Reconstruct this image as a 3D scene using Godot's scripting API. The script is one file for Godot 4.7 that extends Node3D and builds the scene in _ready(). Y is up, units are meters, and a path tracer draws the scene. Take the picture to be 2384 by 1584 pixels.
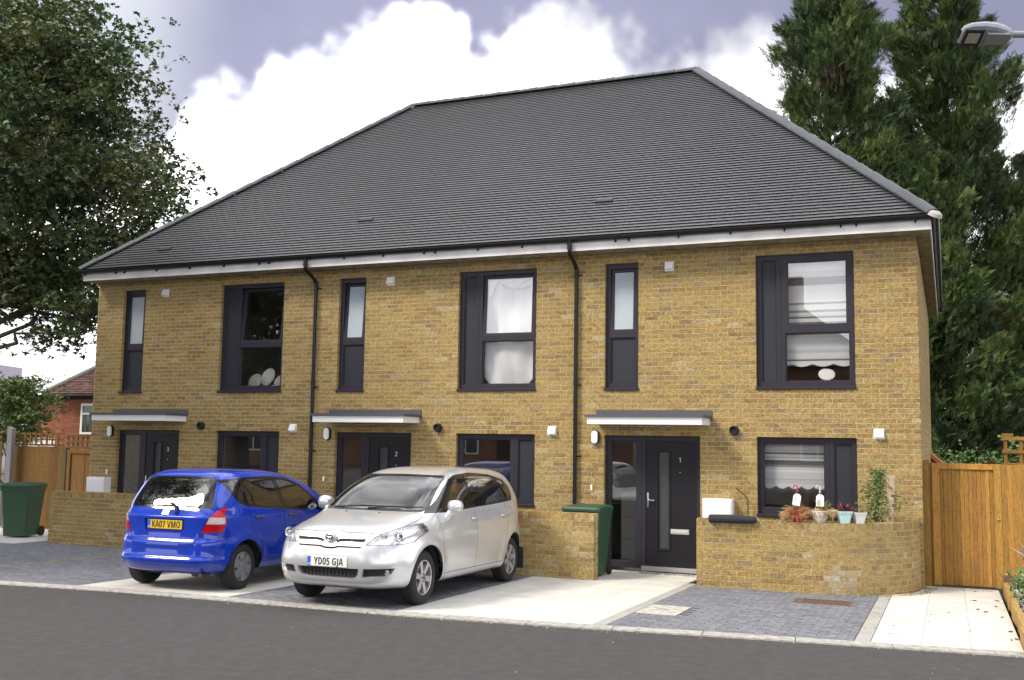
extends Node3D
# A yellow-brick terrace of three homes with two parked cars. Units are metres, x runs right along the facade
# (x = 0 is its right corner), z towards the street, y up; the paving rises gently towards the street.

const CAM_POS := Vector3(0.358, 1.9705, 16.2807)
const SLOPE := 0.02
var GX := Transform3D(Basis(Vector3.RIGHT, -SLOPE), Vector3(0, -0.06, 0))   # the tilted plane of paving and road
var M := {}            # materials
var used := {}         # names taken at top level
var rng := RandomNumberGenerator.new()

# ---------------------------------------------------------------- mesh collecting
class MB:
	var v := PackedVector3Array()
	var n := PackedVector3Array()
	var c := PackedColorArray()
	var ix := PackedInt32Array()
	func quad(a: Vector3, b: Vector3, d: Vector3, e: Vector3, col := Color.WHITE):
		# counter-clockwise seen from outside
		var nn := (b - a).cross(d - a)
		if nn.length_squared() < 1e-16: nn = (d - a).cross(e - a)
		nn = nn.normalized()
		var i := v.size()
		v.append(a); v.append(b); v.append(d); v.append(e)
		for k in 4: n.append(nn); c.append(col)
		ix.append(i); ix.append(i + 2); ix.append(i + 1); ix.append(i); ix.append(i + 3); ix.append(i + 2)
	func tri(a: Vector3, b: Vector3, d: Vector3, col := Color.WHITE):
		var nn := (b - a).cross(d - a).normalized()
		var i := v.size()
		v.append(a); v.append(b); v.append(d)
		for k in 3: n.append(nn); c.append(col)
		ix.append(i); ix.append(i + 2); ix.append(i + 1)
	func trin(a: Vector3, b: Vector3, d: Vector3, na: Vector3, nb: Vector3, nd: Vector3, col := Color.WHITE):
		var i := v.size()
		v.append(a); v.append(b); v.append(d)
		n.append(na); n.append(nb); n.append(nd)
		for k in 3: c.append(col)
		ix.append(i); ix.append(i + 2); ix.append(i + 1)
	func box(lo: Vector3, hi: Vector3, col := Color.WHITE, skip := ""):
		var p := [Vector3(lo.x, lo.y, hi.z), Vector3(hi.x, lo.y, hi.z), Vector3(hi.x, hi.y, hi.z), Vector3(lo.x, hi.y, hi.z),
			Vector3(lo.x, lo.y, lo.z), Vector3(hi.x, lo.y, lo.z), Vector3(hi.x, hi.y, lo.z), Vector3(lo.x, hi.y, lo.z)]
		cornered(p, col, skip)
	func cornered(p: Array, col := Color.WHITE, skip := ""):
		quad(p[0], p[1], p[2], p[3], col)
		if not skip.contains("b"): quad(p[5], p[4], p[7], p[6], col)
		quad(p[1], p[5], p[6], p[2], col)
		quad(p[4], p[0], p[3], p[7], col)
		quad(p[3], p[2], p[6], p[7], col)
		if not skip.contains("d"): quad(p[4], p[5], p[1], p[0], col)
	func xbox(t: Transform3D, s: Vector3, col := Color.WHITE, skip := ""):
		var h := s * 0.5
		var p := []
		for q in [Vector3(-h.x, -h.y, h.z), Vector3(h.x, -h.y, h.z), Vector3(h.x, h.y, h.z), Vector3(-h.x, h.y, h.z),
			Vector3(-h.x, -h.y, -h.z), Vector3(h.x, -h.y, -h.z), Vector3(h.x, h.y, -h.z), Vector3(-h.x, h.y, -h.z)]: p.append(t * q)
		cornered(p, col, skip)
	# box with its front (z+) edges chamfered
	func cham(lo: Vector3, hi: Vector3, b: float, col := Color.WHITE):
		var o := [Vector3(lo.x, lo.y, hi.z - b), Vector3(hi.x, lo.y, hi.z - b), Vector3(hi.x, hi.y, hi.z - b), Vector3(lo.x, hi.y, hi.z - b)]
		var f := [Vector3(lo.x + b, lo.y + b, hi.z), Vector3(hi.x - b, lo.y + b, hi.z), Vector3(hi.x - b, hi.y - b, hi.z), Vector3(lo.x + b, hi.y - b, hi.z)]
		var k := [Vector3(lo.x, lo.y, lo.z), Vector3(hi.x, lo.y, lo.z), Vector3(hi.x, hi.y, lo.z), Vector3(lo.x, hi.y, lo.z)]
		quad(f[0], f[1], f[2], f[3], col)
		quad(k[1], k[0], k[3], k[2], col)
		for i in 4:
			var j := (i + 1) % 4
			quad(o[i], o[j], f[j], f[i], col)
			quad(k[i], k[j], o[j], o[i], col)
	# flat ring of bars in the xy plane between two rectangles
	func ring(o0: Vector2, o1: Vector2, i0: Vector2, i1: Vector2, z0: float, z1: float, col := Color.WHITE, bev := 0.008):
		box(Vector3(o0.x, o0.y, z0), Vector3(o1.x, i0.y, z1), col)
		box(Vector3(o0.x, i1.y, z0), Vector3(o1.x, o1.y, z1), col)
		box(Vector3(o0.x, i0.y, z0), Vector3(i0.x, i1.y, z1), col)
		box(Vector3(i1.x, i0.y, z0), Vector3(o1.x, i1.y, z1), col)
		# sloped bead towards the glass
		if bev > 0.0:
			var a := [Vector3(i0.x, i0.y, z1 - 0.002), Vector3(i1.x, i0.y, z1 - 0.002), Vector3(i1.x, i1.y, z1 - 0.002), Vector3(i0.x, i1.y, z1 - 0.002)]
			var g := [Vector3(i0.x + bev, i0.y + bev, z1 - 0.018), Vector3(i1.x - bev, i0.y + bev, z1 - 0.018), Vector3(i1.x - bev, i1.y - bev, z1 - 0.018), Vector3(i0.x + bev, i1.y - bev, z1 - 0.018)]
			for i in 4:
				var j := (i + 1) % 4
				quad(a[i], a[j], g[j], g[i], col)
	func tube(pts: Array, r0: float, r1: float, sides := 10, col := Color.WHITE, capped := true):
		var m := pts.size()
		var up := Vector3.UP
		var rings := []
		for i in m:
			var t: Vector3 = (pts[mini(i + 1, m - 1)] - pts[maxi(i - 1, 0)]).normalized()
			var s := t.cross(up)
			if s.length() < 0.05: s = t.cross(Vector3.RIGHT)
			s = s.normalized()
			var w := s.cross(t)
			up = w
			var r := lerpf(r0, r1, float(i) / maxf(1, m - 1))
			var ring_ := []
			for k in sides:
				var a := TAU * k / sides
				ring_.append([pts[i] + (s * cos(a) + w * sin(a)) * r, s * cos(a) + w * sin(a)])
			rings.append(ring_)
		for i in m - 1:
			for k in sides:
				var k2 := (k + 1) % sides
				var A = rings[i][k]; var B = rings[i][k2]; var D = rings[i + 1][k2]; var E = rings[i + 1][k]
				trin(A[0], D[0], B[0], A[1], D[1], B[1], col)
				trin(A[0], E[0], D[0], A[1], E[1], D[1], col)
		if capped:
			for k in range(1, sides - 1):
				tri(rings[0][0][0], rings[0][k][0], rings[0][k + 1][0], col)
				tri(rings[m - 1][0][0], rings[m - 1][k + 1][0], rings[m - 1][k][0], col)
	# profile: Vector2(radius, height) turned about the y axis of t
	func lathe(prof: Array, segs: int, t := Transform3D.IDENTITY, col := Color.WHITE, smooth := true, arc := TAU, start := 0.0):
		for i in prof.size() - 1:
			var p: Vector2 = prof[i]; var q: Vector2 = prof[i + 1]
			var d := (q - p)
			var nn := Vector2(d.y, -d.x).normalized()
			for k in segs:
				var a0 := start + arc * k / segs; var a1 := start + arc * (k + 1) / segs
				var P0 := t * Vector3(p.x * cos(a0), p.y, p.x * sin(a0)); var P1 := t * Vector3(p.x * cos(a1), p.y, p.x * sin(a1))
				var Q0 := t * Vector3(q.x * cos(a0), q.y, q.x * sin(a0)); var Q1 := t * Vector3(q.x * cos(a1), q.y, q.x * sin(a1))
				var N0 := t.basis * Vector3(nn.x * cos(a0), nn.y, nn.x * sin(a0)); var N1 := t.basis * Vector3(nn.x * cos(a1), nn.y, nn.x * sin(a1))
				N0 = N0.normalized(); N1 = N1.normalized()
				if p.x > 1e-5: trin(P0, Q1, P1, N0, N1, N1, col)
				if q.x > 1e-5: trin(P0, Q0, Q1, N0, N0, N1, col)
	# polygon in xy (counter-clockwise) extruded from z0 to z1, moved by t
	func prism(poly: PackedVector2Array, z0: float, z1: float, t := Transform3D.IDENTITY, col := Color.WHITE):
		var tr := Geometry2D.triangulate_polygon(poly)
		for i in range(0, tr.size(), 3):
			var a := poly[tr[i]]; var b := poly[tr[i + 1]]; var d := poly[tr[i + 2]]
			if (b - a).cross(d - a) < 0.0:
				var s := b; b = d; d = s
			tri(t * Vector3(a.x, a.y, z1), t * Vector3(b.x, b.y, z1), t * Vector3(d.x, d.y, z1), col)
			tri(t * Vector3(a.x, a.y, z0), t * Vector3(d.x, d.y, z0), t * Vector3(b.x, b.y, z0), col)
		var cw := Geometry2D.is_polygon_clockwise(poly)
		for i in poly.size():
			var a := poly[i]; var b := poly[(i + 1) % poly.size()]
			if cw:
				var s := a; a = b; b = s
			quad(t * Vector3(a.x, a.y, z0), t * Vector3(b.x, b.y, z0), t * Vector3(b.x, b.y, z1), t * Vector3(a.x, a.y, z1), col)
	func mesh() -> ArrayMesh:
		var arr := []
		arr.resize(Mesh.ARRAY_MAX)
		arr[Mesh.ARRAY_VERTEX] = v; arr[Mesh.ARRAY_NORMAL] = n; arr[Mesh.ARRAY_COLOR] = c; arr[Mesh.ARRAY_INDEX] = ix
		var am := ArrayMesh.new()
		am.add_surface_from_arrays(Mesh.PRIMITIVE_TRIANGLES, arr)
		return am

func numbered(called: String) -> String:
	if not used.has(called):
		used[called] = 0
		return called
	used[called] += 1
	return "%s_%03d" % [called, used[called]]

func tag(o: Node, label: String, category: String, group := ""):
	o.set_meta("label", label); o.set_meta("category", category)
	if group != "": o.set_meta("group", group)

func thing(called: String, label: String, category: String, at := Vector3.ZERO, turn := 0.0, group := "") -> Node3D:
	var o := Node3D.new()
	o.name = numbered(called)
	add_child(o)
	o.position = at; o.rotation.y = turn
	tag(o, label, category, group)
	return o

func part(called: String, mb, mat: Material, parent: Node, label := "") -> MeshInstance3D:
	var o := MeshInstance3D.new()
	o.mesh = mb.mesh() if mb is MB else mb
	o.material_override = mat
	o.name = called if parent != self else numbered(called)
	parent.add_child(o, true)
	if label != "": o.set_meta("label", label)
	return o

func structure(called: String, mb, mat: Material, xf := Transform3D.IDENTITY) -> MeshInstance3D:
	var o := part(called, mb, mat, self)
	o.transform = xf
	o.set_meta("kind", "structure")
	return o

func L(r: float, g: float, b: float) -> Color:      # linear base colour as the sRGB value that albedo_color wants
	return Color(r, g, b).linear_to_srgb()

func mat(r: float, g: float, b: float, rough := 0.8, metal := 0.0) -> StandardMaterial3D:
	var m := StandardMaterial3D.new()
	m.albedo_color = L(r, g, b); m.roughness = rough; m.metallic = metal
	m.metallic_specular = 0.5
	return m

func vmat(rough := 0.85) -> StandardMaterial3D:      # takes its colour from the vertices
	var m := StandardMaterial3D.new()
	m.vertex_color_use_as_albedo = true; m.roughness = rough
	return m

func noise_tex(seed_: int, freq: float, size: int, lo: float, hi: float, octaves := 4, normal := false, strength := 4.0, kind := FastNoiseLite.TYPE_SIMPLEX_SMOOTH) -> ImageTexture:
	var f := FastNoiseLite.new()
	f.seed = seed_; f.frequency = freq; f.fractal_octaves = octaves; f.noise_type = kind
	var im := f.get_seamless_image(size, size)
	im.convert(Image.FORMAT_RGB8)
	if normal:
		im.convert(Image.FORMAT_RGBA8)
		im.bump_map_to_normal_map(strength)
		return ImageTexture.create_from_image(im)
	for y in size:
		for x in size:
			var t := im.get_pixel(x, y).r
			var g := lerpf(lo, hi, t)
			im.set_pixel(x, y, Color(g, g, g))
	return ImageTexture.create_from_image(im)

func tri_uv(m: StandardMaterial3D, scale: float, world := true):
	m.uv1_triplanar = true
	m.uv1_world_triplanar = world
	m.uv1_scale = Vector3.ONE * scale

# from a pixel of the photograph (2384 x 1584) to the direction in which it is seen
func ray(px: float, py: float) -> Vector3:
	var b := Basis.from_euler(Vector3(0.0985, 0.3996, 0.0149))
	return b * Vector3((px - 1192.0) / 2402.64, -(py - 792.0) / 2402.64, -1.0)

func gy(z: float) -> float:
	return -0.06 + SLOPE * z

# ---------------------------------------------------------------- camera, sky, sun
func make_camera():
	var cam := Camera3D.new()
	cam.name = "camera"
	add_child(cam)
	cam.position = CAM_POS
	cam.rotation = Vector3(0.0985, 0.3996, 0.0149)
	cam.fov = 36.49
	cam.near = 0.1
	cam.far = 900.0
	cam.current = true

func make_sky():
	# cumulus whose upper edge stands against grey-violet cloud: edge given as azimuth and elevation
	var edge := []
	for p in [[-700, 330], [-300, 300], [0, 330], [200, 340], [300, 330], [380, 290], [440, 235], [500, 195], [575, 190], [625, 140], [700, 105], [790, 85], [880, 60], [950, 20], [1010, -25], [1070, 20], [1105, 95], [1150, 85], [1200, 40], [1300, -20], [1390, 15], [1440, 75], [1520, 105], [1600, 75], [1700, 80], [1790, 40], [1900, -40]]:
		var d := ray(p[0], p[1]).normalized()
		edge.append(Vector2(atan2(d.x, -d.z), asin(d.y)))
	var W := 2048; var H := 1024
	var puff := FastNoiseLite.new(); puff.seed = 5; puff.frequency = 6.0; puff.fractal_octaves = 5; puff.noise_type = FastNoiseLite.TYPE_SIMPLEX_SMOOTH
	var wide := FastNoiseLite.new(); wide.seed = 11; wide.frequency = 1.3; wide.fractal_octaves = 4; wide.noise_type = FastNoiseLite.TYPE_SIMPLEX_SMOOTH
	var q0 := ray(560, 100); var q1 := ray(240, 100)
	var v0 := atan2(q0.x, -q0.z); var v1 := atan2(q1.x, -q1.z)
	var curl := FastNoiseLite.new(); curl.seed = 41; curl.frequency = 26.0; curl.fractal_octaves = 3; curl.noise_type = FastNoiseLite.TYPE_SIMPLEX_SMOOTH
	var soft := FastNoiseLite.new(); soft.seed = 23; soft.frequency = 2.6; soft.fractal_octaves = 4; soft.noise_type = FastNoiseLite.TYPE_SIMPLEX_SMOOTH
	var data := PackedFloat32Array()
	data.resize(W * H * 3)
	var low := Color(0.30, 0.30, 0.30)
	var at := 0
	for y in H:
		var th := PI * (y + 0.5) / H
		var el := PI / 2 - th
		var cy := cos(th); var sy := sin(th)
		for x in W:
			if el < -0.02:
				data[at] = low.r; data[at + 1] = low.g; data[at + 2] = low.b
				at += 3
				continue
			var az := TAU * (x + 0.5) / W
			if az > PI: az -= TAU
			var d := Vector3(sin(az) * sy, cy, -cos(az) * sy)
			var big := wide.get_noise_3dv(d * 1.0)
			var e := 0.36 + 0.16 * big
			if az > edge[0].x and az < edge[-1].x:
				for k in edge.size() - 1:
					if az <= edge[k + 1].x:
						var t: float = (az - edge[k].x) / (edge[k + 1].x - edge[k].x)
						var ee: float = lerpf(edge[k].y, edge[k + 1].y, t * t * (3 - 2 * t))
						var fade := minf(1.0, minf((az - edge[0].x) / 0.06, (edge[-1].x - az) / 0.06))
						e = lerpf(e, ee, fade)
						break
			var fine := puff.get_noise_3dv(d * 1.6)
			var m := (e - el) / 0.021 + fine * 1.5 + curl.get_noise_3dv(d) * 1.1 - 0.9
			# higher up more cloud comes and goes
			var high := clampf((el - 0.45) / 0.2, 0.0, 1.0)
			m = lerpf(m, (big + 0.22) * 6.0 + fine * 1.5, high)
			var t2 := clampf(m * 0.5 + 0.5, 0.0, 1.0)
			t2 = t2 * t2 * (3 - 2 * t2)
			var lum := 1.28 + 0.25 * fine + 0.25 * big
			var sh := soft.get_noise_3dv(d * 1.0)
			lum *= 1.0 - 0.66 * smoothstep(-0.02, 0.42, sh + 0.30 * fine)
			var g := 0.145 + 0.06 * (big + 0.35) + 0.025 * fine
			# thin veil on the left of the violet cloud
			var veil := smoothstep(v0, v1, az) * clampf((az + 1.5) / 0.3, 0.0, 1.0)
			var c0 := Color(g * 0.98, g, g * 1.42).lerp(Color(0.37, 0.385, 0.42), veil * 0.95)
			data[at] = lerpf(c0.r, lum, t2)
			data[at + 1] = lerpf(c0.g, lum, t2)
			data[at + 2] = lerpf(c0.b, lum * 1.02, t2)
			at += 3
	var im := Image.create_from_data(W, H, false, Image.FORMAT_RGBF, data.to_byte_array())
	var sm := PanoramaSkyMaterial.new()
	sm.panorama = ImageTexture.create_from_image(im)
	sm.energy_multiplier = 0.85
	var sky := Sky.new()
	sky.sky_material = sm
	var env := Environment.new()
	env.background_mode = Environment.BG_SKY
	env.sky = sky
	env.ambient_light_source = Environment.AMBIENT_SOURCE_SKY
	env.tonemap_mode = Environment.TONE_MAPPER_LINEAR
	env.tonemap_exposure = 2.65
	env.sdfgi_enabled = true; env.ssao_enabled = true; env.ssil_enabled = true
	var we := WorldEnvironment.new()
	we.name = "world_environment"
	we.environment = env
	add_child(we)

func make_sun():
	var s := DirectionalLight3D.new()
	s.name = "sun"
	add_child(s)
	s.look_at_from_position(Vector3(-6, 8.5, 6.5), Vector3.ZERO, Vector3.UP)
	s.light_energy = 0.5
	s.light_angular_distance = 15.0
	s.light_color = Color(1.0, 0.955, 0.88)
	s.shadow_enabled = true

# ---------------------------------------------------------------- materials
func brick_texture() -> ImageTexture:
	# grain of stock bricks: cloudy tone, sooty blooms, black pits and pale lime specks; colour itself comes from the vertices
	var S := 1024
	var a := FastNoiseLite.new(); a.seed = 3; a.frequency = 0.02; a.fractal_octaves = 4
	var b := FastNoiseLite.new(); b.seed = 8; b.frequency = 0.011; b.fractal_octaves = 3
	var ia := a.get_seamless_image(S, S); var ib := b.get_seamless_image(S, S)
	var im := Image.create(S, S, false, Image.FORMAT_RGB8)
	for y in S:
		for x in S:
			var t := ia.get_pixel(x, y).r
			var u := ib.get_pixel(x, y).r
			var g := lerpf(0.66, 0.92, t)
			var soot := smoothstep(0.60, 0.80, u)
			var c := Color(g, g, g).lerp(Color(g * 0.86, g * 0.80, g * 0.78), soot * 0.5)
			im.set_pixel(x, y, c)
	var r := RandomNumberGenerator.new(); r.seed = 77
	for i in 1500:
		var x := r.randi() % S; var y := r.randi() % S
		var w := 1 + r.randi() % 4; var h := 1 + r.randi() % 4
		var dark := r.randf() < 0.62
		var col := Color(0.24, 0.20, 0.15) if dark else Color(1, 0.99, 0.94)
		if not dark and r.randf() < 0.5: col = Color(0.98, 0.93, 0.75)
		im.fill_rect(Rect2i(x, y, w, h), col)
		im.fill_rect(Rect2i(x + 1, y - 1, maxi(1, w - 2), h + 2), col)
	return ImageTexture.create_from_image(im)

func wood_texture(S := 512) -> ImageTexture:
	var a := FastNoiseLite.new(); a.seed = 21; a.frequency = 0.012; a.fractal_octaves = 4
	var im := Image.create(S, S, false, Image.FORMAT_RGB8)
	for y in S:
		for x in S:
			var t := a.get_noise_2d(x * 3.2, y * 0.22) * 0.5 + 0.5
			var ring := 0.5 + 0.5 * sin((x * 0.11 + a.get_noise_2d(x * 0.5, y * 0.16) * 16.0))
			var g := 0.66 + 0.26 * t + 0.08 * ring
			im.set_pixel(x, y, Color(g, g * 0.985, g * 0.96))
	var r := RandomNumberGenerator.new(); r.seed = 5
	for i in 26:
		var cx := r.randi() % S; var cy := r.randi() % S; var R := 3.0 + r.randf() * 5.0
		for dy in range(-16, 17):
			for dx in range(-10, 11):
				var q := Vector2(dx, dy * 0.6).length() / R
				if q < 1.0:
					var p := Vector2i(posmod(cx + dx, S), posmod(cy + dy, S))
					im.set_pixelv(p, im.get_pixelv(p).lerp(Color(0.25, 0.13, 0.06), (1.0 - q) * 0.85))
	return ImageTexture.create_from_image(im)

func asphalt_texture() -> ImageTexture:
	var S := 1024
	var a := FastNoiseLite.new(); a.seed = 31; a.frequency = 0.42; a.fractal_octaves = 2
	var b := FastNoiseLite.new(); b.seed = 34; b.frequency = 0.012; b.fractal_octaves = 4
	var ia := a.get_seamless_image(S, S); var ib := b.get_seamless_image(S, S)
	var im := Image.create(S, S, false, Image.FORMAT_RGB8)
	for y in S:
		for x in S:
			var t := ia.get_pixel(x, y).r; var u := ib.get_pixel(x, y).r
			var g := 0.52 + 0.30 * (t - 0.5) + 0.11 * (u - 0.5)
			im.set_pixel(x, y, Color(g, g * 0.985, g))
	var r := RandomNumberGenerator.new(); r.seed = 9
	for i in 420:
		var k := 0.75 + r.randf() * 0.25
		im.fill_rect(Rect2i(r.randi() % S, r.randi() % S, 1 + r.randi() % 2, 1 + r.randi() % 2), Color(k, k * 0.96, k * 0.86))
	return ImageTexture.create_from_image(im)

func make_materials():
	var nb := noise_tex(51, 0.06, 512, 0, 1, 4, true, 3.0)
	var m := vmat(0.92)
	m.albedo_texture = brick_texture(); tri_uv(m, 0.8)
	m.normal_enabled = true; m.normal_texture = nb; m.normal_scale = 0.9
	M.brick = m
	m = mat(0.64, 0.53, 0.31, 0.95)
	m.albedo_texture = noise_tex(52, 0.03, 512, 0.72, 1.0); tri_uv(m, 0.9)
	M.mortar = m
	m = mat(0.026, 0.024, 0.034, 0.45); m.metallic_specular = 0.35; M.frame = m
	m = mat(0.024, 0.029, 0.038, 0.5); m.metallic_specular = 0.35
	m.normal_enabled = true; m.normal_texture = noise_tex(60, 0.3, 256, 0, 1, 2, true, 1.2); tri_uv(m, 3.0); m.normal_scale = 0.3
	M.panel = m
	m = mat(0.011, 0.0105, 0.014, 0.45); m.metallic_specular = 0.35; M.door = m
	m = mat(0.80, 0.80, 0.80, 0.45); M.white = m
	m = mat(0.82, 0.81, 0.80, 0.5)
	m.albedo_texture = noise_tex(58, 0.012, 256, 0.84, 1.0); tri_uv(m, 0.5); M.fascia = m
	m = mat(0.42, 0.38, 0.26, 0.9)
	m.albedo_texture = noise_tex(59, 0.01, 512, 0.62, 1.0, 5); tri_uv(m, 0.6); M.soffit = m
	m = mat(0.007, 0.007, 0.009, 0.4); m.metallic_specular = 0.4; M.black = m
	M.matte_black = mat(0.012, 0.012, 0.013, 0.8)
	M.chrome = mat(0.72, 0.72, 0.74, 0.16, 1.0)
	M.steel = mat(0.6, 0.6, 0.62, 0.35, 1.0)
	M.lead = mat(0.070, 0.072, 0.084, 0.5)
	# roof tiles
	m = vmat(0.40)
	m.metallic_specular = 0.7
	m.albedo_texture = noise_tex(61, 0.02, 512, 0.72, 1.0); tri_uv(m, 0.7)
	M.tile = m
	m = mat(0.050, 0.060, 0.070, 0.5)
	m.albedo_texture = noise_tex(62, 0.015, 256, 0.75, 1.0); tri_uv(m, 0.8)
	M.ridge = m
	# glass
	m = StandardMaterial3D.new()
	m.transparency = BaseMaterial3D.TRANSPARENCY_ALPHA
	m.albedo_color = Color(0.10, 0.12, 0.13, 0.02); m.roughness = 0.0; m.metallic_specular = 0.5
	M.glass = m
	m = StandardMaterial3D.new()
	m.transparency = BaseMaterial3D.TRANSPARENCY_ALPHA
	m.albedo_color = Color(0.06, 0.07, 0.07, 0.35); m.roughness = 0.0; m.metallic_specular = 0.9
	M.car_glass = m
	m = mat(0.36, 0.42, 0.47, 0.28)
	m.normal_enabled = true; m.normal_texture = noise_tex(63, 0.12, 256, 0, 1, 2, true, 5.0); tri_uv(m, 4.0); m.normal_scale = 0.6
	M.frosted = m
	m = mat(0.034, 0.036, 0.040, 0.2)
	m.normal_enabled = true; m.normal_texture = M.frosted.normal_texture; tri_uv(m, 3.0); m.normal_scale = 0.5
	M.frosted_dark = m
	M.white_metal = mat(0.66, 0.66, 0.67, 0.3, 0.6)
	M.white_plastic = mat(0.78, 0.79, 0.80, 0.35)
	M.concrete_pale = mat(0.36, 0.35, 0.31, 0.95)
	# rooms
	m = mat(0.30, 0.28, 0.25, 0.9); M.room = m
	m = mat(0.20, 0.17, 0.13, 0.8); M.carpet = m
	# ground
	m = mat(0.215, 0.208, 0.208, 0.9)
	m.albedo_texture = asphalt_texture(); tri_uv(m, 0.42)
	m.normal_enabled = true; m.normal_texture = noise_tex(65, 0.35, 512, 0, 1, 2, true, 5.0); m.normal_scale = 0.8
	M.asphalt = m
	m = vmat(0.88)
	m.albedo_texture = noise_tex(66, 0.025, 512, 0.70, 1.0, 5); tri_uv(m, 0.7)
	m.normal_enabled = true; m.normal_texture = nb; m.normal_scale = 0.5
	M.stone = m
	m = vmat(0.85)
	m.albedo_texture = noise_tex(69, 0.012, 512, 0.90, 1.0, 4); tri_uv(m, 0.35)
	m.normal_enabled = true; m.normal_texture = nb; m.normal_scale = 0.2
	M.flag = m
	m = mat(0.05, 0.05, 0.048, 0.95); M.joint = m
	m = mat(0.40, 0.385, 0.35, 0.95); M.pale_joint = m
	m = mat(0.085, 0.075, 0.045, 0.95)
	m.albedo_texture = noise_tex(67, 0.02, 512, 0.5, 1.0, 5); tri_uv(m, 0.4); M.earth = m
	# timber
	m = vmat(0.8)
	m.albedo_texture = wood_texture(); tri_uv(m, 1.6)
	M.wood = m
	m = mat(0.25, 0.25, 0.26, 0.9); m.albedo_texture = noise_tex(68, 0.05, 256, 0.7, 1.0); tri_uv(m, 2.0); M.concrete = m
	# plants
	m = vmat(0.55); m.backlight_enabled = true; m.backlight = Color(0.30, 0.42, 0.10); m.cull_mode = BaseMaterial3D.CULL_DISABLED
	M.leaf = m
	m = vmat(0.75); m.cull_mode = BaseMaterial3D.CULL_DISABLED; M.needle = m
	m = mat(0.075, 0.058, 0.042, 0.95); M.bark = m
	# plastics
	m = mat(0.022, 0.065, 0.034, 0.48); M.bin_green = m
	M.cloth = mat(0.70, 0.72, 0.74, 0.9)
	M.vplastic = vmat(0.5)
	M.vmatte = vmat(0.85)
	m = mat(0.024, 0.022, 0.034, 0.95)
	m.normal_enabled = true; m.normal_texture = nb; tri_uv(m, 6.0); M.foam = m
	M.lamp_grey = mat(0.20, 0.215, 0.25, 0.45)
	M.lamp_under = mat(0.17, 0.17, 0.165, 0.6)
	M.lens = mat(0.30, 0.28, 0.24, 0.25)

# ---------------------------------------------------------------- the terrace
const BL := 0.225
const BH := 0.075
var openings := []      # [x0, x1, y0, y1]

func brick_tone(r: RandomNumberGenerator) -> Color:
	var t := r.randf()
	var c: Color
	if t < 0.50: c = Color(0.51, 0.358, 0.128)       # yellow
	elif t < 0.70: c = Color(0.52, 0.385, 0.155)    # buff
	elif t < 0.85: c = Color(0.43, 0.290, 0.105)    # tan
	elif t < 0.91: c = Color(0.385, 0.27, 0.125)    # brown
	elif t < 0.96: c = Color(0.45, 0.335, 0.175)     # pinkish grey
	else: c = Color(0.57, 0.46, 0.24)                # pale
	var k := 0.92 + r.randf() * 0.18
	return Color(c.r * k, c.g * k * (0.98 + r.randf() * 0.04), c.b * k * (0.92 + r.randf() * 0.16))

func opened(x: float, y: float) -> bool:
	for o in openings:
		if x > o[0] and x < o[1] and y > o[2] and y < o[3]: return true
	return false

func brick_into(mb: MB, x0: float, x1: float, y0: float, y1: float, r: RandomNumberGenerator, depth := 0.10):
	var c := brick_tone(r)
	var z := 0.0016 * (r.randf() - 0.5)
	var p := []
	for q in [[x0, y0], [x1, y0], [x1, y1], [x0, y1]]:
		p.append(Vector3(q[0] + 0.0022 * (r.randf() - 0.5), q[1] + 0.0022 * (r.randf() - 0.5), z + 0.001 * (r.randf() - 0.5)))
	for k in 4: p.append(Vector3(p[k].x, p[k].y, -depth))
	mb.cornered(p, c, "b")

func brick_variants(w: float, h: float, d: float, count: int, seed_: int) -> Array:
	var r := RandomNumberGenerator.new(); r.seed = seed_
	var out := []
	for i in count:
		var mb := MB.new()
		brick_into(mb, -w / 2, w / 2, -h / 2, h / 2, r, d)
		out.append(mb.mesh())
	return out

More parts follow.
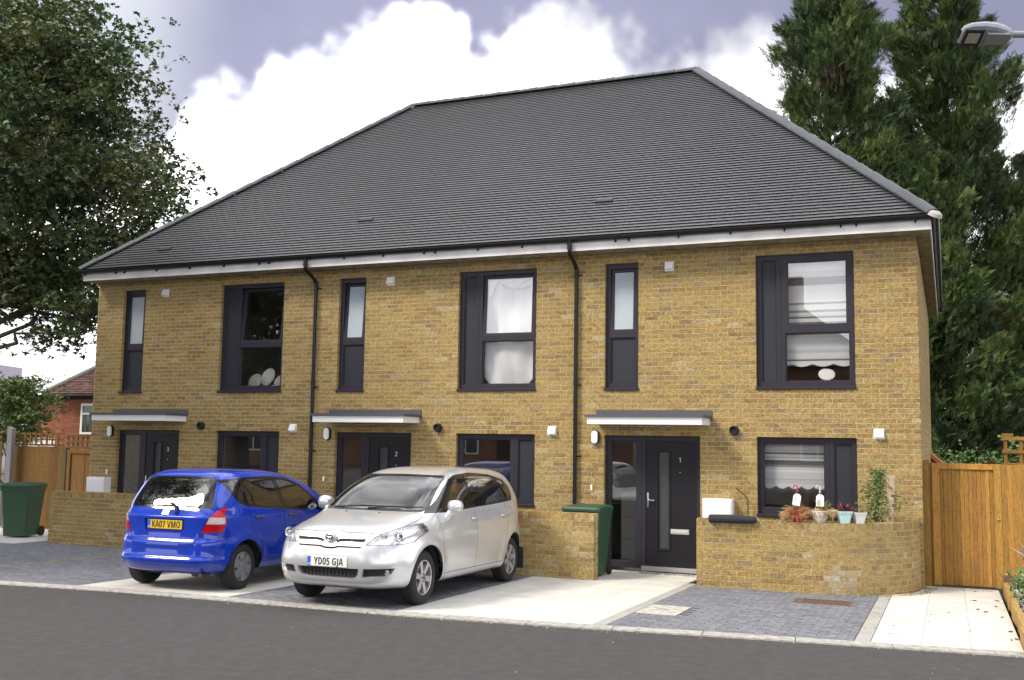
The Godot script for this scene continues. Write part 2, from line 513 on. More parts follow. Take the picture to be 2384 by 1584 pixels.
func make_house():
	var house := thing("terraced_house", "long two-storey yellow brick terrace of three homes under one dark tiled roof", "building")
	var left := -70.6 * BL
	for k in 3:
		var dx := -23 * BL * k
		openings.append([-2.3725 + dx, -0.90 + dx, 2.85, 4.95])
		openings.append([-4.8475 + dx, -4.275 + dx, 2.85, 4.95])
		openings.append([-2.3725 + dx, -0.90 + dx, 0.9, 2.10])
		openings.append([-4.8475 + dx, -3.2625 + dx, -0.2, 2.10])
	# mortar body of the front wall with real openings
	var xs := [left, 0.0]; var ys := [-0.4, 5.3]
	for o in openings:
		for q in [o[0], o[1]]:
			if not xs.has(q): xs.append(q)
		for q in [o[2], o[3]]:
			if not ys.has(q): ys.append(q)
	xs.sort(); ys.sort()
	var zf := -0.003; var zb := -0.30
	var wall := MB.new()
	for i in xs.size() - 1:
		for j in ys.size() - 1:
			var x0: float = xs[i]; var x1: float = xs[i + 1]; var y0: float = ys[j]; var y1: float = ys[j + 1]
			var cx := (x0 + x1) / 2; var cy := (y0 + y1) / 2
			if opened(cx, cy): continue
			var a := x0 + (0.004 if opened(x0 - 0.01, cy) else (0.005 if i == 0 else 0.0)); var b := x1 - (0.004 if opened(x1 + 0.01, cy) else (0.005 if i == xs.size() - 2 else 0.0))
			var lo := y0 + (0.004 if opened(cx, y0 - 0.01) else 0.0); var hi := y1 - (0.004 if opened(cx, y1 + 0.01) else 0.0)
			wall.quad(Vector3(a, lo, zf), Vector3(b, lo, zf), Vector3(b, hi, zf), Vector3(a, hi, zf))
			wall.quad(Vector3(b, lo, zb), Vector3(a, lo, zb), Vector3(a, hi, zb), Vector3(b, hi, zb))
			if opened(x0 - 0.01, cy): wall.quad(Vector3(a, lo, zb), Vector3(a, lo, zf), Vector3(a, hi, zf), Vector3(a, hi, zb))
			if opened(x1 + 0.01, cy): wall.quad(Vector3(b, lo, zf), Vector3(b, lo, zb), Vector3(b, hi, zb), Vector3(b, hi, zf))
			if opened(cx, y0 - 0.01): wall.quad(Vector3(a, lo, zb), Vector3(b, lo, zb), Vector3(b, lo, zf), Vector3(a, lo, zf))
			if opened(cx, y1 + 0.01): wall.quad(Vector3(a, hi, zf), Vector3(b, hi, zf), Vector3(b, hi, zb), Vector3(a, hi, zb))
	# side and rear walls
	wall.box(Vector3(-0.30, -0.6, -10.1), Vector3(-0.005, 5.3, -0.301))
	wall.box(Vector3(left + 0.005, -0.6, -10.1), Vector3(left + 0.30, 5.3, -0.301))
	wall.box(Vector3(left + 0.301, -0.6, -10.1), Vector3(-0.301, 5.3, -9.8))
	part("wall", wall, M.mortar, house)
	# bricks, stretcher bond
	var r := RandomNumberGenerator.new(); r.seed = 1001
	var joined := MB.new()
	var near := []
	for n in range(-3, 69):
		var y0 := n * BH + 0.005; var y1 := y0 + 0.065
		var cy := (y0 + y1) / 2
		var cuts := [[left, 0.0]]
		for o in openings:
			if cy > o[2] and cy < o[3]:
				var nx := []
				for c in cuts:
					if o[0] >= c[1] or o[1] <= c[0]: nx.append(c); continue
					if o[0] > c[0]: nx.append([c[0], o[0]])
					if o[1] < c[1]: nx.append([o[1], c[1]])
				cuts = nx
		var off := 0.0 if posmod(n, 2) == 0 else BL / 2
		for c in cuts:
			var e0: float = c[0]; var e1: float = c[1]
			var k0 := int(floor((e0 - off) / BL)) - 1
			var k1 := int(ceil((e1 - off) / BL)) + 1
			for k in range(k0, k1):
				var a := maxf(off + k * BL + 0.005, e0 + (0.0 if e0 > left + 0.001 else 0.0)); var b := minf(off + (k + 1) * BL - 0.005, e1)
				if b - a < 0.02: continue
				if b - a > 0.2149 and a > -4.3 and n > 12:
					near.append([a, b, y0, y1])
				else:
					brick_into(joined, a, b, y0, y1, r)
	near.sort_custom(func(p, q): return Vector2(p[0] - 0.36, p[2] - 2.0).length() < Vector2(q[0] - 0.36, q[2] - 2.0).length())
	var variants := brick_variants(0.215, 0.065, 0.10, 28, 55)
	for i in near.size():
		var b = near[i]
		if i < 300:
			var o := part("brick", variants[r.randi() % variants.size()], M.brick, house)
			o.position = Vector3((b[0] + b[1]) / 2, (b[2] + b[3]) / 2, 0.0005 * (r.randf() - 0.5))
		else:
			brick_into(joined, b[0], b[1], b[2], b[3], r)
	# bricks of the right-hand end wall
	var endm := MB.new()
	for n in range(-4, 69):
		var y0 := n * BH + 0.005
		var off := 0.1025 + 0.01 if posmod(n, 2) == 0 else 0.0
		var z := 0.11 if posmod(n, 2) == 0 else 0.225
		if posmod(n, 2) == 0: z = 0.1125
		while z < 10.0:
			brick_into(endm, -minf(z + 0.215, 10.1), -z, y0, y0 + 0.065, r, 0.004)
			z += BL
	# the end-wall bricks were laid out along x: turn them to face +x
	var turn := Transform3D(Basis(Vector3.UP, PI / 2), Vector3.ZERO)
	for i in endm.v.size():
		var p := endm.v[i]
		endm.v[i] = Vector3(p.z, p.y, p.x); var q := endm.n[i]; endm.n[i] = Vector3(q.z, q.y, q.x)
	for i in range(0, endm.ix.size(), 3):
		var s := endm.ix[i + 1]; endm.ix[i + 1] = endm.ix[i + 2]; endm.ix[i + 2] = s
	var base := joined.v.size()
	joined.v.append_array(endm.v); joined.n.append_array(endm.n); joined.c.append_array(endm.c)
	for q in endm.ix: joined.ix.append(q + base)
	var bw := part("brickwork", joined, M.brick, house)
	bw.set_meta("kind", "stuff")
	# floors, ceilings, party walls and the rooms' rear walls
	var rooms := MB.new()
	rooms.box(Vector3(left + 0.301, 2.50, -9.799), Vector3(-0.301, 2.74, -0.302))
	rooms.box(Vector3(left + 0.301, 5.16, -9.799), Vector3(-0.301, 5.28, -0.302))
	for k in range(1, 3):
		var x := -23 * BL * k - 0.14
		rooms.box(Vector3(x - 0.12, 0.0, -9.798), Vector3(x + 0.12, 2.499, -0.303)); rooms.box(Vector3(x - 0.12, 2.741, -9.798), Vector3(x + 0.12, 5.159, -0.303))
	rooms.box(Vector3(left + 0.302, 0.0, -4.2), Vector3(-0.302, 2.498, -4.1)); rooms.box(Vector3(left + 0.302, 2.742, -4.2), Vector3(-0.302, 5.158, -4.1))
	for k in 3:
		var x := -23 * BL * k - 2.95
		rooms.box(Vector3(x - 0.05, 0.0, -4.099), Vector3(x + 0.05, 2.497, -0.304)); rooms.box(Vector3(x - 0.75, 2.743, -4.099), Vector3(x - 0.65, 5.157, -0.304))
	part("interior_wall", rooms, M.room, house)
	var fl := MB.new()
	fl.box(Vector3(left + 0.302, -0.2, -9.797), Vector3(-0.302, -0.02, -0.305))
	part("floor", fl, M.carpet, house)
	for k in 3: make_home_front(house, k)
	make_roof(house, left)

func frame_ring(mb: MB, x0, x1, y0, y1, w, z0, z1):
	mb.ring(Vector2(x0, y0), Vector2(x1, y1), Vector2(x0 + w, y0 + w), Vector2(x1 - w, y1 - w), z0, z1)

# a double-glazed unit: two thin sheets with a gap
func glaze(mb: MB, lo: Vector3, hi: Vector3):
	mb.box(lo, hi)
	mb.box(lo - Vector3(0, 0, 0.018), hi - Vector3(0, 0, 0.018))

func make_sash(parent: Node, x0: float, x1: float, y0: float, y1: float, tilt: float, glass: Material):
	var mb := MB.new()
	frame_ring(mb, x0, x1, 0.0, y1 - y0, 0.048, -0.03, 0.028)
	var s := part("sash", mb, M.frame, parent)
	s.position = Vector3(0, y0, -0.10); s.rotation.x = -tilt
	var g := MB.new()
	glaze(g, Vector3(x0 + 0.045, 0.045, 0.0), Vector3(x1 - 0.045, y1 - y0 - 0.045, 0.004))
	var p := part("pane", g, glass, parent)
	p.transform = s.transform

func make_home_front(house: Node, k: int):
	var dx := -23 * BL * k
	var zf := -0.072; var zb := -0.142
	# --- upper large window
	var f := MB.new()
	var x0 := -2.3725 + dx; var x1 := -0.90 + dx; var y0 := 2.85; var y1 := 4.95
	var xm := x0 + 0.375; var yt := 3.76
	f.box(Vector3(x0, y0 + 0.03, zb), Vector3(x1, y0 + 0.105, zf)); f.box(Vector3(x0, y1 - 0.075, zb), Vector3(x1, y1, zf))
	f.box(Vector3(x0, y0 + 0.105, zb), Vector3(x0 + 0.075, y1 - 0.075, zf)); f.box(Vector3(x1 - 0.07, y0 + 0.105, zb), Vector3(x1, y1 - 0.075, zf))
	f.box(Vector3(xm - 0.06, y0 + 0.105, zb), Vector3(xm - 0.002, y1 - 0.075, zf)); f.box(Vector3(xm + 0.002, y0 + 0.105, zb), Vector3(xm + 0.06, y1 - 0.075, zf))
	f.box(Vector3(xm - 0.002, y0 + 0.105, zb), Vector3(xm + 0.002, y1 - 0.075, zf - 0.008))
	f.box(Vector3(xm + 0.06, yt - 0.04, zb), Vector3(x1 - 0.07, yt + 0.04, zf))
	for b in [[x0 + 0.075, xm - 0.06, y0 + 0.105, y1 - 0.075], [xm + 0.06, x1 - 0.07, y0 + 0.105, yt - 0.04]]:
		f.ring(Vector2(b[0], b[2]), Vector2(b[1], b[3]), Vector2(b[0] + 0.014, b[2] + 0.014), Vector2(b[1] - 0.014, b[3] - 0.014), zb, zf - 0.012)
	var w := part("window", f, M.frame, house)
	var m := MB.new(); m.box(Vector3(x0 + 0.07, y0 + 0.1, zb + 0.01), Vector3(xm - 0.055, y1 - 0.07, zf - 0.034)); part("panel", m, M.panel, w)
	m = MB.new(); glaze(m, Vector3(xm + 0.055, y0 + 0.1, zf - 0.045), Vector3(x1 - 0.065, yt - 0.035, zf - 0.041)); part("pane", m, M.glass, w)
	make_sash(w, xm + 0.06, x1 - 0.07, yt + 0.04, y1 - 0.075, [0.0, 0.05, 0.085][k], M.glass)
	m = MB.new(); m.box(Vector3((xm + x1) / 2 - 0.10, y1 - 0.055, zf), Vector3((xm + x1) / 2 + 0.12, y1 - 0.040, zf + 0.012)); part("trickle_vent", m, M.black, w)
	m = MB.new(); m.cham(Vector3(x0 - 0.004, y0 - 0.012, -0.16), Vector3(x1 + 0.012, y0 + 0.029, 0.032), 0.006); part("sill", m, M.frame, w)
	# --- slim window
	f = MB.new()
	x0 = -4.8475 + dx; x1 = -4.275 + dx
	f.box(Vector3(x0, y0 + 0.03, zb), Vector3(x1, y0 + 0.105, zf)); f.box(Vector3(x0, y1 - 0.08, zb), Vector3(x1, y1, zf))
	f.box(Vector3(x0, y0 + 0.105, zb), Vector3(x0 + 0.075, y1 - 0.08, zf)); f.box(Vector3(x1 - 0.06, y0 + 0.105, zb), Vector3(x1, y1 - 0.08, zf))
	f.box(Vector3(x0 + 0.075, yt - 0.04, zb), Vector3(x1 - 0.06, yt + 0.04, zf))
	f.ring(Vector2(x0 + 0.075, y0 + 0.105), Vector2(x1 - 0.06, yt - 0.04), Vector2(x0 + 0.089, y0 + 0.119), Vector2(x1 - 0.074, yt - 0.054), zb, zf - 0.012)
	w = part("window", f, M.frame, house)
	m = MB.new(); m.box(Vector3(x0 + 0.07, y0 + 0.1, zb + 0.01), Vector3(x1 - 0.055, yt - 0.035, zf - 0.034)); part("panel", m, M.panel, w)
	make_sash(w, x0 + 0.075, x1 - 0.06, yt + 0.04, y1 - 0.08, [0.045, 0.075, 0.012][k], M.frosted)
	m = MB.new(); m.cham(Vector3(x0 - 0.004, y0 - 0.012, -0.16), Vector3(x1 + 0.012, y0 + 0.029, 0.032), 0.006); part("sill", m, M.frame, w)
	# --- ground floor window
	f = MB.new()
	x0 = -2.3725 + dx; x1 = -0.90 + dx; y0 = 0.9; y1 = 2.1
	xm = x1 - 0.40
	f.box(Vector3(x0, y0 + 0.03, zb), Vector3(x1, y0 + 0.105, zf)); f.box(Vector3(x0, y1 - 0.075, zb), Vector3(x1, y1, zf))
	f.box(Vector3(x0, y0 + 0.105, zb), Vector3(x0 + 0.075, y1 - 0.075, zf)); f.box(Vector3(x1 - 0.065, y0 + 0.105, zb), Vector3(x1, y1 - 0.075, zf))
	f.box(Vector3(xm - 0.06, y0 + 0.105, zb), Vector3(xm - 0.002, y1 - 0.075, zf)); f.box(Vector3(xm + 0.002, y0 + 0.105, zb), Vector3(xm + 0.06, y1 - 0.075, zf))
	f.box(Vector3(xm - 0.002, y0 + 0.105, zb), Vector3(xm + 0.002, y1 - 0.075, zf - 0.008))
	for b in [[x0 + 0.075, xm - 0.06, y0 + 0.105, y1 - 0.075], [xm + 0.06, x1 - 0.065, y0 + 0.105, y1 - 0.075]]:
		f.ring(Vector2(b[0], b[2]), Vector2(b[1], b[3]), Vector2(b[0] + 0.02, b[2] + 0.02), Vector2(b[1] - 0.02, b[3] - 0.02), zb, zf - 0.012)
	w = part("window", f, M.frame, house)
	m = MB.new(); m.box(Vector3(xm + 0.055, y0 + 0.1, zb + 0.01), Vector3(x1 - 0.06, y1 - 0.07, zf - 0.034)); part("panel", m, M.panel, w)
	m = MB.new(); glaze(m, Vector3(x0 + 0.07, y0 + 0.1, zf - 0.045), Vector3(xm - 0.055, y1 - 0.07, zf - 0.041)); part("pane", m, M.glass, w)
	m = MB.new(); m.cham(Vector3(x0 - 0.004, y0 - 0.012, -0.16), Vector3(x1 + 0.012, y0 + 0.029, 0.032), 0.006); part("sill", m, M.frame, w)
	# --- front door with side light
	f = MB.new()
	x0 = -4.8475 + dx; x1 = -3.2625 + dx; y0 = -0.02; y1 = 2.1
	xm = -4.235 + dx
	zf = -0.085; zb = -0.155
	f.box(Vector3(x0, y1 - 0.075, zb), Vector3(x1, y1, zf)); f.box(Vector3(x0, y0, zb), Vector3(x0 + 0.075, y1 - 0.075, zf)); f.box(Vector3(x1 - 0.07, y0, zb), Vector3(x1, y1 - 0.075, zf))
	f.box(Vector3(xm - 0.075, y0, zb), Vector3(xm - 0.002, y1 - 0.075, zf)); f.box(Vector3(xm + 0.002, y0, zb), Vector3(xm + 0.065, y1 - 0.075, zf))
	f.box(Vector3(xm - 0.002, y0, zb), Vector3(xm + 0.002, y1 - 0.075, zf - 0.008))
	f.box(Vector3(x0 + 0.075, y0, zb), Vector3(xm - 0.075, y0 + 0.085, zf))
	f.ring(Vector2(x0 + 0.075, y0 + 0.085), Vector2(xm - 0.075, y1 - 0.075), Vector2(x0 + 0.093, y0 + 0.103), Vector2(xm - 0.093, y1 - 0.093), zb, zf - 0.012)
	var d := part("front_door", f, M.frame, house)
	m = MB.new(); glaze(m, Vector3(x0 + 0.07, y0 + 0.08, zf - 0.045), Vector3(xm - 0.07, y1 - 0.07, zf - 0.041)); part("pane", m, M.glass, d)
	# leaf with a vision slot
	m = MB.new()
	var a := xm + 0.067; var b := x1 - 0.072; var lo := 0.03; var hi := y1 - 0.078
	var s0 := a + 0.19; var s1 := a + 0.40; var t0 := lo + 0.255; var t1 := hi - 0.155
	var lz := zf - 0.012
	m.box(Vector3(a, lo, zb), Vector3(b, t0, lz)); m.box(Vector3(a, t1, zb), Vector3(b, hi, lz)); m.box(Vector3(a, t0, zb), Vector3(s0, t1, lz)); m.box(Vector3(s1, t0, zb), Vector3(b, t1, lz))
	m.ring(Vector2(s0 - 0.012, t0 - 0.012), Vector2(s1 + 0.012, t1 + 0.012), Vector2(s0 + 0.014, t0 + 0.014), Vector2(s1 - 0.014, t1 - 0.014), lz - 0.02, lz + 0.012)
	part("door_leaf", m, M.door, d)
	m = MB.new(); m.box(Vector3(s0, t0, lz - 0.03), Vector3(s1, t1, lz - 0.024)); part("vision_pane", m, M.frosted_dark, d)
	m = MB.new()
	m.box(Vector3(a + 0.022, 0.95, lz), Vector3(a + 0.052, 1.19, lz + 0.008), Color.WHITE)
	m.tube([Vector3(a + 0.037, 1.075, lz), Vector3(a + 0.037, 1.075, lz + 0.05), Vector3(a + 0.06, 1.074, lz + 0.055), Vector3(a + 0.155, 1.066, lz + 0.05)], 0.011, 0.010, 8)
	part("door_handle", m, M.chrome, d)
	m = MB.new(); m.cham(Vector3(b - 0.43, 0.545, lz), Vector3(b - 0.125, 0.625, lz + 0.012), 0.004); m.cham(Vector3(b - 0.415, 0.56, lz + 0.012), Vector3(b - 0.14, 0.605, lz + 0.02), 0.006); part("letter_plate", m, M.white_metal, d)
	m = MB.new(); m.box(Vector3(a - 0.06, y0 - 0.03, zb - 0.02), Vector3(b + 0.065, 0.026, zf + 0.045)); part("threshold", m, M.steel, d)
	var tm := TextMesh.new(); tm.text = str(k + 1); tm.font = SystemFont.new(); tm.font.font_names = PackedStringArray(["Droid Sans"]); tm.font_size = 48; tm.pixel_size = 0.0023; tm.depth = 0.006
	var num := part("house_number", tm, M.white_metal, d)
	num.position = Vector3(b - 0.27, hi - 0.30 , lz + 0.004)
	m = MB.new(); m.lathe([Vector2(0, 0.006), Vector2(0.008, 0.006), Vector2(0.008, 0.0)], 10, Transform3D(Basis(Vector3.RIGHT, PI / 2), Vector3(b - 0.27, hi - 0.50, lz))); part("spyhole", m, M.white_metal, d)
	# --- canopy over the door
	var cx0 := -4.945 + dx; var cx1 := -3.10 + dx
	m = MB.new(); m.box(Vector3(cx0, 2.275, 0.004), Vector3(cx1, 2.385, 0.60))
	var cn := part("door_canopy", m, M.white, house)
	m = MB.new()
	m.box(Vector3(cx0 - 0.035, 2.386, 0.004), Vector3(cx1 + 0.035, 2.425, 0.635))
	m.box(Vector3(cx0 - 0.035, 2.4255, 0.004), Vector3(cx1 + 0.035, 2.515, 0.016))
	for i in 5: m.lathe([Vector2(0, 0.005), Vector2(0.009, 0.004), Vector2(0.011, 0.0)], 8, Transform3D(Basis(Vector3.RIGHT, PI / 2), Vector3(lerpf(cx0 + 0.1, cx1 - 0.08, i / 4.0), 2.475, 0.016)))
	part("lead_cap", m, M.lead, cn)
	# --- wall fittings
	for q in [[-3.752, 4.86], [-0.582, 2.175]]:
		m = MB.new()
		var t := Transform3D(Basis.IDENTITY, Vector3(q[0] + dx, q[1], 0))
		m.box(Vector3(q[0] + dx - 0.075, q[1] - 0.085, 0.002), Vector3(q[0] + dx + 0.075, q[1] + 0.07, 0.012))
		var p := []
		for e in [Vector3(-0.065, -0.055, 0.085), Vector3(0.065, -0.055, 0.085), Vector3(0.065, 0.065, 0.03), Vector3(-0.065, 0.065, 0.03), Vector3(-0.065, -0.055, 0.0125), Vector3(0.065, -0.055, 0.0125), Vector3(0.065, 0.065, 0.0125), Vector3(-0.065, 0.065, 0.0125)]: p.append(t * e)
		m.cornered(p)
		part("wall_vent", m, M.white, house)
	m = MB.new()
	m.lathe([Vector2(0.03, 0.02), Vector2(0.045, 0.075), Vector2(0.06, 0.085), Vector2(0.072, 0.07), Vector2(0.075, 0.02), Vector2(0.078, 0.0)], 20, Transform3D(Basis(Vector3.RIGHT, PI / 2), Vector3(-2.72 + dx, 2.20, 0.002)))
	m.lathe([Vector2(0.0, 0.055), Vector2(0.032, 0.055), Vector2(0.032, 0.0)], 16, Transform3D(Basis(Vector3.RIGHT, PI / 2), Vector3(-2.72 + dx, 2.20, 0.002)))
	part("boiler_flue", m, M.matte_black, house)
	# oval bulkhead lamp
	m = MB.new()
	var cap := func(rad: float):
		var pl := PackedVector2Array()
		for i in 25: pl.append(Vector2(rad * cos(TAU * i / 24.0), rad * sin(TAU * i / 24.0) + (0.05 if i <= 12 else -0.05)))
		return pl
	var oval := Transform3D(Basis.IDENTITY, Vector3(-4.995 + dx, 2.07, 0.002))
	m.prism(cap.call(0.066), 0.0, 0.05, oval)
	var lamp := part("bulkhead_lamp", m, M.matte_black, house)
	m = MB.new(); m.prism(cap.call(0.056), 0.0505, 0.066, oval); m.prism(cap.call(0.048), 0.0665, 0.074, oval); part("diffuser", m, M.white_plastic, lamp)
	m = MB.new(); m.cham(Vector3(-5.075 + dx, 1.20, 0.002), Vector3(-5.04 + dx, 1.29, 0.022), 0.004); part("bell_push", m, M.white, house)
	# meter box
	var mx := -3.185 + dx if k < 2 else -15.75
	m = MB.new(); m.cham(Vector3(mx, 0.50, 0.002), Vector3(mx + 0.46, 1.14, 0.20), 0.014)
	var mbx := part("meter_box", m, M.white, house)
	m = MB.new(); m.cham(Vector3(mx + 0.03, 0.54, 0.2005), Vector3(mx + 0.43, 1.095, 0.212), 0.004); part("box_door", m, M.white, mbx)

func make_roof(house: Node, left: float):
	var ez := 0.46; var ey := 5.33; var rz := -5.05; var ry := 9.97
	var ex0 := left - 0.08; var ex1 := 0.25
	var rx0 := -11.31; var rx1 := -4.43
	var bz := -10.1 - 0.46 + 0.0
	bz = rz - (ez - rz)
	# solid roof body under the tiles
	var body := MB.new()
	var e := [Vector3(ex0, ey - 0.03, ez), Vector3(ex1, ey - 0.03, ez), Vector3(ex1, ey - 0.03, bz), Vector3(ex0, ey - 0.03, bz)]
	var t := [Vector3(rx0, ry - 0.03, rz), Vector3(rx1, ry - 0.03, rz)]
	body.quad(e[0], e[1], t[1], t[0]); body.tri(e[1], e[2], t[1]); body.quad(e[2], e[3], t[0], t[1]); body.tri(e[3], e[0], t[0])
	var roof := part("roof", body, M.matte_black, house)
	# tiles of the front and right slopes
	var r := RandomNumberGenerator.new(); r.seed = 404
	var joined := MB.new()
	var up := Vector3(0, ry - ey, rz - ez)
	var slen := up.length(); up /= slen
	var across := Vector3.RIGHT
	var nrm := across.cross(up).normalized()
	if nrm.y < 0: nrm = -nrm
	var tw := 0.165; var gauge := 0.1
	var rows := int(slen / gauge)
	var variants := []
	for i in 10: variants.append(tile_mesh(r))
	var singles := 0
	var vents := [Vector2(-5.02, 12), Vector2(-9.78, 12), Vector2(-14.2, 6)]
	for i in rows:
		var s := i * gauge
		var f := (s + 0.04) / slen
		var xa := lerpf(ex0, rx0, f); var xb := lerpf(ex1, rx1, f)
		var off := (0.0 if i % 2 == 0 else tw / 2)
		var k := int(ceil((xa - off) / tw))
		while off + (k + 1) * tw <= xb + tw * 0.9:
			var x0 := maxf(off + k * tw + 0.0015, xa); var x1 := minf(off + (k + 1) * tw - 0.0015, xb)
			k += 1
			if x1 - x0 < 0.03: continue
			var o := Vector3((x0 + x1) / 2, ey, ez) + up * s
			var full := x1 - x0 > tw - 0.01
			if full and singles < 300 and x0 > -3.2 + i * 0.085 and i < 22:
				singles += 1
				var q := part("roof_tile", variants[r.randi() % variants.size()], M.tile, roof)
				q.transform = Transform3D(Basis(across, up, nrm), o + nrm * 0.002 * (r.randf() - 0.5))
			else:
				tile_into(joined, Transform3D(Basis(across, up, nrm), o + nrm * 0.001 * (r.randf() - 0.5)), x1 - x0, r)
	# right hip slope
	var up2 := Vector3(rx1 - ex1, ry - ey, 0); var sl2 := up2.length(); up2 /= sl2
	var ac2 := Vector3(0, 0, -1); var n2 := ac2.cross(up2).normalized()
	for i in int(sl2 / gauge):
		var s := i * gauge
		var f := (s + 0.04) / sl2
		var za := lerpf(-ez, -rz, f); var zb := lerpf(-bz, -rz, f)
		var off := (0.0 if i % 2 == 0 else tw / 2)
		var k := int(ceil((za - off) / tw))
		while off + (k + 1) * tw <= zb + tw * 0.9:
			var z0 := maxf(off + k * tw + 0.0015, za); var z1 := minf(off + (k + 1) * tw - 0.0015, zb)
			k += 1
			if z1 - z0 < 0.03: continue
			tile_into(joined, Transform3D(Basis(ac2, up2, n2), Vector3(ex1, ey, -(z0 + z1) / 2) + up2 * s), z1 - z0, r)
	var tl := part("roof_tiling", joined, M.tile, roof)
	tl.set_meta("kind", "stuff")
	# roof vents: flat dark openings raised over a tile
	for q in vents:
		var m := MB.new()
		var o: Vector3 = Vector3(q.x, ey, ez) + up * (q.y * gauge + 0.03) + nrm * 0.025
		m.xbox(Transform3D(Basis(across, up, nrm), o), Vector3(0.30, 0.10, 0.045))
		part("vent_tile", m, M.black, roof)
	# ridge and hip tiles
	var lines := [[Vector3(rx0, ry, rz), Vector3(rx1, ry, rz), 0.46, Vector3.UP], [Vector3(ex1, ey, ez), Vector3(rx1, ry, rz), 0.40, Vector3(0.55, 0.75, 0.5)], [Vector3(ex0, ey, ez), Vector3(rx0, ry, rz), 0.40, Vector3(-0.55, 0.75, 0.5)]]
	for li in lines.size():
		var ln = lines[li]
		var dirv: Vector3 = ln[1] - ln[0]; var len := dirv.length(); dirv /= len
		var upv: Vector3 = (ln[3] - dirv * dirv.dot(ln[3])).normalized()
		var sd := dirv.cross(upv).normalized()
		var cnt := int(round(len / ln[2]))
		var step := len / cnt
		var m := MB.new()
		var prof := []
		for a in 7:
			var an := lerpf(-1.0, 1.0, a / 6.0)
			prof.append(Vector2(0.135 * an, 0.075 * (1.0 - an * an) - 0.02))
		for a in 6:
			var p: Vector2 = prof[a]; var q: Vector2 = prof[a + 1]
			m.quad(Vector3(p.x, p.y, 0), Vector3(q.x, q.y, 0), Vector3(q.x, q.y + 0.014, -step + 0.006), Vector3(p.x, p.y + 0.014, -step + 0.006))
			m.quad(Vector3(p.x, p.y - 0.016, -step + 0.006), Vector3(q.x, q.y - 0.016, -step + 0.006), Vector3(q.x, q.y + 0.014, -step + 0.006), Vector3(p.x, p.y + 0.014, -step + 0.006))
			m.quad(Vector3(p.x, p.y - 0.016, 0), Vector3(q.x, q.y - 0.016, 0), Vector3(q.x, q.y, 0), Vector3(p.x, p.y, 0))
		for s in [0, 6]:
			var p: Vector2 = prof[s]
			m.quad(Vector3(p.x, p.y - 0.02, 0), Vector3(p.x, p.y - 0.02, -step + 0.006), Vector3(p.x, p.y + 0.014, -step + 0.006), Vector3(p.x, p.y, 0))
		var me := m.mesh()
		for i in cnt:
			var o = part("ridge_tile" if li == 0 else "hip_tile", me, M.ridge, roof)
			o.transform = Transform3D(Basis(sd, upv, -dirv), ln[0] + dirv * (i * step) + upv * 0.03)
		if li == 1:
			var mm := MB.new()
			mm.lathe([Vector2(0.0, 0.05), Vector2(0.06, 0.045), Vector2(0.10, 0.02), Vector2(0.115, -0.03)], 12, Transform3D(Basis(sd, upv, -dirv), ln[0] + dirv * -0.02 + upv * 0.012))
			part("mortar_bedding", mm, M.concrete_pale, roof)
	# fascia, soffit, gutters
	var fz := 0.40
	var fm := MB.new()
	fm.box(Vector3(ex0 + 0.04, 5.125, fz - 0.02), Vector3(ex1 - 0.04, 5.315, fz))
	fm.box(Vector3(ex1 - 0.06, 5.125, bz + 0.2), Vector3(ex1 - 0.04, 5.315, fz - 0.0205))
	fm.box(Vector3(ex0 + 0.04, 5.125, bz + 0.2), Vector3(ex0 + 0.06, 5.315, fz - 0.0205))
	part("fascia", fm, M.fascia, house)
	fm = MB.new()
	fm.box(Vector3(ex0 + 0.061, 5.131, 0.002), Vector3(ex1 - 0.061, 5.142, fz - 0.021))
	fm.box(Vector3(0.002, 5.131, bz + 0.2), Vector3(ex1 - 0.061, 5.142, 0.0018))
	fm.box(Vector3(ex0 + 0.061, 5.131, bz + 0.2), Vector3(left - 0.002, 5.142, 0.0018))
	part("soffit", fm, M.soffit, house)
	var g := MB.new()
	var prof := []
	for a in 9:
		var an := PI * a / 8.0
		prof.append(Vector2(-cos(an) * 0.058, -sin(an) * 0.062))
	for side in 2:
		for a in 8:
			var p: Vector2 = prof[a]; var q: Vector2 = prof[a + 1]
			if side == 0:
				g.quad(Vector3(ex0 - 0.02, ey - 0.005 + p.y, fz + 0.062 + p.x), Vector3(ex0 - 0.02, ey - 0.005 + q.y, fz + 0.062 + q.x), Vector3(ex1 + 0.075, ey - 0.005 + q.y, fz + 0.062 + q.x), Vector3(ex1 + 0.075, ey - 0.005 + p.y, fz + 0.062 + p.x))
			else:
				g.quad(Vector3(ex1 + 0.017 + p.x, ey - 0.0052 + p.y, fz + 0.12), Vector3(ex1 + 0.017 + q.x, ey - 0.0052 + q.y, fz + 0.12), Vector3(ex1 + 0.017 + q.x, ey - 0.0052 + q.y, bz), Vector3(ex1 + 0.017 + p.x, ey - 0.0052 + p.y, bz))
	g.box(Vector3(ex0 - 0.024, ey - 0.067, fz + 0.002), Vector3(ex0 - 0.02, ey - 0.005, fz + 0.122))
	g.box(Vector3(ex0 - 0.02, ey - 0.016, fz + 0.118), Vector3(ex1 + 0.075, ey - 0.003, fz + 0.124))
	var gut := part("gutter", g, M.black, house)
	var x := ex1 - 0.25
	var n := 0
	while x > ex0:
		var b := MB.new()
		b.xbox(Transform3D(Basis(Vector3.RIGHT, 0.5), Vector3(x, ey - 0.085, fz + 0.03)), Vector3(0.020, 0.016, 0.06))
		b.box(Vector3(x - 0.010, ey - 0.10, fz + 0.0005), Vector3(x + 0.010, ey - 0.02, fz + 0.012))
		part("bracket", b, M.black, gut)
		n += 1
		x -= 0.82 if n % 5 != 2 else 0.22
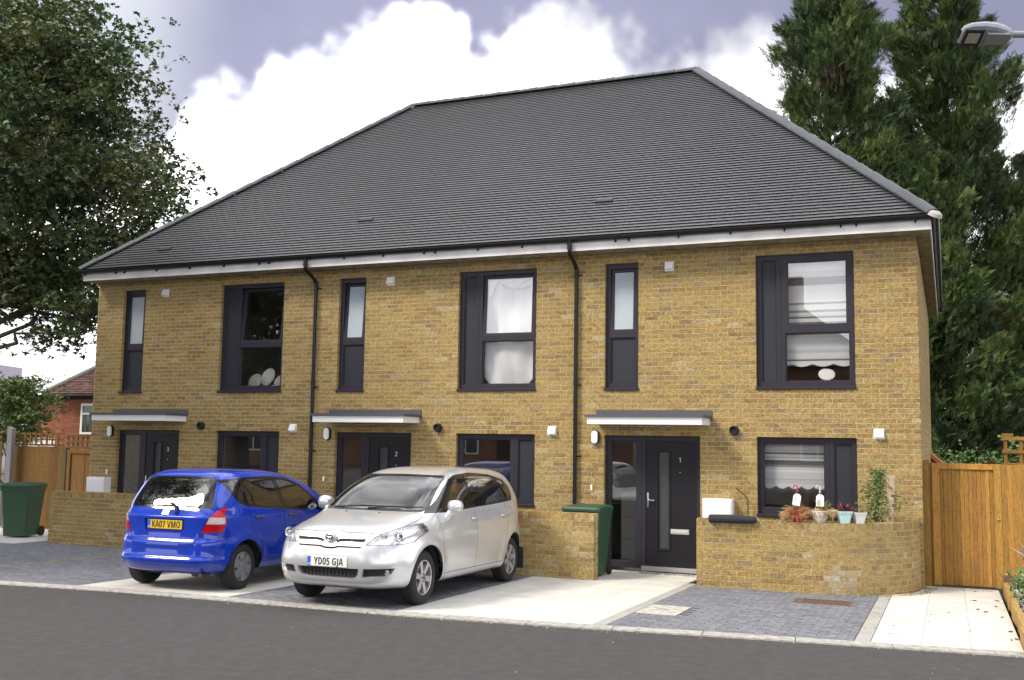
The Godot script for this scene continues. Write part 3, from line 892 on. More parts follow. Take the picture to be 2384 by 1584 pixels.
	for px in [-5.335, -10.50]:
		var d := MB.new()
		d.tube([Vector3(px + 0.02, ey - 0.05, fz + 0.062), Vector3(px + 0.02, 5.13, fz + 0.062), Vector3(px + 0.015, 5.07, fz + 0.04), Vector3(px + 0.003, 4.95, 0.14), Vector3(px, 4.88, 0.065), Vector3(px, 4.80, 0.058)], 0.034, 0.034, 12)
		d.tube([Vector3(px, 4.86, 0.058), Vector3(px, -0.05, 0.058)], 0.033, 0.033, 12)
		for yy in [4.85, 2.98, 1.2]: d.tube([Vector3(px, yy + 0.045, 0.058), Vector3(px, yy - 0.03, 0.058)], 0.039, 0.039, 12)
		d.tube([Vector3(px + 0.02, 5.20, fz + 0.062), Vector3(px + 0.02, 5.14, fz + 0.062)], 0.042, 0.042, 12)
		var dp := part("downpipe", d, M.black, house)
		for yy in [4.78, 2.93, 1.75]:
			var b := MB.new()
			b.box(Vector3(px - 0.05, yy - 0.012, 0.002), Vector3(px + 0.05, yy + 0.012, 0.02)); b.tube([Vector3(px + 0.06, yy, 0.012), Vector3(px + 0.085, yy, 0.012)], 0.014, 0.014, 8)
			part("pipe_clip", b, M.black, dp)

func tile_tone(r: RandomNumberGenerator) -> Color:
	var k := 0.058 * (0.92 + 0.16 * r.randf())
	return Color(k, k * 1.02, k * 1.18)

func tile_into(mb: MB, t: Transform3D, w: float, r: RandomNumberGenerator):
	# local x across, y up the slope, z out of the slope; tail raised over the course below, slightly cambered
	var c := tile_tone(r)
	var h := w / 2; var z0 := 0.036 + 0.0008 * r.randf(); var th := 0.020
	var y1 := 0.145
	var lo := [Vector3(-h, 0, z0), Vector3(0, 0, z0 + 0.0008), Vector3(h, 0, z0)]
	var hi := [Vector3(-h, y1, 0.010), Vector3(0, y1, 0.0108), Vector3(h, y1, 0.010)]
	for i in 2:
		mb.quad(t * lo[i], t * lo[i + 1], t * hi[i + 1], t * hi[i], c)
		mb.quad(t * (lo[i] + Vector3(0, 0.012, -th)), t * (lo[i + 1] + Vector3(0, 0.012, -th)), t * lo[i + 1], t * lo[i], c)
	mb.quad(t * (lo[0] - Vector3(0, 0, th)), t * lo[0], t * hi[0], t * (hi[0] - Vector3(0, 0, th)), c)
	mb.quad(t * lo[2], t * (lo[2] - Vector3(0, 0, th)), t * (hi[2] - Vector3(0, 0, th)), t * hi[2], c)

func tile_mesh(r: RandomNumberGenerator) -> ArrayMesh:
	var mb := MB.new()
	tile_into(mb, Transform3D.IDENTITY, 0.162, r)
	return mb.mesh()

# ---------------------------------------------------------------- ground, road, paving
var kerb_line := PackedVector2Array([Vector2(12, 4.4), Vector2(3, 4.85), Vector2(0.97, 5.07), Vector2(-0.55, 5.27), Vector2(-1.75, 5.42), Vector2(-3.37, 5.68), Vector2(-5.4, 5.90), Vector2(-7.3, 5.93), Vector2(-9.05, 5.97), Vector2(-11.0, 6.22), Vector2(-14.0, 6.65), Vector2(-20.0, 7.5), Vector2(-45.0, 11.0)])

func kerb_z(x: float) -> float:
	for i in kerb_line.size() - 1:
		if x <= kerb_line[i].x and x >= kerb_line[i + 1].x:
			return lerpf(kerb_line[i].y, kerb_line[i + 1].y, (kerb_line[i].x - x) / (kerb_line[i].x - kerb_line[i + 1].x))
	return 5.0

func pave_tone(r: RandomNumberGenerator) -> Color:
	var k := 0.82 + 0.36 * r.randf()
	var b := 1.0 + 0.08 * r.randf()
	return Color(0.205 * k, 0.212 * k, 0.232 * k * b)

# a bay of 200 x 100 block paving between x0..x1 and z0..kerb, on the tilted plane
func block_bay(called: String, x0: float, x1: float, z0: float, zend: Callable, singles: int, seed_: int, skip = null):
	var r := RandomNumberGenerator.new(); r.seed = seed_
	var bed := MB.new()
	var zs := 8
	for i in zs:
		var xa := lerpf(x0, x1, float(i) / zs); var xb := lerpf(x0, x1, float(i + 1) / zs)
		bed.quad(Vector3(xa, -0.006, zend.call(xa)), Vector3(xb, -0.006, zend.call(xb)), Vector3(xb, -0.006, z0), Vector3(xa, -0.006, z0))
	var bay := structure(called, bed, M.joint, GX)
	var list := []
	var row := 0
	var z := z0
	while z < 8.0:
		var x := x0 - (0.1 if row % 2 == 1 else 0.0)
		while x < x1:
			var a := maxf(x, x0); var b := minf(x + 0.2, x1)
			var lim: float = zend.call((a + b) / 2)
			if b - a > 0.03 and z < lim - 0.02:
				var ok := true
				if skip != null: ok = not skip.call((a + b) / 2, z + 0.05)
				if ok: list.append([a, b, z, minf(z + 0.1, lim)])
			x += 0.2
		row += 1
		z += 0.1
	list.sort_custom(func(p, q): return p[2] > q[2])
	var joined := MB.new()
	var shapes := []
	for i in 14:
		var m := MB.new(); block_into(m, -0.098, 0.098, -0.048, 0.048, r); shapes.append(m.mesh())
	var count := 0
	for b in list:
		var full: bool = b[1] - b[0] > 0.199 and b[3] - b[2] > 0.099
		if full and count < singles:
			count += 1
			var o := part("paving_block", shapes[r.randi() % shapes.size()], M.stone, bay)
			o.position = Vector3((b[0] + b[1]) / 2, 0.0016 * (r.randf() - 0.5), (b[2] + b[3]) / 2)
		else:
			block_into(joined, b[0] + 0.002, b[1] - 0.002, b[2] + 0.002, b[3] - 0.002, r)
	if joined.v.size() > 0:
		var j := part("block_paving", joined, M.stone, bay)
		j.set_meta("kind", "stuff")

func block_into(mb: MB, xa: float, xb: float, za: float, zb: float, r: RandomNumberGenerator):
	var c := pave_tone(r)
	var h := 0.0012 * (r.randf() - 0.5); var e := 0.004
	var o := [Vector3(xa, h - 0.004, zb), Vector3(xb, h - 0.004, zb), Vector3(xb, h - 0.004, za), Vector3(xa, h - 0.004, za)]
	var f := [Vector3(xa + e, h, zb - e), Vector3(xb - e, h, zb - e), Vector3(xb - e, h, za + e), Vector3(xa + e, h, za + e)]
	mb.quad(f[0], f[1], f[2], f[3], c)
	for i in 4:
		var j := (i + 1) % 4
		mb.quad(o[i], o[j], f[j], f[i], c)
		mb.quad(o[i] - Vector3(0, 0.03, 0), o[j] - Vector3(0, 0.03, 0), o[j], o[i], c)

func slab_tone(r: RandomNumberGenerator, warm := 1.0) -> Color:
	var k := 0.96 + 0.07 * r.randf()
	return Color(0.58 * k, 0.565 * k, 0.52 * k * (0.98 + 0.05 * r.randf()) * warm)

# a strip of pale concrete flags given as a list of cell borders
func flag_strip(called: String, xs: Array, z0: float, zend: Callable, step: float, seed_: int, gap := 0.004, tone := 1.0):
	var r := RandomNumberGenerator.new(); r.seed = seed_
	var bed := MB.new()
	for i in xs.size() - 1:
		bed.quad(Vector3(xs[i], -0.005, zend.call(xs[i])), Vector3(xs[i + 1], -0.005, zend.call(xs[i + 1])), Vector3(xs[i + 1], -0.005, z0), Vector3(xs[i], -0.005, z0))
	var st := structure(called, bed, M.pale_joint, GX)
	for i in xs.size() - 1:
		var z := z0
		while true:
			var a: float = xs[i] + gap / 2; var b: float = xs[i + 1] - gap / 2
			var ea: float = minf(z + step, zend.call(a)); var eb: float = minf(z + step, zend.call(b))
			if minf(ea, eb) - z < 0.05: break
			var m := MB.new()
			var c := slab_tone(r)
			c = Color(c.r * tone, c.g * tone, c.b * tone)
			var h := 0.001 * (r.randf() - 0.5)
			var za := z + gap / 2
			m.quad(Vector3(a, h, ea - gap / 2), Vector3(b, h, eb - gap / 2), Vector3(b, h, za), Vector3(a, h, za), c)
			m.quad(Vector3(a, h - 0.03, ea - gap / 2), Vector3(b, h - 0.03, eb - gap / 2), Vector3(b, h, eb - gap / 2), Vector3(a, h, ea - gap / 2), c)
			m.quad(Vector3(a, h - 0.03, za), Vector3(a, h - 0.03, ea - gap / 2), Vector3(a, h, ea - gap / 2), Vector3(a, h, za), c)
			m.quad(Vector3(b, h - 0.03, eb - gap / 2), Vector3(b, h - 0.03, za), Vector3(b, h, za), Vector3(b, h, eb - gap / 2), c)
			part("flagstone", m, M.flag, st)
			z += step

func make_ground():
	var g := MB.new()
	var E := 320.0
	g.quad(Vector3(-E, -0.10, E), Vector3(E, -0.10, E), Vector3(E, -0.10, -E), Vector3(-E, -0.10, -E))
	structure("ground", g, M.earth, GX)
	# road: from the kerb towards and past the camera
	var road := MB.new()
	for i in kerb_line.size() - 1:
		var a := kerb_line[i]; var b := kerb_line[i + 1]
		road.quad(Vector3(b.x, -0.018, 26.0), Vector3(a.x, -0.018, 26.0), Vector3(a.x, -0.018, a.y - 0.05), Vector3(b.x, -0.018, b.y - 0.05))
	structure("road", road, M.asphalt, GX)
	# flush kerb stones, each about 0.9 m
	var kb := MB.new()
	var r := RandomNumberGenerator.new(); r.seed = 88
	for i in kerb_line.size() - 1:
		var a := kerb_line[i]; var b := kerb_line[i + 1]
		kb.quad(Vector3(b.x, -0.010, b.y + 0.0), Vector3(a.x, -0.010, a.y), Vector3(a.x, -0.010, a.y - 0.02), Vector3(b.x, -0.010, b.y - 0.02))
	var ks := structure("kerb", kb, M.pale_joint, GX)
	var x := 8.0
	while x > -24.0:
		var z0 := kerb_z(x); var z1 := kerb_z(x - 0.91)
		var p := Vector3(x, 0, z0); var q := Vector3(x - 0.91, 0, z1)
		var m := MB.new()
		var k := 0.90 + 0.2 * r.randf()
		var len := p.distance_to(q)
		m.cham(Vector3(-len / 2 + 0.003, -0.2, -0.035), Vector3(len / 2 - 0.003, 0.2, 0.0), 0.006, Color(0.50 * k, 0.485 * k, 0.45 * k))
		var o := part("kerb_stone", m, M.stone, ks)
		var ang := -atan2(q.z - p.z, q.x - p.x)
		o.transform = Transform3D(Basis(Vector3.UP, ang) * Basis(Vector3.RIGHT, -PI / 2), (p + q) / 2 + Vector3(0, 0.001 + 0.002 * r.randf(), 0.075)).scaled_local(Vector3(1, 0.55, 1))
		x -= 0.91
	var kz := func(xx): return kerb_z(xx) - 0.035
	# pale flags
	flag_strip("door_path", [-5.42, -4.84, -4.26, -3.72, -3.18], 0.02, kz, 0.6, 3)
	flag_strip("path_edging", [-3.178, -3.04], 1.2, kz, 0.9, 4, 0.006, 0.62)
	flag_strip("side_path", [-0.40, 0.07, 0.52, 0.985], -0.55, kz, 0.9, 6, 0.006)
	flag_strip("edging_strip", [-0.555, -0.404], 0.6, kz, 0.9, 7, 0.006, 0.62)
	flag_strip("bay_divider", [-9.95, -9.37, -8.79, -8.21, -7.72], 0.02, kz, 0.6, 8)
	flag_strip("bin_path", [-20.0, -19.1, -18.2, -17.3, -16.4, -15.5], -0.9, func(xx): return 2.15, 0.6, 9)
	# block paving
	block_bay("parking_bay", -3.036, -0.559, 0.5, kz, 300, 21, func(a, z): return (a > -3.06 and a < -2.53 and z > 3.68 and z < 4.5) or (a > -1.53 and a < -0.81 and z > 2.02 and z < 2.54))
	block_bay("parking_bay", -7.716, -5.424, 1.0, kz, 300, 22)
	block_bay("parking_bay", -15.5, -9.954, 0.6, kz, 150, 23)
	block_bay("parking_bay", -22.0, -15.504, 2.16, kz, 0, 24)
	# yellow marker blocks
	for i in 6:
		var m := MB.new()
		m.box(Vector3(-0.05, -0.02, -0.13), Vector3(0.05, 0.0025, 0.13), Color(0.42, 0.31, 0.10))
		var o := part("marker_block", m, M.stone, self)
		o.transform = GX * Transform3D(Basis(Vector3.UP, 0.03), Vector3(-12.49, 0.002, 2.62 + i * 0.47))
		tag(o, "faded yellow marker brick set in the grey paving left of the blue car", "marker", "yellow bay marker bricks")
	# cover slab and drain grating in the right bay
	var m := MB.new()
	m.box(Vector3(-3.03, -0.03, 3.70), Vector3(-2.55, 0.001, 4.49), Color(0.56, 0.55, 0.48))
	var cv := part("access_cover", m, M.stone, self)
	cv.transform = GX
	tag(cv, "pale concrete access cover set flush in the grey block paving", "cover")
	m = MB.new(); m.box(Vector3(-2.87, 0.0012, 4.03), Vector3(-2.72, 0.004, 4.06), Color(0.25, 0.24, 0.22)); m.box(Vector3(-2.87, 0.0012, 4.12), Vector3(-2.72, 0.004, 4.15), Color(0.25, 0.24, 0.22)); part("lifting_slot", m, M.vmatte, cv)
	var t := thing("drain_grating", "rusty brown drain grating in the paving before the curved brick wall", "drain", GX * Vector3(-1.17, 0, 2.28))
	t.rotation.x = -SLOPE
	m = MB.new(); m.box(Vector3(-0.345, -0.05, -0.24), Vector3(0.345, -0.035, 0.24), Color(0.012, 0.010, 0.008)); part("sump", m, M.vmatte, t)
	m = MB.new(); m.ring(Vector2(-0.345, -0.24), Vector2(0.345, 0.24), Vector2(-0.315, -0.21), Vector2(0.315, 0.21), -0.03, 0.004, Color(0.13, 0.07, 0.04), 0.0)
	var fr := part("frame", m, M.vmatte, t); fr.rotation.x = -PI / 2
	for i in 16:
		m = MB.new(); m.box(Vector3(-0.009, -0.03, -0.21), Vector3(0.009, 0.002, 0.21), Color(0.15, 0.08, 0.045)); var b := part("bar", m, M.vmatte, t); b.position.x = -0.295 + i * 0.0393
	m = MB.new(); m.box(Vector3(-0.315, -0.03, -0.012), Vector3(0.315, 0.003, 0.012), Color(0.15, 0.08, 0.045)); part("bar", m, M.vmatte, t)
	litter()

func litter():
	# grit and leaf crumbs that gather along walls and kerb
	var r := RandomNumberGenerator.new(); r.seed = 300
	var m := MB.new()
	for i in 2000:
		var p: Vector3
		var k := r.randf()
		if k < 0.40:
			var a := r.randf() * 2.3 - 0.35
			p = Vector3(-1.5 + 1.5 * sin(a), 0, 1.44 * cos(a)) + Vector3(r.randf() * 0.12, 0, 0.02 + absf(r.randfn()) * 0.06)
			if p.x < -3.0: continue
		elif k < 0.62:
			var x := -11.0 + r.randf() * 13.0
			p = Vector3(x, -0.018, kerb_z(x) + 0.19 + absf(r.randfn()) * 0.07)
		elif k < 0.67: p = Vector3(-0.9 + r.randf() * 1.9 * r.randf(), 0, 0.9 + r.randf() * 4.0)
		elif k < 0.9: p = Vector3(-4.2 + r.randf() * 0.9, 0, 0.12 + absf(r.randfn()) * 0.1)
		elif k < 0.95: p = Vector3(0.1 + r.randf() * 0.8, 0, -0.4 + absf(r.randfn()) * 0.12)
		else: p = Vector3(-6 + r.randf() * 8.0, -0.018, 6.0 + r.randf() * 4.0)
		p = GX * (p + Vector3(0, 0.004, 0))
		var s := 0.003 + 0.010 * r.randf() * r.randf()
		var tone: Color = [Color(0.28, 0.24, 0.15), Color(0.14, 0.10, 0.05), Color(0.42, 0.40, 0.33), Color(0.10, 0.13, 0.04)][r.randi() % 4]
		var b := Basis(Vector3.UP, r.randf() * TAU) * Basis(Vector3.RIGHT, r.randf() * 0.7)
		m.xbox(Transform3D(b, p), Vector3(s * 1.7, s * 0.5, s), tone, "d")
	var o := part("grit", m, M.vmatte, self)
	o.set_meta("kind", "stuff")
	tag(o, "scattered grit and leaf crumbs along the curved wall and kerb", "grit")
	m = MB.new()
	for i in 15:
		var p := Vector3(0.55 + r.randf() * 0.42, 0.006, 0.2 + r.randf() * 4.6) if i < 10 else Vector3(0.1 + r.randf() * 0.6, 0.006, -0.35 + r.randf() * 0.25)
		if i < 10 and r.randf() < 0.7: p.x = 0.86 + r.randf() * 0.11
		p = GX * p
		var b := Basis(Vector3.UP, r.randf() * TAU) * Basis(Vector3.RIGHT, 0.3 * r.randfn())
		var s := 0.022 + 0.02 * r.randf()
		var c: Color = [Color(0.20, 0.06, 0.03), Color(0.16, 0.10, 0.04), Color(0.08, 0.05, 0.03)][r.randi() % 3]
		m.tri(p + b * Vector3(-s, 0, 0), p + b * Vector3(0, 0, s * 0.5), p + b * Vector3(s, 0.008, 0), c)
		m.tri(p + b * Vector3(-s, 0, 0), p + b * Vector3(s, 0.008, 0), p + b * Vector3(0, 0.004, -s * 0.5), c)
	o = part("fallen_leaves", m, M.vmatte, self)
	o.set_meta("kind", "stuff")
	tag(o, "brown fallen leaves along the edge of the pale side path", "leaves")

# ---------------------------------------------------------------- low garden walls
func wall_brick(t: Node, shapes: Array, xf: Transform3D, r: RandomNumberGenerator):
	var o := part("brick", shapes[r.randi() % shapes.size()], M.brick, t)
	o.transform = xf

func straight_wall(label: String, x0: float, x1: float, z: float, dx_bond: float, seed_: int):
	# front face at z, from x0 to x1; 12 courses under a brick-on-edge cap
	var t := thing("garden_wall", label, "wall", Vector3(0, gy(z), 0))
	var r := RandomNumberGenerator.new(); r.seed = seed_
	var TH := 0.215; var base := -0.05
	var core := MB.new(); core.box(Vector3(x0 + 0.004, -0.2, z - TH + 0.004), Vector3(x1 - 0.004, base + 0.9 + 0.10, z - 0.004)); part("mortar", core, M.mortar, t)
	var full := brick_variants(0.215, 0.065, 0.09, 18, seed_ + 1); var half := brick_variants(0.1025, 0.065, 0.09, 10, seed_ + 2); var cap := brick_variants(0.065, 0.1025, TH, 14, seed_ + 3)
	for n in 12:
		var y := base + n * BH + 0.0375
		var x := x1
		var first := true
		while x > x0 + 0.05:
			var w := 0.215
			if first and n % 2 == 1: w = 0.1025
			first = false
			if x - w < x0 - 0.02: w = 0.1025
			wall_brick(t, full if w > 0.2 else half, Transform3D(Basis.IDENTITY, Vector3(x - w / 2, y, z)), r)
			x -= w + 0.01
		for e in 2:   # the two ends
			var xe := x1 if e == 0 else x0
			var b := Basis(Vector3.UP, PI / 2 if e == 0 else -PI / 2)
			if n % 2 == 1: wall_brick(t, half, Transform3D(b, Vector3(xe - (0.0005 if e == 0 else -0.0005), y, z - 0.16)), r)
			else: wall_brick(t, half, Transform3D(b, Vector3(xe - (0.0005 if e == 0 else -0.0005), y, z - 0.155)), r)
	var x := x1
	while x > x0 + 0.04:
		wall_brick(t, cap, Transform3D(Basis.IDENTITY, Vector3(x - 0.0325, base + 0.9 + 0.057, z + 0.001)), r)
		x -= 0.075

func curved_wall():
	# straight run, then a quarter turn back to the house corner
	var t := thing("garden_wall", "low curved yellow brick wall with flower pots standing on its brick cap", "wall", Vector3(0, gy(1.3), 0))
	var r := RandomNumberGenerator.new(); r.seed = 900
	var TH := 0.215; var base := -0.05
	var path := []      # points of the front face with outward normals, spaced finely
	var z0 := 1.42
	var xs := -2.985
	while xs < -1.5: path.append([Vector3(xs, 0, z0 + (-1.5 - xs) * 0.05), Vector3(0.05, 0, 1).normalized()]); xs += 0.01
	var a := 0.0
	while a < 1.62:
		path.append([Vector3(-1.5 + 1.455 * sin(a), 0, 1.42 * cos(a)), Vector3(sin(a) / 1.455, 0, cos(a) / 1.42).normalized()]); a += 0.007
	var acc := [0.0]
	for i in range(1, path.size()): acc.append(acc[i - 1] + path[i][0].distance_to(path[i - 1][0]))
	var total: float = acc[-1]
	var core := MB.new()
	for i in range(0, path.size() - 4, 4):
		var p = path[i]; var q = path[mini(i + 4, path.size() - 1)]
		var pf: Vector3 = p[0] - p[1] * 0.004; var qf: Vector3 = q[0] - q[1] * 0.004; var pb: Vector3 = p[0] - p[1] * (TH - 0.006); var qb: Vector3 = q[0] - q[1] * (TH - 0.006)
		var u := Vector3(0, base + 0.997, 0); var d := Vector3(0, -0.25, 0)
		core.quad(pf + d, qf + d, qf + u, pf + u); core.quad(qb + d, pb + d, pb + u, qb + u); core.quad(pf + u, qf + u, qb + u, pb + u)
	core.quad(path[0][0] - path[0][1] * TH + Vector3(0.006, -0.25, 0), path[0][0] + Vector3(0.006, -0.25, 0), path[0][0] + Vector3(0.006, base + 0.997, 0), path[0][0] - path[0][1] * TH + Vector3(0.006, base + 0.997, 0))
	part("mortar", core, M.mortar, t)
	var at := func(s: float):
		var i := 0
		var lo := 0; var hi := acc.size() - 1
		while hi - lo > 1:
			i = (lo + hi) / 2
			if acc[i] > s: hi = i
			else: lo = i
		var k: float = (s - acc[lo]) / maxf(1e-6, acc[hi] - acc[lo])
		return [path[lo][0].lerp(path[hi][0], k), path[lo][1].lerp(path[hi][1], k).normalized()]
	var full := brick_variants(0.215, 0.065, 0.09, 20, 901); var half := brick_variants(0.1015, 0.065, 0.09, 24, 902); var cap := brick_variants(0.064, 0.1025, TH, 16, 903)
	var joined := MB.new()
	var count := 0
	var turn_s: float = 1.45
	for n in range(-1, 12):
		var y := base + n * BH + 0.0375
		var s := 0.0
		var first := true
		var turned := false
		while s < total - 0.05:
			var w := 0.215
			if (first and posmod(n, 2) == 1) or s > turn_s - (0.1 if posmod(n, 2) == 1 else 0.0):
				w = 0.1015
				if not first and not turned and posmod(n, 2) == 1: w = 0.152
				if not first: turned = true
			first = false
			var mid = at.call(minf(s + w / 2, total))
			var b := Basis(Vector3.UP, atan2(mid[1].x, mid[1].z))
			var xf := Transform3D(b, mid[0] + Vector3(0, y, 0))
			# white lime bloom on some bricks low on the curve
			var bloom := clampf(1.25 - Vector2((xf.origin.x + 1.02) / 0.27, (y - 0.20) / 0.24).length(), 0.0, 1.0) * r.randf()
			if count < 250 and n >= 0 and s < 2.9 and w != 0.152 and bloom < 0.12:
				wall_brick(t, full if w > 0.2 else half, xf, r); count += 1
			else:
				var tmp := MB.new(); brick_into(tmp, -w / 2, w / 2, -0.0325, 0.0325, r, 0.09)
				var bs := joined.v.size()
				for q in tmp.v: joined.v.append(xf * q)
				for q in tmp.n: joined.n.append(xf.basis * q)
				for q in tmp.c: joined.c.append(q.lerp(Color(0.78, 0.72, 0.60), bloom * 0.85))
				for q in tmp.ix: joined.ix.append(q + bs)
			s += w + 0.0105
		# end face at the door path
		var b := Basis(Vector3.UP, -PI / 2)
		wall_brick(t, half, Transform3D(b, Vector3(-2.985, y, 1.42 + 0.074 - (0.16 if posmod(n, 2) == 1 else 0.155))), r)
	var j := part("brickwork", joined, M.brick, t); j.set_meta("kind", "stuff")
	var s := 0.033
	while s < total:
		var mid = at.call(s)
		wall_brick(t, cap, Transform3D(Basis(Vector3.UP, atan2(mid[1].x, mid[1].z)), mid[0] + mid[1] * 0.001 + Vector3(0, base + 0.9 + 0.057, 0)), r)
		s += 0.0752
	# pale lime bloom where the curve meets the paving is part of the bricks' own colour

# ---------------------------------------------------------------- timber fences and gates
func wood_tone(r: RandomNumberGenerator, dark := 1.0) -> Color:
	var k := (0.76 + 0.44 * r.randf()) * dark
	return Color(0.50 * k, 0.265 * k * (0.94 + 0.12 * r.randf()), 0.052 * k)

func board_mesh(w: float, h: float, d: float, c: Color) -> ArrayMesh:
	var m := MB.new(); m.cham(Vector3(-w / 2, 0, -d), Vector3(w / 2, h, 0), 0.003, c); return m.mesh()

func fence_panel(label: String, origin: Vector3, turn: float, length: float, height: float, board := 0.1, trellis := 0.0, dark := 1.0, seed_ := 1, group := "timber boundary fences"):
	var t := thing("timber_fence", label, "fence", origin, turn, group)
	var r := RandomNumberGenerator.new(); r.seed = seed_
	var n := int(round(length / board)); var w := length / n
	for i in n:
		var o := part("board", board_mesh(w * 1.08, height + 0.004 * r.randfn(), 0.014, wood_tone(r, dark)), M.wood, t)
		o.position = Vector3((i + 0.5) * w, 0.02, 0.012 + (0.004 if i % 2 == 0 else 0.0)); o.rotation.y = 0.05
	for y in [0.3, height - 0.25]:
		var o := part("rail", board_mesh(length, 0.08, 0.035, wood_tone(r, dark)), M.wood, t); o.position = Vector3(length / 2, y, -0.005)
	if trellis > 0.0:
		var y0 := height + 0.03
		for y in [y0, y0 + trellis / 2 - 0.02, y0 + trellis - 0.04]:
			var o := part("trellis_slat", board_mesh(length, 0.042, 0.018, wood_tone(r, dark * 0.9)), M.wood, t); o.position = Vector3(length / 2, y, 0.018)
		var x := 0.06
		while x < length - 0.02:
			var o := part("trellis_slat", board_mesh(0.04, trellis, 0.018, wood_tone(r, dark * 0.9)), M.wood, t); o.position = Vector3(x, y0, 0.036)
			x += 0.14
	return t

func framed_gate(label: String, origin: Vector3, turn: float, length: float, height: float, board: float, seed_: int, dark := 1.0):
	var t := thing("garden_gate", label, "gate", origin, turn)
	var r := RandomNumberGenerator.new(); r.seed = seed_
	var n := int(round((length - 0.2) / board)); var w := (length - 0.2) / n
	for i in n:
		var o := part("board", board_mesh(w * 0.99, height - 0.05, 0.018, wood_tone(r, dark * (0.96 + 0.08 * (i % 2)))), M.wood, t)
		o.position = Vector3(0.1 + (i + 0.5) * w, 0.03, -0.012 + 0.007 * (i % 2))
	for x in [0.05, length - 0.05]:
		var o := part("stile", board_mesh(0.1, height, 0.04, wood_tone(r, dark)), M.wood, t); o.position = Vector3(x, 0.02, 0.02)
	var o := part("rail", board_mesh(length - 0.201, 0.085, 0.04, wood_tone(r, dark * 1.05)), M.wood, t); o.position = Vector3(length / 2, height - 0.065, 0.019)
	return t

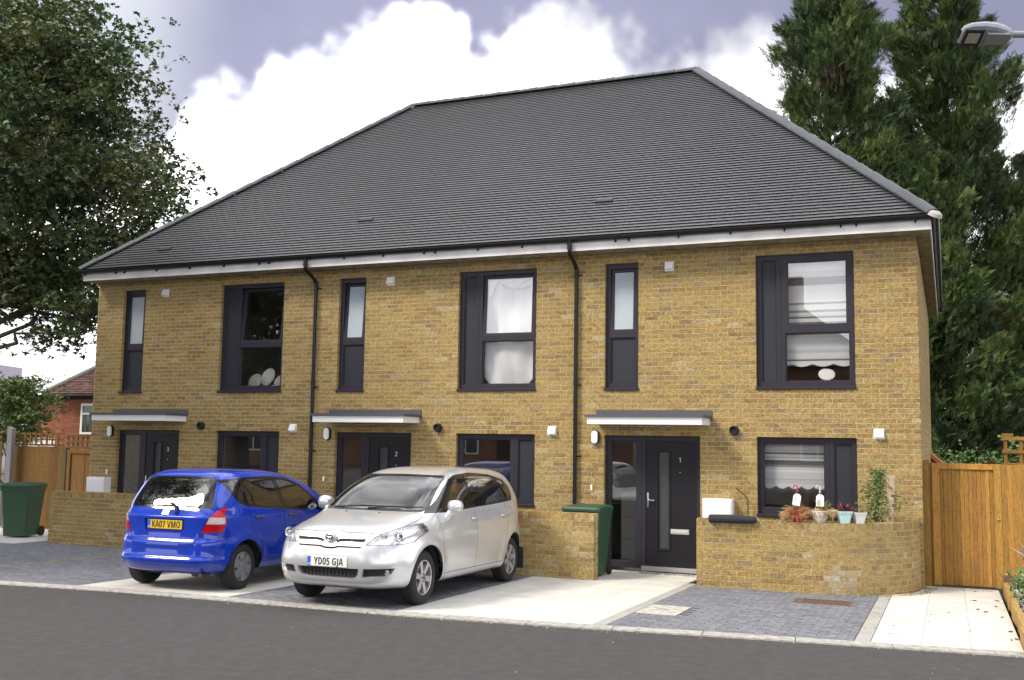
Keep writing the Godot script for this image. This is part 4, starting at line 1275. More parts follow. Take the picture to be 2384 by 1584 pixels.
func make_fences():
	# right of the house: post, gate, fence
	var r := RandomNumberGenerator.new(); r.seed = 61
	var zg := -0.60; var yg := gy(zg)
	var t := thing("gate_post", "square timber gate post fixed to the brick corner beside the side gate", "post", Vector3(0.045, yg, zg))
	var o := part("post", board_mesh(0.085, 1.87, 0.09, wood_tone(r, 0.75)), M.wood, t); o.position.z = 0.06
	o = part("stop_batten", board_mesh(0.03, 1.80, 0.05, wood_tone(r, 0.55)), M.wood, t); o.position = Vector3(0.058, 0.02, 0.0)
	var g = framed_gate("closed tall timber side gate of vertical boards in a frame", Vector3(0.122, yg, zg), 0.0, 0.94, 1.80, 0.058, 62)
	var m := MB.new(); m.lathe([Vector2(0.0, 0.03), Vector2(0.012, 0.028), Vector2(0.02, 0.012), Vector2(0.022, 0.0)], 14, Transform3D(Basis(Vector3.RIGHT, PI / 2), Vector3(0.885, 1.02, 0.02))); part("knob", m, M.chrome, g)
	fence_panel("orange timber fence panel right of the closed side gate", Vector3(1.068, yg, zg), 0.0, 1.6, 1.79, 0.075, 0.0, 1.0, 63)
	var tr := thing("trellis_panel", "orange timber trellis standing behind and above the right fence", "trellis", Vector3(1.12, yg + 1.78, zg - 0.75))
	for y in [0.0, 0.20, 0.40]:
		o = part("slat", board_mesh(1.6, 0.055, 0.022, wood_tone(r, 0.9)), M.wood, tr); o.position = Vector3(0.80, y, 0.022)
	for i in 7:
		o = part("slat", board_mesh(0.05, 0.455, 0.02, wood_tone(r, 0.72)), M.wood, tr); o.position = Vector3(0.05 + i * 0.215, 0.0, 0.0)
	o = part("slat", board_mesh(0.16, 0.05, 0.02, wood_tone(r, 0.7)), M.wood, tr); o.position = Vector3(0.08, 0.455, 0.02)
	# receding trellis of the rear garden
	for i in 2:
		fence_panel("grey timber fence with trellis running back beside the garden" , Vector3(1.06 + 0.02 * i, gy(-2.8) - 0.1, -2.2 - i * 2.4), PI / 2, 2.3, 1.55, 0.15, 0.4 - 0.05 * i, 0.6, 70 + i, "rear garden trellis fences")
	# behind the gate: shed roof edge
	var sh := thing("garden_shed", "red-brown timber shed roof just visible above the side gate", "shed", Vector3(-1.15, gy(-6) - 0.22, -8.2))
	m = MB.new(); m.prism(PackedVector2Array([Vector2(0, 0), Vector2(1.5, 0), Vector2(1.5, 1.95), Vector2(0.72, 2.62), Vector2(0, 1.95)]), -1.6, 0.0, Transform3D.IDENTITY, Color(0.20, 0.10, 0.04)); part("body", m, M.vmatte, sh)
	for s in [[Vector2(0.72, 2.64), Vector2(1.62, 1.86)], [Vector2(-0.12, 1.86), Vector2(0.72, 2.64)]]:
		m = MB.new(); var p: Vector2 = s[0]; var q: Vector2 = s[1]
		m.prism(PackedVector2Array([p, Vector2(p.x, p.y - 0.10), Vector2(q.x, q.y - 0.10), q]), -1.75, 0.06, Transform3D.IDENTITY, Color(0.42, 0.13, 0.07)); part("roof_board", m, M.vmatte, sh)
	# left of the house
	var zl := -0.9; var yl := gy(zl)
	framed_gate("closed timber gate panel between the brick house corner and the fence", Vector3(-17.42, yl, zl), 0.0, 0.98, 1.72, 0.2, 64, 0.50)
	var tg := thing("trellis_panel", "brown square trellis above the timber gate beside the house", "trellis", Vector3(-17.46, yl + 1.77, zl))
	for y in [0.0, 0.12, 0.25]:
		o = part("slat", board_mesh(1.02, 0.045, 0.02, wood_tone(r, 0.42)), M.wood, tg); o.position = Vector3(0.51, y, 0.02)
	for i in 8:
		o = part("slat", board_mesh(0.045, 0.295, 0.018, wood_tone(r, 0.36)), M.wood, tg); o.position = Vector3(0.03 + i * 0.137, 0.0, 0.0)
	t = thing("fence_post", "weathered timber post between the left gate and its fence", "post", Vector3(-17.50, yl, zl + 0.02))
	part("post", board_mesh(0.10, 1.80, 0.10, Color(0.13, 0.11, 0.06)), M.wood, t)
	fence_panel("brown timber fence with trellis top behind the left wheelie bin", Vector3(-18.98, yl, zl + 0.24), 0.16, 1.46, 1.78, 0.115, 0.28, 0.44, 65)
	t = thing("concrete_post", "grey concrete fence post with a sloping top by the bin", "post", Vector3(-18.72, yl, zl + 0.40), 0.16)
	m = MB.new(); m.prism(PackedVector2Array([Vector2(-0.06, 0), Vector2(0.06, 0), Vector2(0.06, 2.18), Vector2(-0.06, 2.22)]), -0.1, 0.02); part("shaft", m, M.concrete, t)
	fence_panel("brown timber fence with trellis top left of the concrete post", Vector3(-21.7, yl, zl + 0.76), 0.16, 2.72, 1.82, 0.115, 0.26, 0.44, 66)

# ---------------------------------------------------------------- wheelie bins
func wheelie_bin(label: String, at: Vector3, turn: float):
	var t := thing("wheelie_bin", label, "bin", at, turn, "green wheelie bins")
	# body tapers down; front faces +z
	var m := MB.new()
	var top := [Vector3(-0.29, 0.98, 0.33), Vector3(0.29, 0.98, 0.33), Vector3(0.29, 0.98, -0.36), Vector3(-0.29, 0.98, -0.36)]
	var bot := [Vector3(-0.235, 0.03, 0.25), Vector3(0.235, 0.03, 0.25), Vector3(0.235, 0.03, -0.22), Vector3(-0.235, 0.03, -0.22)]
	round_loft(m, [[0.03, 0.235, -0.24, 0.25], [0.06, 0.24, -0.245, 0.255], [0.5, 0.262, -0.30, 0.292], [0.90, 0.284, -0.35, 0.325], [0.905, 0.298, -0.365, 0.34], [0.985, 0.30, -0.37, 0.345]], 0.05)
	part("body", m, M.bin_green, t)
	m = MB.new()
	round_loft(m, [[0.986, 0.312, -0.375, 0.362], [1.02, 0.314, -0.378, 0.365], [1.045, 0.30, -0.37, 0.345], [1.062, 0.24, -0.31, 0.27], [1.07, 0.12, -0.2, 0.15]], 0.06)
	part("lid", m, M.bin_green, t)
	m = MB.new(); m.tube([Vector3(-0.25, 0.97, -0.37), Vector3(-0.25, 0.985, -0.44), Vector3(0.25, 0.985, -0.44), Vector3(0.25, 0.97, -0.37)], 0.016, 0.016, 8); part("handle", m, M.bin_green, t)
	for s in [-1, 1]:
		m = MB.new()
		m.lathe([Vector2(0.0, -0.03), Vector2(0.07, -0.03), Vector2(0.098, -0.025), Vector2(0.10, 0.0), Vector2(0.098, 0.025), Vector2(0.07, 0.03), Vector2(0, 0.03)], 20, Transform3D(Basis(Vector3.BACK, PI / 2), Vector3(s * 0.255, 0.10, -0.29)))
		part("wheel", m, M.matte_black, t)
	return t

# stack of rounded rectangles: [height, half width, z back, z front]
func round_loft(m: MB, rows: Array, rad: float):
	var loops := []
	for q in rows:
		var lp := []
		for k in 4:
			var cx: float = (q[1] - rad) * (1 if k == 0 or k == 3 else -1)
			var cz: float = (q[3] - rad) if k < 2 else (q[2] + rad)
			for a in 5:
				var an := PI / 2 * k + PI / 2 * a / 4.0
				lp.append(Vector3(cx + rad * cos(an), q[0], cz + rad * sin(an)))
		loops.append(lp)
	var n: int = loops[0].size()
	for i in loops.size() - 1:
		for k in n:
			var k2 := (k + 1) % n
			var c0: Vector3 = loops[i][k]; var c1: Vector3 = loops[i][k2]; var d0: Vector3 = loops[i + 1][k]; var d1: Vector3 = loops[i + 1][k2]
			m.quad(c1, c0, d0, d1)
	for k in range(1, n - 1):
		m.tri(loops[-1][0], loops[-1][k + 1], loops[-1][k])
		m.tri(loops[0][0], loops[0][k], loops[0][k + 1])

# ---------------------------------------------------------------- pots, baskets and small plants
func leaf_into(m: MB, p: Vector3, dirv: Vector3, side: Vector3, len: float, w: float, c: Color):
	var tip := p + dirv * len
	var mid := p + dirv * len * 0.45
	var lift := dirv.cross(side).normalized() * len * 0.06
	m.tri(p, mid + side * w * 0.5 + lift, tip, c); m.tri(p, tip, mid - side * w * 0.5 + lift, c)

func wisps(m: MB, centre: Vector3, count: int, spread: float, len: float, tones: Array, r: RandomNumberGenerator, droop := 0.3, w := 0.006):
	for i in count:
		var a := r.randf() * TAU
		var d := Vector3(cos(a), 0.2 + r.randf() * 0.9 - droop, sin(a)).normalized()
		var p := centre + Vector3(cos(a), 0, sin(a)) * spread * sqrt(r.randf()) + Vector3(0, 0.02 * r.randfn(), 0)
		var c: Color = tones[r.randi() % tones.size()]
		var l := len * (0.5 + r.randf())
		var s := d.cross(Vector3.UP).normalized()
		leaf_into(m, p, d, s, l, w * (0.7 + 0.8 * r.randf()), c)
		if r.randf() < 0.5:
			var q := p + d * l * 0.6
			leaf_into(m, q, (d + Vector3(r.randfn() * 0.6, -droop, r.randfn() * 0.6)).normalized(), s, l * 0.6, w, c)

func wall_top(s: float) -> Vector3:    # a point on the cap of the curved wall
	return Vector3(0, gy(1.3) - 0.05 + 0.9 + 0.109, 0)

func make_plants():
	var r := RandomNumberGenerator.new(); r.seed = 410
	var top := gy(1.3) - 0.05 + 0.9 + 0.1085
	# hanging baskets stood on the cap
	for k in 2:
		var t := thing("hanging_basket", ["pink hanging basket of dried orange grass with a pink hook and tag", "white hanging basket of dried straw with a white hook and tag"][k], "basket", [Vector3(-1.60, top, 1.32), Vector3(-1.30, top, 1.29)][k], 0.3, "hanging baskets on the curved wall")
		var pm: Material = [mat(0.55, 0.02, 0.10, 0.4), mat(0.62, 0.56, 0.52, 0.55)][k]
		var m := MB.new()
		m.lathe([Vector2(0.0, 0.0), Vector2(0.062, 0.0), Vector2(0.085, 0.04), Vector2(0.105, 0.10), Vector2(0.112, 0.145), Vector2(0.118, 0.15), Vector2(0.116, 0.16), Vector2(0.105, 0.158), Vector2(0.10, 0.13)].map(func(q): return q), 24); part("bowl", m, pm, t)
		m = MB.new(); m.lathe([Vector2(0.104, 0.14), Vector2(0.05, 0.150), Vector2(0.0, 0.152)], 16, Transform3D.IDENTITY, Color(0.08, 0.05, 0.03)); part("compost", m, M.vmatte, t)
		m = MB.new()
		var hook := Vector3(0, 0.40, 0)
		for a in 3:
			var an := TAU * a / 3.0 + 0.4
			m.tube([Vector3(cos(an) * 0.108, 0.15, sin(an) * 0.108), hook], 0.0028, 0.0028, 5)
		part("hanger", m, pm, t)
		m = MB.new()
		var pts := [hook, hook + Vector3(0.004, 0.05, 0)]
		for a in 9:
			var an := -0.25 + 3.9 * a / 8.0
			pts.append(hook + Vector3(0.004 - 0.028 + 0.028 * cos(an), 0.075 + 0.028 * sin(an), 0))
		m.tube(pts, 0.0085, 0.006, 8); part("hook", m, pm, t)
		m = MB.new()
		m.prism(PackedVector2Array([Vector2(-0.052, -0.165), Vector2(0.052, -0.165), Vector2(0.052, -0.03), Vector2(0.026, 0.0), Vector2(-0.026, 0.0), Vector2(-0.052, -0.03)]), 0.0, 0.002, Transform3D(Basis(Vector3.UP, -0.25) * Basis(Vector3.BACK, [-0.14, -0.03][k]), Vector3(0, 0.385, 0.022)))
		var tg := part("price_tag", m, M.white, t)
		m = MB.new()
		for i in 3: m.xbox(Transform3D(Basis(Vector3.UP, -0.25) * Basis(Vector3.BACK, [-0.14, -0.03][k]), Vector3(0, 0.34 - i * 0.028, 0.0245 + 0.0)), Vector3([0.016, 0.034, 0.030][i], 0.006, 0.001), Color(0.25, 0.24, 0.3))
		part("print", m, M.vmatte, tg)
		m = MB.new()
		if k == 0:
			wisps(m, Vector3(0, 0.15, 0), 420, 0.12, 0.085, [Color(0.36, 0.16, 0.05), Color(0.42, 0.24, 0.08), Color(0.30, 0.11, 0.05), Color(0.40, 0.06, 0.09), Color(0.16, 0.20, 0.04)], r, 0.75, 0.008)
			wisps(m, Vector3(-0.06, 0.10, 0.03), 260, 0.11, 0.09, [Color(0.38, 0.19, 0.06), Color(0.45, 0.28, 0.10)], r, 0.9, 0.007)
			wisps(m, Vector3(0.02, 0.16, 0), 90, 0.07, 0.06, [Color(0.12, 0.20, 0.03), Color(0.16, 0.24, 0.05)], r, 0.0, 0.012)
		else:
			wisps(m, Vector3(0.07, 0.15, -0.01), 330, 0.07, 0.10, [Color(0.40, 0.27, 0.10), Color(0.34, 0.20, 0.07), Color(0.46, 0.34, 0.15)], r, 1.0, 0.006)
			wisps(m, Vector3(-0.09, 0.13, 0), 120, 0.05, 0.08, [Color(0.40, 0.27, 0.10), Color(0.32, 0.24, 0.08)], r, 0.8, 0.006)
			wisps(m, Vector3(0.05, 0.20, -0.02), 60, 0.05, 0.09, [Color(0.22, 0.22, 0.05), Color(0.36, 0.26, 0.09)], r, -0.4, 0.007)
		part("dry_foliage", m, M.leaf, t)
	# square pots
	for k in 2:
		var t := thing("plant_pot", ["pale turquoise square plant pot holding a dark red plant", "small off-white square plant pot beside the turquoise pot"][k], "pot", [Vector3(-0.985, top, 1.23), Vector3(-0.80, top, 1.14)][k], [0.35, 0.45][k], "square pots on the curved wall")
		var s: float = [1.0, 0.92][k]
		var pm: Material = [mat(0.42, 0.62, 0.62, 0.4), mat(0.62, 0.64, 0.63, 0.45)][k]
		var m := MB.new()
		round_loft(m, [[0.0, 0.062 * s, -0.062 * s, 0.062 * s], [0.13 * s, 0.086 * s, -0.086 * s, 0.086 * s], [0.131 * s, 0.092 * s, -0.092 * s, 0.092 * s], [0.165 * s, 0.097 * s, -0.097 * s, 0.097 * s]], 0.018)
		part("shell", m, pm, t)
		m = MB.new(); m.box(Vector3(-0.085 * s, 0.16 * s, -0.085 * s), Vector3(0.085 * s, 0.1655 * s, 0.085 * s), Color(0.05, 0.03, 0.02)); part("compost", m, M.vmatte, t)
		m = MB.new()
		for f in 4:
			var b := Basis(Vector3.UP, PI / 2 * f)
			for i in 5: m.xbox(Transform3D(b, b * Vector3(-0.06 * s + 0.03 * s * i, 0.148 * s, 0.0955 * s)), Vector3(0.018, 0.005, 0.003), Color(0.28, 0.36, 0.38))
		part("rim_print", m, M.vmatte, t)
		m = MB.new()
		if k == 0:
			for i in 46:
				var a := r.randf() * TAU
				var d := Vector3(cos(a), 0.45 + r.randf() * 0.8, sin(a)).normalized()
				leaf_into(m, Vector3(r.randfn() * 0.025, 0.16, r.randfn() * 0.025) + d * r.randf() * 0.05, d, d.cross(Vector3.UP).normalized(), 0.06 + 0.07 * r.randf(), 0.035, [Color(0.16, 0.012, 0.03), Color(0.10, 0.012, 0.025), Color(0.22, 0.02, 0.05), Color(0.07, 0.03, 0.03)][r.randi() % 4])
		else: wisps(m, Vector3(0, 0.155, 0), 26, 0.06, 0.035, [Color(0.20, 0.15, 0.06), Color(0.25, 0.2, 0.1)], r, 0.2, 0.006)
		part("plant", m, M.leaf, t)
	# climber on a stake behind the wall
	var t := thing("wooden_stake", "pale wooden stake leaning upright behind the curved brick wall", "stake", Vector3(-0.47, gy(0.75), 0.62))
	var m := MB.new(); m.cham(Vector3(-0.048, 0, -0.03), Vector3(0.048, 1.62, 0.03), 0.003, Color(0.66, 0.54, 0.40)); var o := part("stake", m, M.wood, t); o.rotation.z = -0.045
	t = thing("climbing_plant", "green feathery climbing plant growing up beside the pale stake", "plant", Vector3(-0.55, gy(0.75), 0.60))
	m = MB.new(); m.tube([Vector3(0, 0, 0), Vector3(-0.06, 0.7, 0.05), Vector3(-0.08, 1.1, 0.05), Vector3(0.0, 1.4, 0.04), Vector3(0.04, 1.66, 0.02)], 0.009, 0.004, 6, Color(0.10, 0.10, 0.04)); part("stem", m, M.vmatte, t)
	m = MB.new()
	for i in 950:
		var h := 0.85 + r.randf() * 0.85
		var wide := 0.17 if h < 1.5 else 0.07
		var p := Vector3(-0.05 + r.randfn() * wide * 0.6 + (0.08 if h > 1.3 else 0.0) * (h - 1.2), h, 0.05 + r.randfn() * 0.06)
		if i < 60: p = Vector3(0.22 + r.randfn() * 0.06, 1.22 + r.randfn() * 0.08, 0.04 + 0.03 * r.randfn())
		var d := Vector3(r.randfn(), -0.1 + 0.7 * r.randfn(), r.randfn()).normalized()
		leaf_into(m, p, d, d.cross(Vector3(r.randfn(), r.randfn(), r.randfn())).normalized(), 0.05 + 0.05 * r.randf(), 0.02, [Color(0.05, 0.11, 0.025), Color(0.09, 0.17, 0.04), Color(0.035, 0.07, 0.02), Color(0.13, 0.20, 0.05)][r.randi() % 4])
	part("leaves", m, M.leaf, t)
	# cushion-like black roll on the cap, bent pipe on the wall
	t = thing("foam_roll", "dark grey padded roll lying over the cap of the low wall", "padding", Vector3(-2.47, top + 0.012, 1.50), 0.05)
	m = MB.new()
	round_loft_x(m, [[-0.335, 0.02], [-0.33, 0.045], [-0.31, 0.058], [0.0, 0.061], [0.29, 0.05], [0.325, 0.04], [0.335, 0.018]])
	part("roll", m, M.foam, t)
	t = thing("bent_pipe", "thin bent brown pipe rising from behind the wall beside the meter box", "pipe", Vector3(-2.50, 0.5, 0.10))
	m = MB.new(); m.tube([Vector3(0.0, 0.0, 0), Vector3(0.0, 0.62, 0), Vector3(-0.02, 0.68, 0), Vector3(-0.16, 0.80, 0), Vector3(-0.175, 0.80, 0.02)], 0.011, 0.011, 8); part("tube", m, mat(0.10, 0.06, 0.04, 0.6), t)

func round_loft_x(m: MB, rows: Array):
	var segs := 14
	for i in rows.size() - 1:
		for k in segs:
			var a0 := TAU * k / segs; var a1 := TAU * (k + 1) / segs
			var p = rows[i]; var q = rows[i + 1]
			var f := func(x: float, rr: float, a: float): return Vector3(x, rr * sin(a) - 0.012 * absf(x), rr * 1.25 * cos(a))
			m.quad(f.call(p[0], p[1], a0), f.call(p[0], p[1], a1), f.call(q[0], q[1], a1), f.call(q[0], q[1], a0))

# ---------------------------------------------------------------- planted bed at the right edge
func make_bed():
	var r := RandomNumberGenerator.new(); r.seed = 470
	var z := -0.2
	var i := 0
	while z < 4.8:
		var t := part("edging_log", board_mesh(0.9, 0.17, 0.07, Color(0.46, 0.30, 0.09)), M.wood, self)
		t.transform = GX * Transform3D(Basis(Vector3.UP, -PI / 2 + 0.02 * r.randfn()), Vector3(1.005 + 0.012 * r.randfn(), -0.02, z + 0.45))
		tag(t, "yellowish timber edging board between the side path and flower bed", "edging", "bed edging boards")
		z += 0.915; i += 1
	var m := MB.new()
	m.quad(Vector3(1.03, 0.05, 4.9), Vector3(3.5, 0.05, 4.9), Vector3(3.5, 0.05, -0.55), Vector3(1.03, 0.05, -0.55))
	structure("flower_bed", m, M.earth, GX)
	m = MB.new()
	for k in 2600:
		var p := GX * Vector3(1.05 + r.randf() * 1.2, 0.055 + 0.01 * r.randf(), -0.5 + r.randf() * 5.3)
		var s := 0.012 + 0.018 * r.randf()
		var g := 0.22 + 0.34 * r.randf()
		m.xbox(Transform3D(Basis(Vector3.UP, r.randf() * TAU) * Basis(Vector3.RIGHT, r.randf()), p), Vector3(s, s * 0.7, s * 0.8), Color(g, g * 0.96, g * 0.88), "d")
	var o := part("gravel", m, M.vmatte, self)
	o.set_meta("kind", "stuff"); tag(o, "pale gravel covering the flower bed behind the timber edging", "gravel")
	var t := part("timber_sleeper", board_mesh(0.7, 0.22, 0.1, Color(0.16, 0.10, 0.07)), M.wood, self)
	t.position = Vector3(1.40, gy(-0.4), -0.40)
	tag(t, "dark weathered sleeper at the back of the flower bed", "sleeper")
	# flowering plant and a tall dark pot at the frame edge
	var fp := thing("flower_plant", "bushy plant with pink and white flowers in the gravel bed", "plant", GX * Vector3(1.32, 0.05, 1.6))
	m = MB.new()
	for k in 420:
		var d := Vector3(r.randfn(), absf(r.randfn()) * 0.9, r.randfn()).normalized()
		var p := Vector3(r.randfn() * 0.11, 0.02 + r.randf() * 0.42, r.randfn() * 0.14)
		leaf_into(m, p, d, d.cross(Vector3.UP).normalized(), 0.07 + 0.05 * r.randf(), 0.035, [Color(0.06, 0.16, 0.03), Color(0.10, 0.24, 0.05), Color(0.04, 0.09, 0.02)][r.randi() % 3])
	part("leaves", m, M.leaf, fp)
	m = MB.new()
	for k in 90:
		var p := Vector3(r.randfn() * 0.11, 0.18 + r.randf() * 0.32, r.randfn() * 0.14)
		for a in 5:
			var d := Vector3(cos(TAU * a / 5), 0.35, sin(TAU * a / 5)).normalized()
			leaf_into(m, p, d, d.cross(Vector3.UP).normalized(), 0.026, 0.02, [Color(0.72, 0.66, 0.66), Color(0.62, 0.16, 0.26), Color(0.75, 0.72, 0.70)][k % 3])
	part("blossoms", m, M.leaf, fp)
	var pt := thing("tall_planter", "dark planter holding a spiky pale-leaved plant at the flower bed", "planter", GX * Vector3(1.40, 0.05, 0.75))
	m = MB.new(); m.lathe([Vector2(0.0, 0.0), Vector2(0.10, 0.0), Vector2(0.15, 0.50), Vector2(0.165, 0.52), Vector2(0.155, 0.52), Vector2(0.13, 0.46), Vector2(0.0, 0.46)], 20); part("pot", m, mat(0.02, 0.018, 0.035, 0.4), pt)
	m = MB.new()
	for k in 26:
		var a := TAU * k / 26.0 + r.randf() * 0.2
		var d := Vector3(cos(a), 0.35 + r.randf() * 1.1, sin(a)).normalized()
		leaf_into(m, Vector3(0, 0.46, 0), d, d.cross(Vector3.UP).normalized(), 0.30 + 0.1 * r.randf(), 0.035, [Color(0.42, 0.40, 0.34), Color(0.16, 0.05, 0.07), Color(0.30, 0.30, 0.24)][k % 3])
	part("leaves", m, M.leaf, pt)

# ---------------------------------------------------------------- street lamp
func make_lamp():
	# LED head seen from below, on an arm from a column beyond the right edge of the picture
	var head := CAM_POS + ray(2235, 82) * 11.0
	var tail := CAM_POS + ray(2384, 72) * 11.0
	var ax := (tail - head); ax.y = 0; ax = ax.normalized()
	var t := thing("street_lamp", "grey street lamp with a flat LED head on a long arm", "lamp", Vector3.ZERO)
	var b := Basis(ax, Vector3.UP, ax.cross(Vector3.UP))
	var tilt := Basis(ax, 0.5)
	if (tilt * Vector3.DOWN).dot(CAM_POS - head) < (tilt.inverse() * Vector3.DOWN).dot(CAM_POS - head): tilt = tilt.inverse()
	b = tilt * b
	var at := Transform3D(b, head + Vector3(0, 0.0, 0))
	var m := MB.new()
	# shell: rows along the head [distance, half width, top, bottom]
	var rows := [[0.0, 0.06, 0.03, -0.01], [0.02, 0.105, 0.05, -0.03], [0.10, 0.135, 0.075, -0.035], [0.24, 0.14, 0.098, -0.038], [0.36, 0.125, 0.108, -0.045], [0.46, 0.095, 0.104, -0.055], [0.53, 0.06, 0.085, -0.045], [0.56, 0.04, 0.06, -0.02]]
	for i in rows.size() - 1:
		var loops := []
		for q in [rows[i], rows[i + 1]]:
			var lp := []
			for k in 14:
				var a := TAU * k / 14.0
				var yy: float = lerpf(q[3], q[2], 0.5 + 0.5 * signf(sin(a)) * pow(absf(sin(a)), 0.7))
				lp.append(at * Vector3(q[0], yy, q[1] * signf(cos(a)) * pow(absf(cos(a)), 0.7)))
			loops.append(lp)
		for k in 14:
			var k2 := (k + 1) % 14
			m.quad(loops[0][k], loops[0][k2], loops[1][k2], loops[1][k])
	part("housing", m, M.lamp_grey, t)
	m = MB.new(); m.xbox(at * Transform3D(Basis.IDENTITY, Vector3(0.125, -0.042, 0)), Vector3(0.20, 0.012, 0.21)); part("lens_frame", m, M.matte_black, t)
	m = MB.new(); m.xbox(at * Transform3D(Basis.IDENTITY, Vector3(0.125, -0.049, 0)), Vector3(0.13, 0.006, 0.13)); part("lens", m, M.lens, t)
	m = MB.new(); m.xbox(at * Transform3D(Basis.IDENTITY, Vector3(0.38, -0.050, 0)), Vector3(0.24, 0.03, 0.14)); part("driver_box", m, M.lamp_under, t)
	m = MB.new()
	var e := at * Vector3(2.6, 0.12, 0)
	m.tube([at * Vector3(0.52, 0.02, 0), at * Vector3(1.2, 0.045, 0), at * Vector3(2.2, 0.09, 0), e], 0.036, 0.042, 12); part("arm", m, M.lamp_grey, t)
	m = MB.new(); m.tube([Vector3(e.x, gy(e.z) , e.z), Vector3(e.x, 1.6, e.z)], 0.085, 0.085, 14); m.tube([Vector3(e.x, 1.6, e.z), Vector3(e.x, e.y + 0.06, e.z)], 0.06, 0.05, 14); part("column", m, M.lamp_grey, t)

# ---------------------------------------------------------------- trees
func limb(m: MB, a: Vector3, b: Vector3, r0: float, r1: float, r: RandomNumberGenerator, wob := 0.12):
	var pts := []
	var n := 5
	var len := a.distance_to(b)
	for i in n + 1:
		var t := float(i) / n
		var p := a.lerp(b, t)
		if i > 0 and i < n: p += Vector3(r.randfn(), r.randfn() * 0.5, r.randfn()) * len * wob * 0.25
		pts.append(p)
	m.tube(pts, r0, r1, 7)

# a spray of lobed leaves about the origin
func leaf_cluster(r: RandomNumberGenerator, count: int, spread: float, size: float, flat: float) -> ArrayMesh:
	var m := MB.new()
	for i in count:
		var p := Vector3(r.randfn(), r.randfn() * flat, r.randfn()) * spread * 0.5
		var nrm := Vector3(r.randfn() * 0.55, 1.0, r.randfn() * 0.55).normalized()
		var d := nrm.cross(Vector3(r.randfn(), r.randfn(), r.randfn())).normalized()
		var s := nrm.cross(d)
		var l := size * (0.7 + 0.6 * r.randf())
		var k := 0.75 + 0.5 * r.randf()
		var c := Color(k, k, k)
		var o := p - d * l * 0.4
		# five lobes
		var tip := o + d * l
		var bl := o + d * l * 0.32 + s * l * 0.52; var br := o + d * l * 0.32 - s * l * 0.52
		var il := o + d * l * 0.42 + s * l * 0.20; var ir := o + d * l * 0.42 - s * l * 0.20
		var droop := nrm * -l * 0.10
		m.tri(o, il, tip + droop, c); m.tri(o, tip + droop, ir, c)
		m.tri(o, bl + droop, il, c); m.tri(o, ir, br + droop, c)
		if i % 2 == 0: m.tri(o - d * l * 0.12 + s * l * 0.30 + droop, il, o, c); m.tri(o - d * l * 0.12 - s * l * 0.30 + droop, o, ir, c)
	return m.mesh()

func scatter(called: String, parent: Node, mesh: Mesh, material: Material, xfs: Array, cols: Array) -> MultiMeshInstance3D:
	var mm := MultiMesh.new()
	mm.transform_format = MultiMesh.TRANSFORM_3D
	mm.use_colors = true
	mm.mesh = mesh
	mm.instance_count = xfs.size()
	for i in xfs.size():
		mm.set_instance_transform(i, xfs[i])
		mm.set_instance_color(i, cols[i])
	var o := MultiMeshInstance3D.new()
	o.multimesh = mm
	o.material_override = material
	o.name = called
	parent.add_child(o, true)
	o.set_meta("kind", "stuff")
	return o

# broadleaf: blobs = [centre offset from base, radii]
func broadleaf(label: String, at: Vector3, trunk_h: float, trunk_r: float, blobs: Array, per: float, leaf: float, tones: Array, seed_: int, clump := 1.0):
	var t := thing("broadleaf_tree", label, "tree", at)
	var r := RandomNumberGenerator.new(); r.seed = seed_
	var m := MB.new()
	var fork := Vector3(0, trunk_h, 0)
	m.tube([Vector3(0, -0.3, 0), Vector3(0.05, trunk_h * 0.4, 0.03), fork], trunk_r * 1.25, trunk_r * 0.8, 12)
	var xfs := []; var cols := []
	for b in blobs:
		var c: Vector3 = b[0]; var rad: Vector3 = b[1]
		limb(m, fork.lerp(Vector3(0, trunk_h * 0.7, 0), r.randf()), c, trunk_r * 0.30, trunk_r * 0.06, r)
		# twig clumps through the blob, thicker towards its skin
		var vol := rad.x * rad.y * rad.z
		var clumps := int(6 + 3.4 * vol * per)
		for k in clumps:
			var d := Vector3(r.randfn(), r.randfn(), r.randfn()).normalized()
			var q: Vector3 = c + d * rad * pow(r.randf(), 0.42)
			if r.randf() < 0.25: limb(m, c.lerp(q, 0.1), q, trunk_r * 0.09, trunk_r * 0.025, r)
			var n := 9 + r.randi() % 9
			var tone: Color = tones[r.randi() % tones.size()]
			var size := (0.36 + 0.30 * r.randf()) * clump
			for j in n:
				var p := q + Vector3(r.randfn() * size, r.randfn() * size * 0.38, r.randfn() * size)
				var kk := 0.75 + 0.5 * r.randf()
				xfs.append(Transform3D(Basis(Vector3.UP, r.randf() * TAU) * Basis(Vector3.RIGHT, r.randfn() * 0.35), p).scaled_local(Vector3.ONE * (0.55 + 0.75 * r.randf())))
				cols.append(Color(tone.r * kk, tone.g * kk, tone.b * kk))
	part("trunk", m, M.bark, t)
	scatter("crown", t, leaf_cluster(r, 9, leaf * 2.6, leaf, 0.45), M.leaf, xfs, cols)
	print("leaves ", xfs.size())
	return t

func frond_mesh(r: RandomNumberGenerator) -> ArrayMesh:
	# flattened spray of scale-leaved twigs along +x
	var m := MB.new()
	for i in 13:
		var t := i / 12.0
		var p := Vector3(0.36 * t, 0.02 * sin(t * 5.0) - 0.03 * t * t, 0)
		for s in [-1, 1]:
			var len := (0.13 * (1.0 - t * 0.75)) * (0.7 + 0.6 * r.randf())
			var d := Vector3(0.75, 0.10 * r.randfn(), s * (0.8 + 0.2 * r.randf())).normalized()
			var k := 0.7 + 0.5 * r.randf()
			var c := Color(k, k, k)
			var sd := d.cross(Vector3(0.1 * r.randfn(), 1, 0.3 * r.randfn())).normalized()
			leaf_into(m, p, d, sd, len, 0.020, c)
			leaf_into(m, p + d * len * 0.4, (d + Vector3(0.5, 0.15, 0)).normalized(), sd, len * 0.6, 0.017, c)
	return m.mesh()

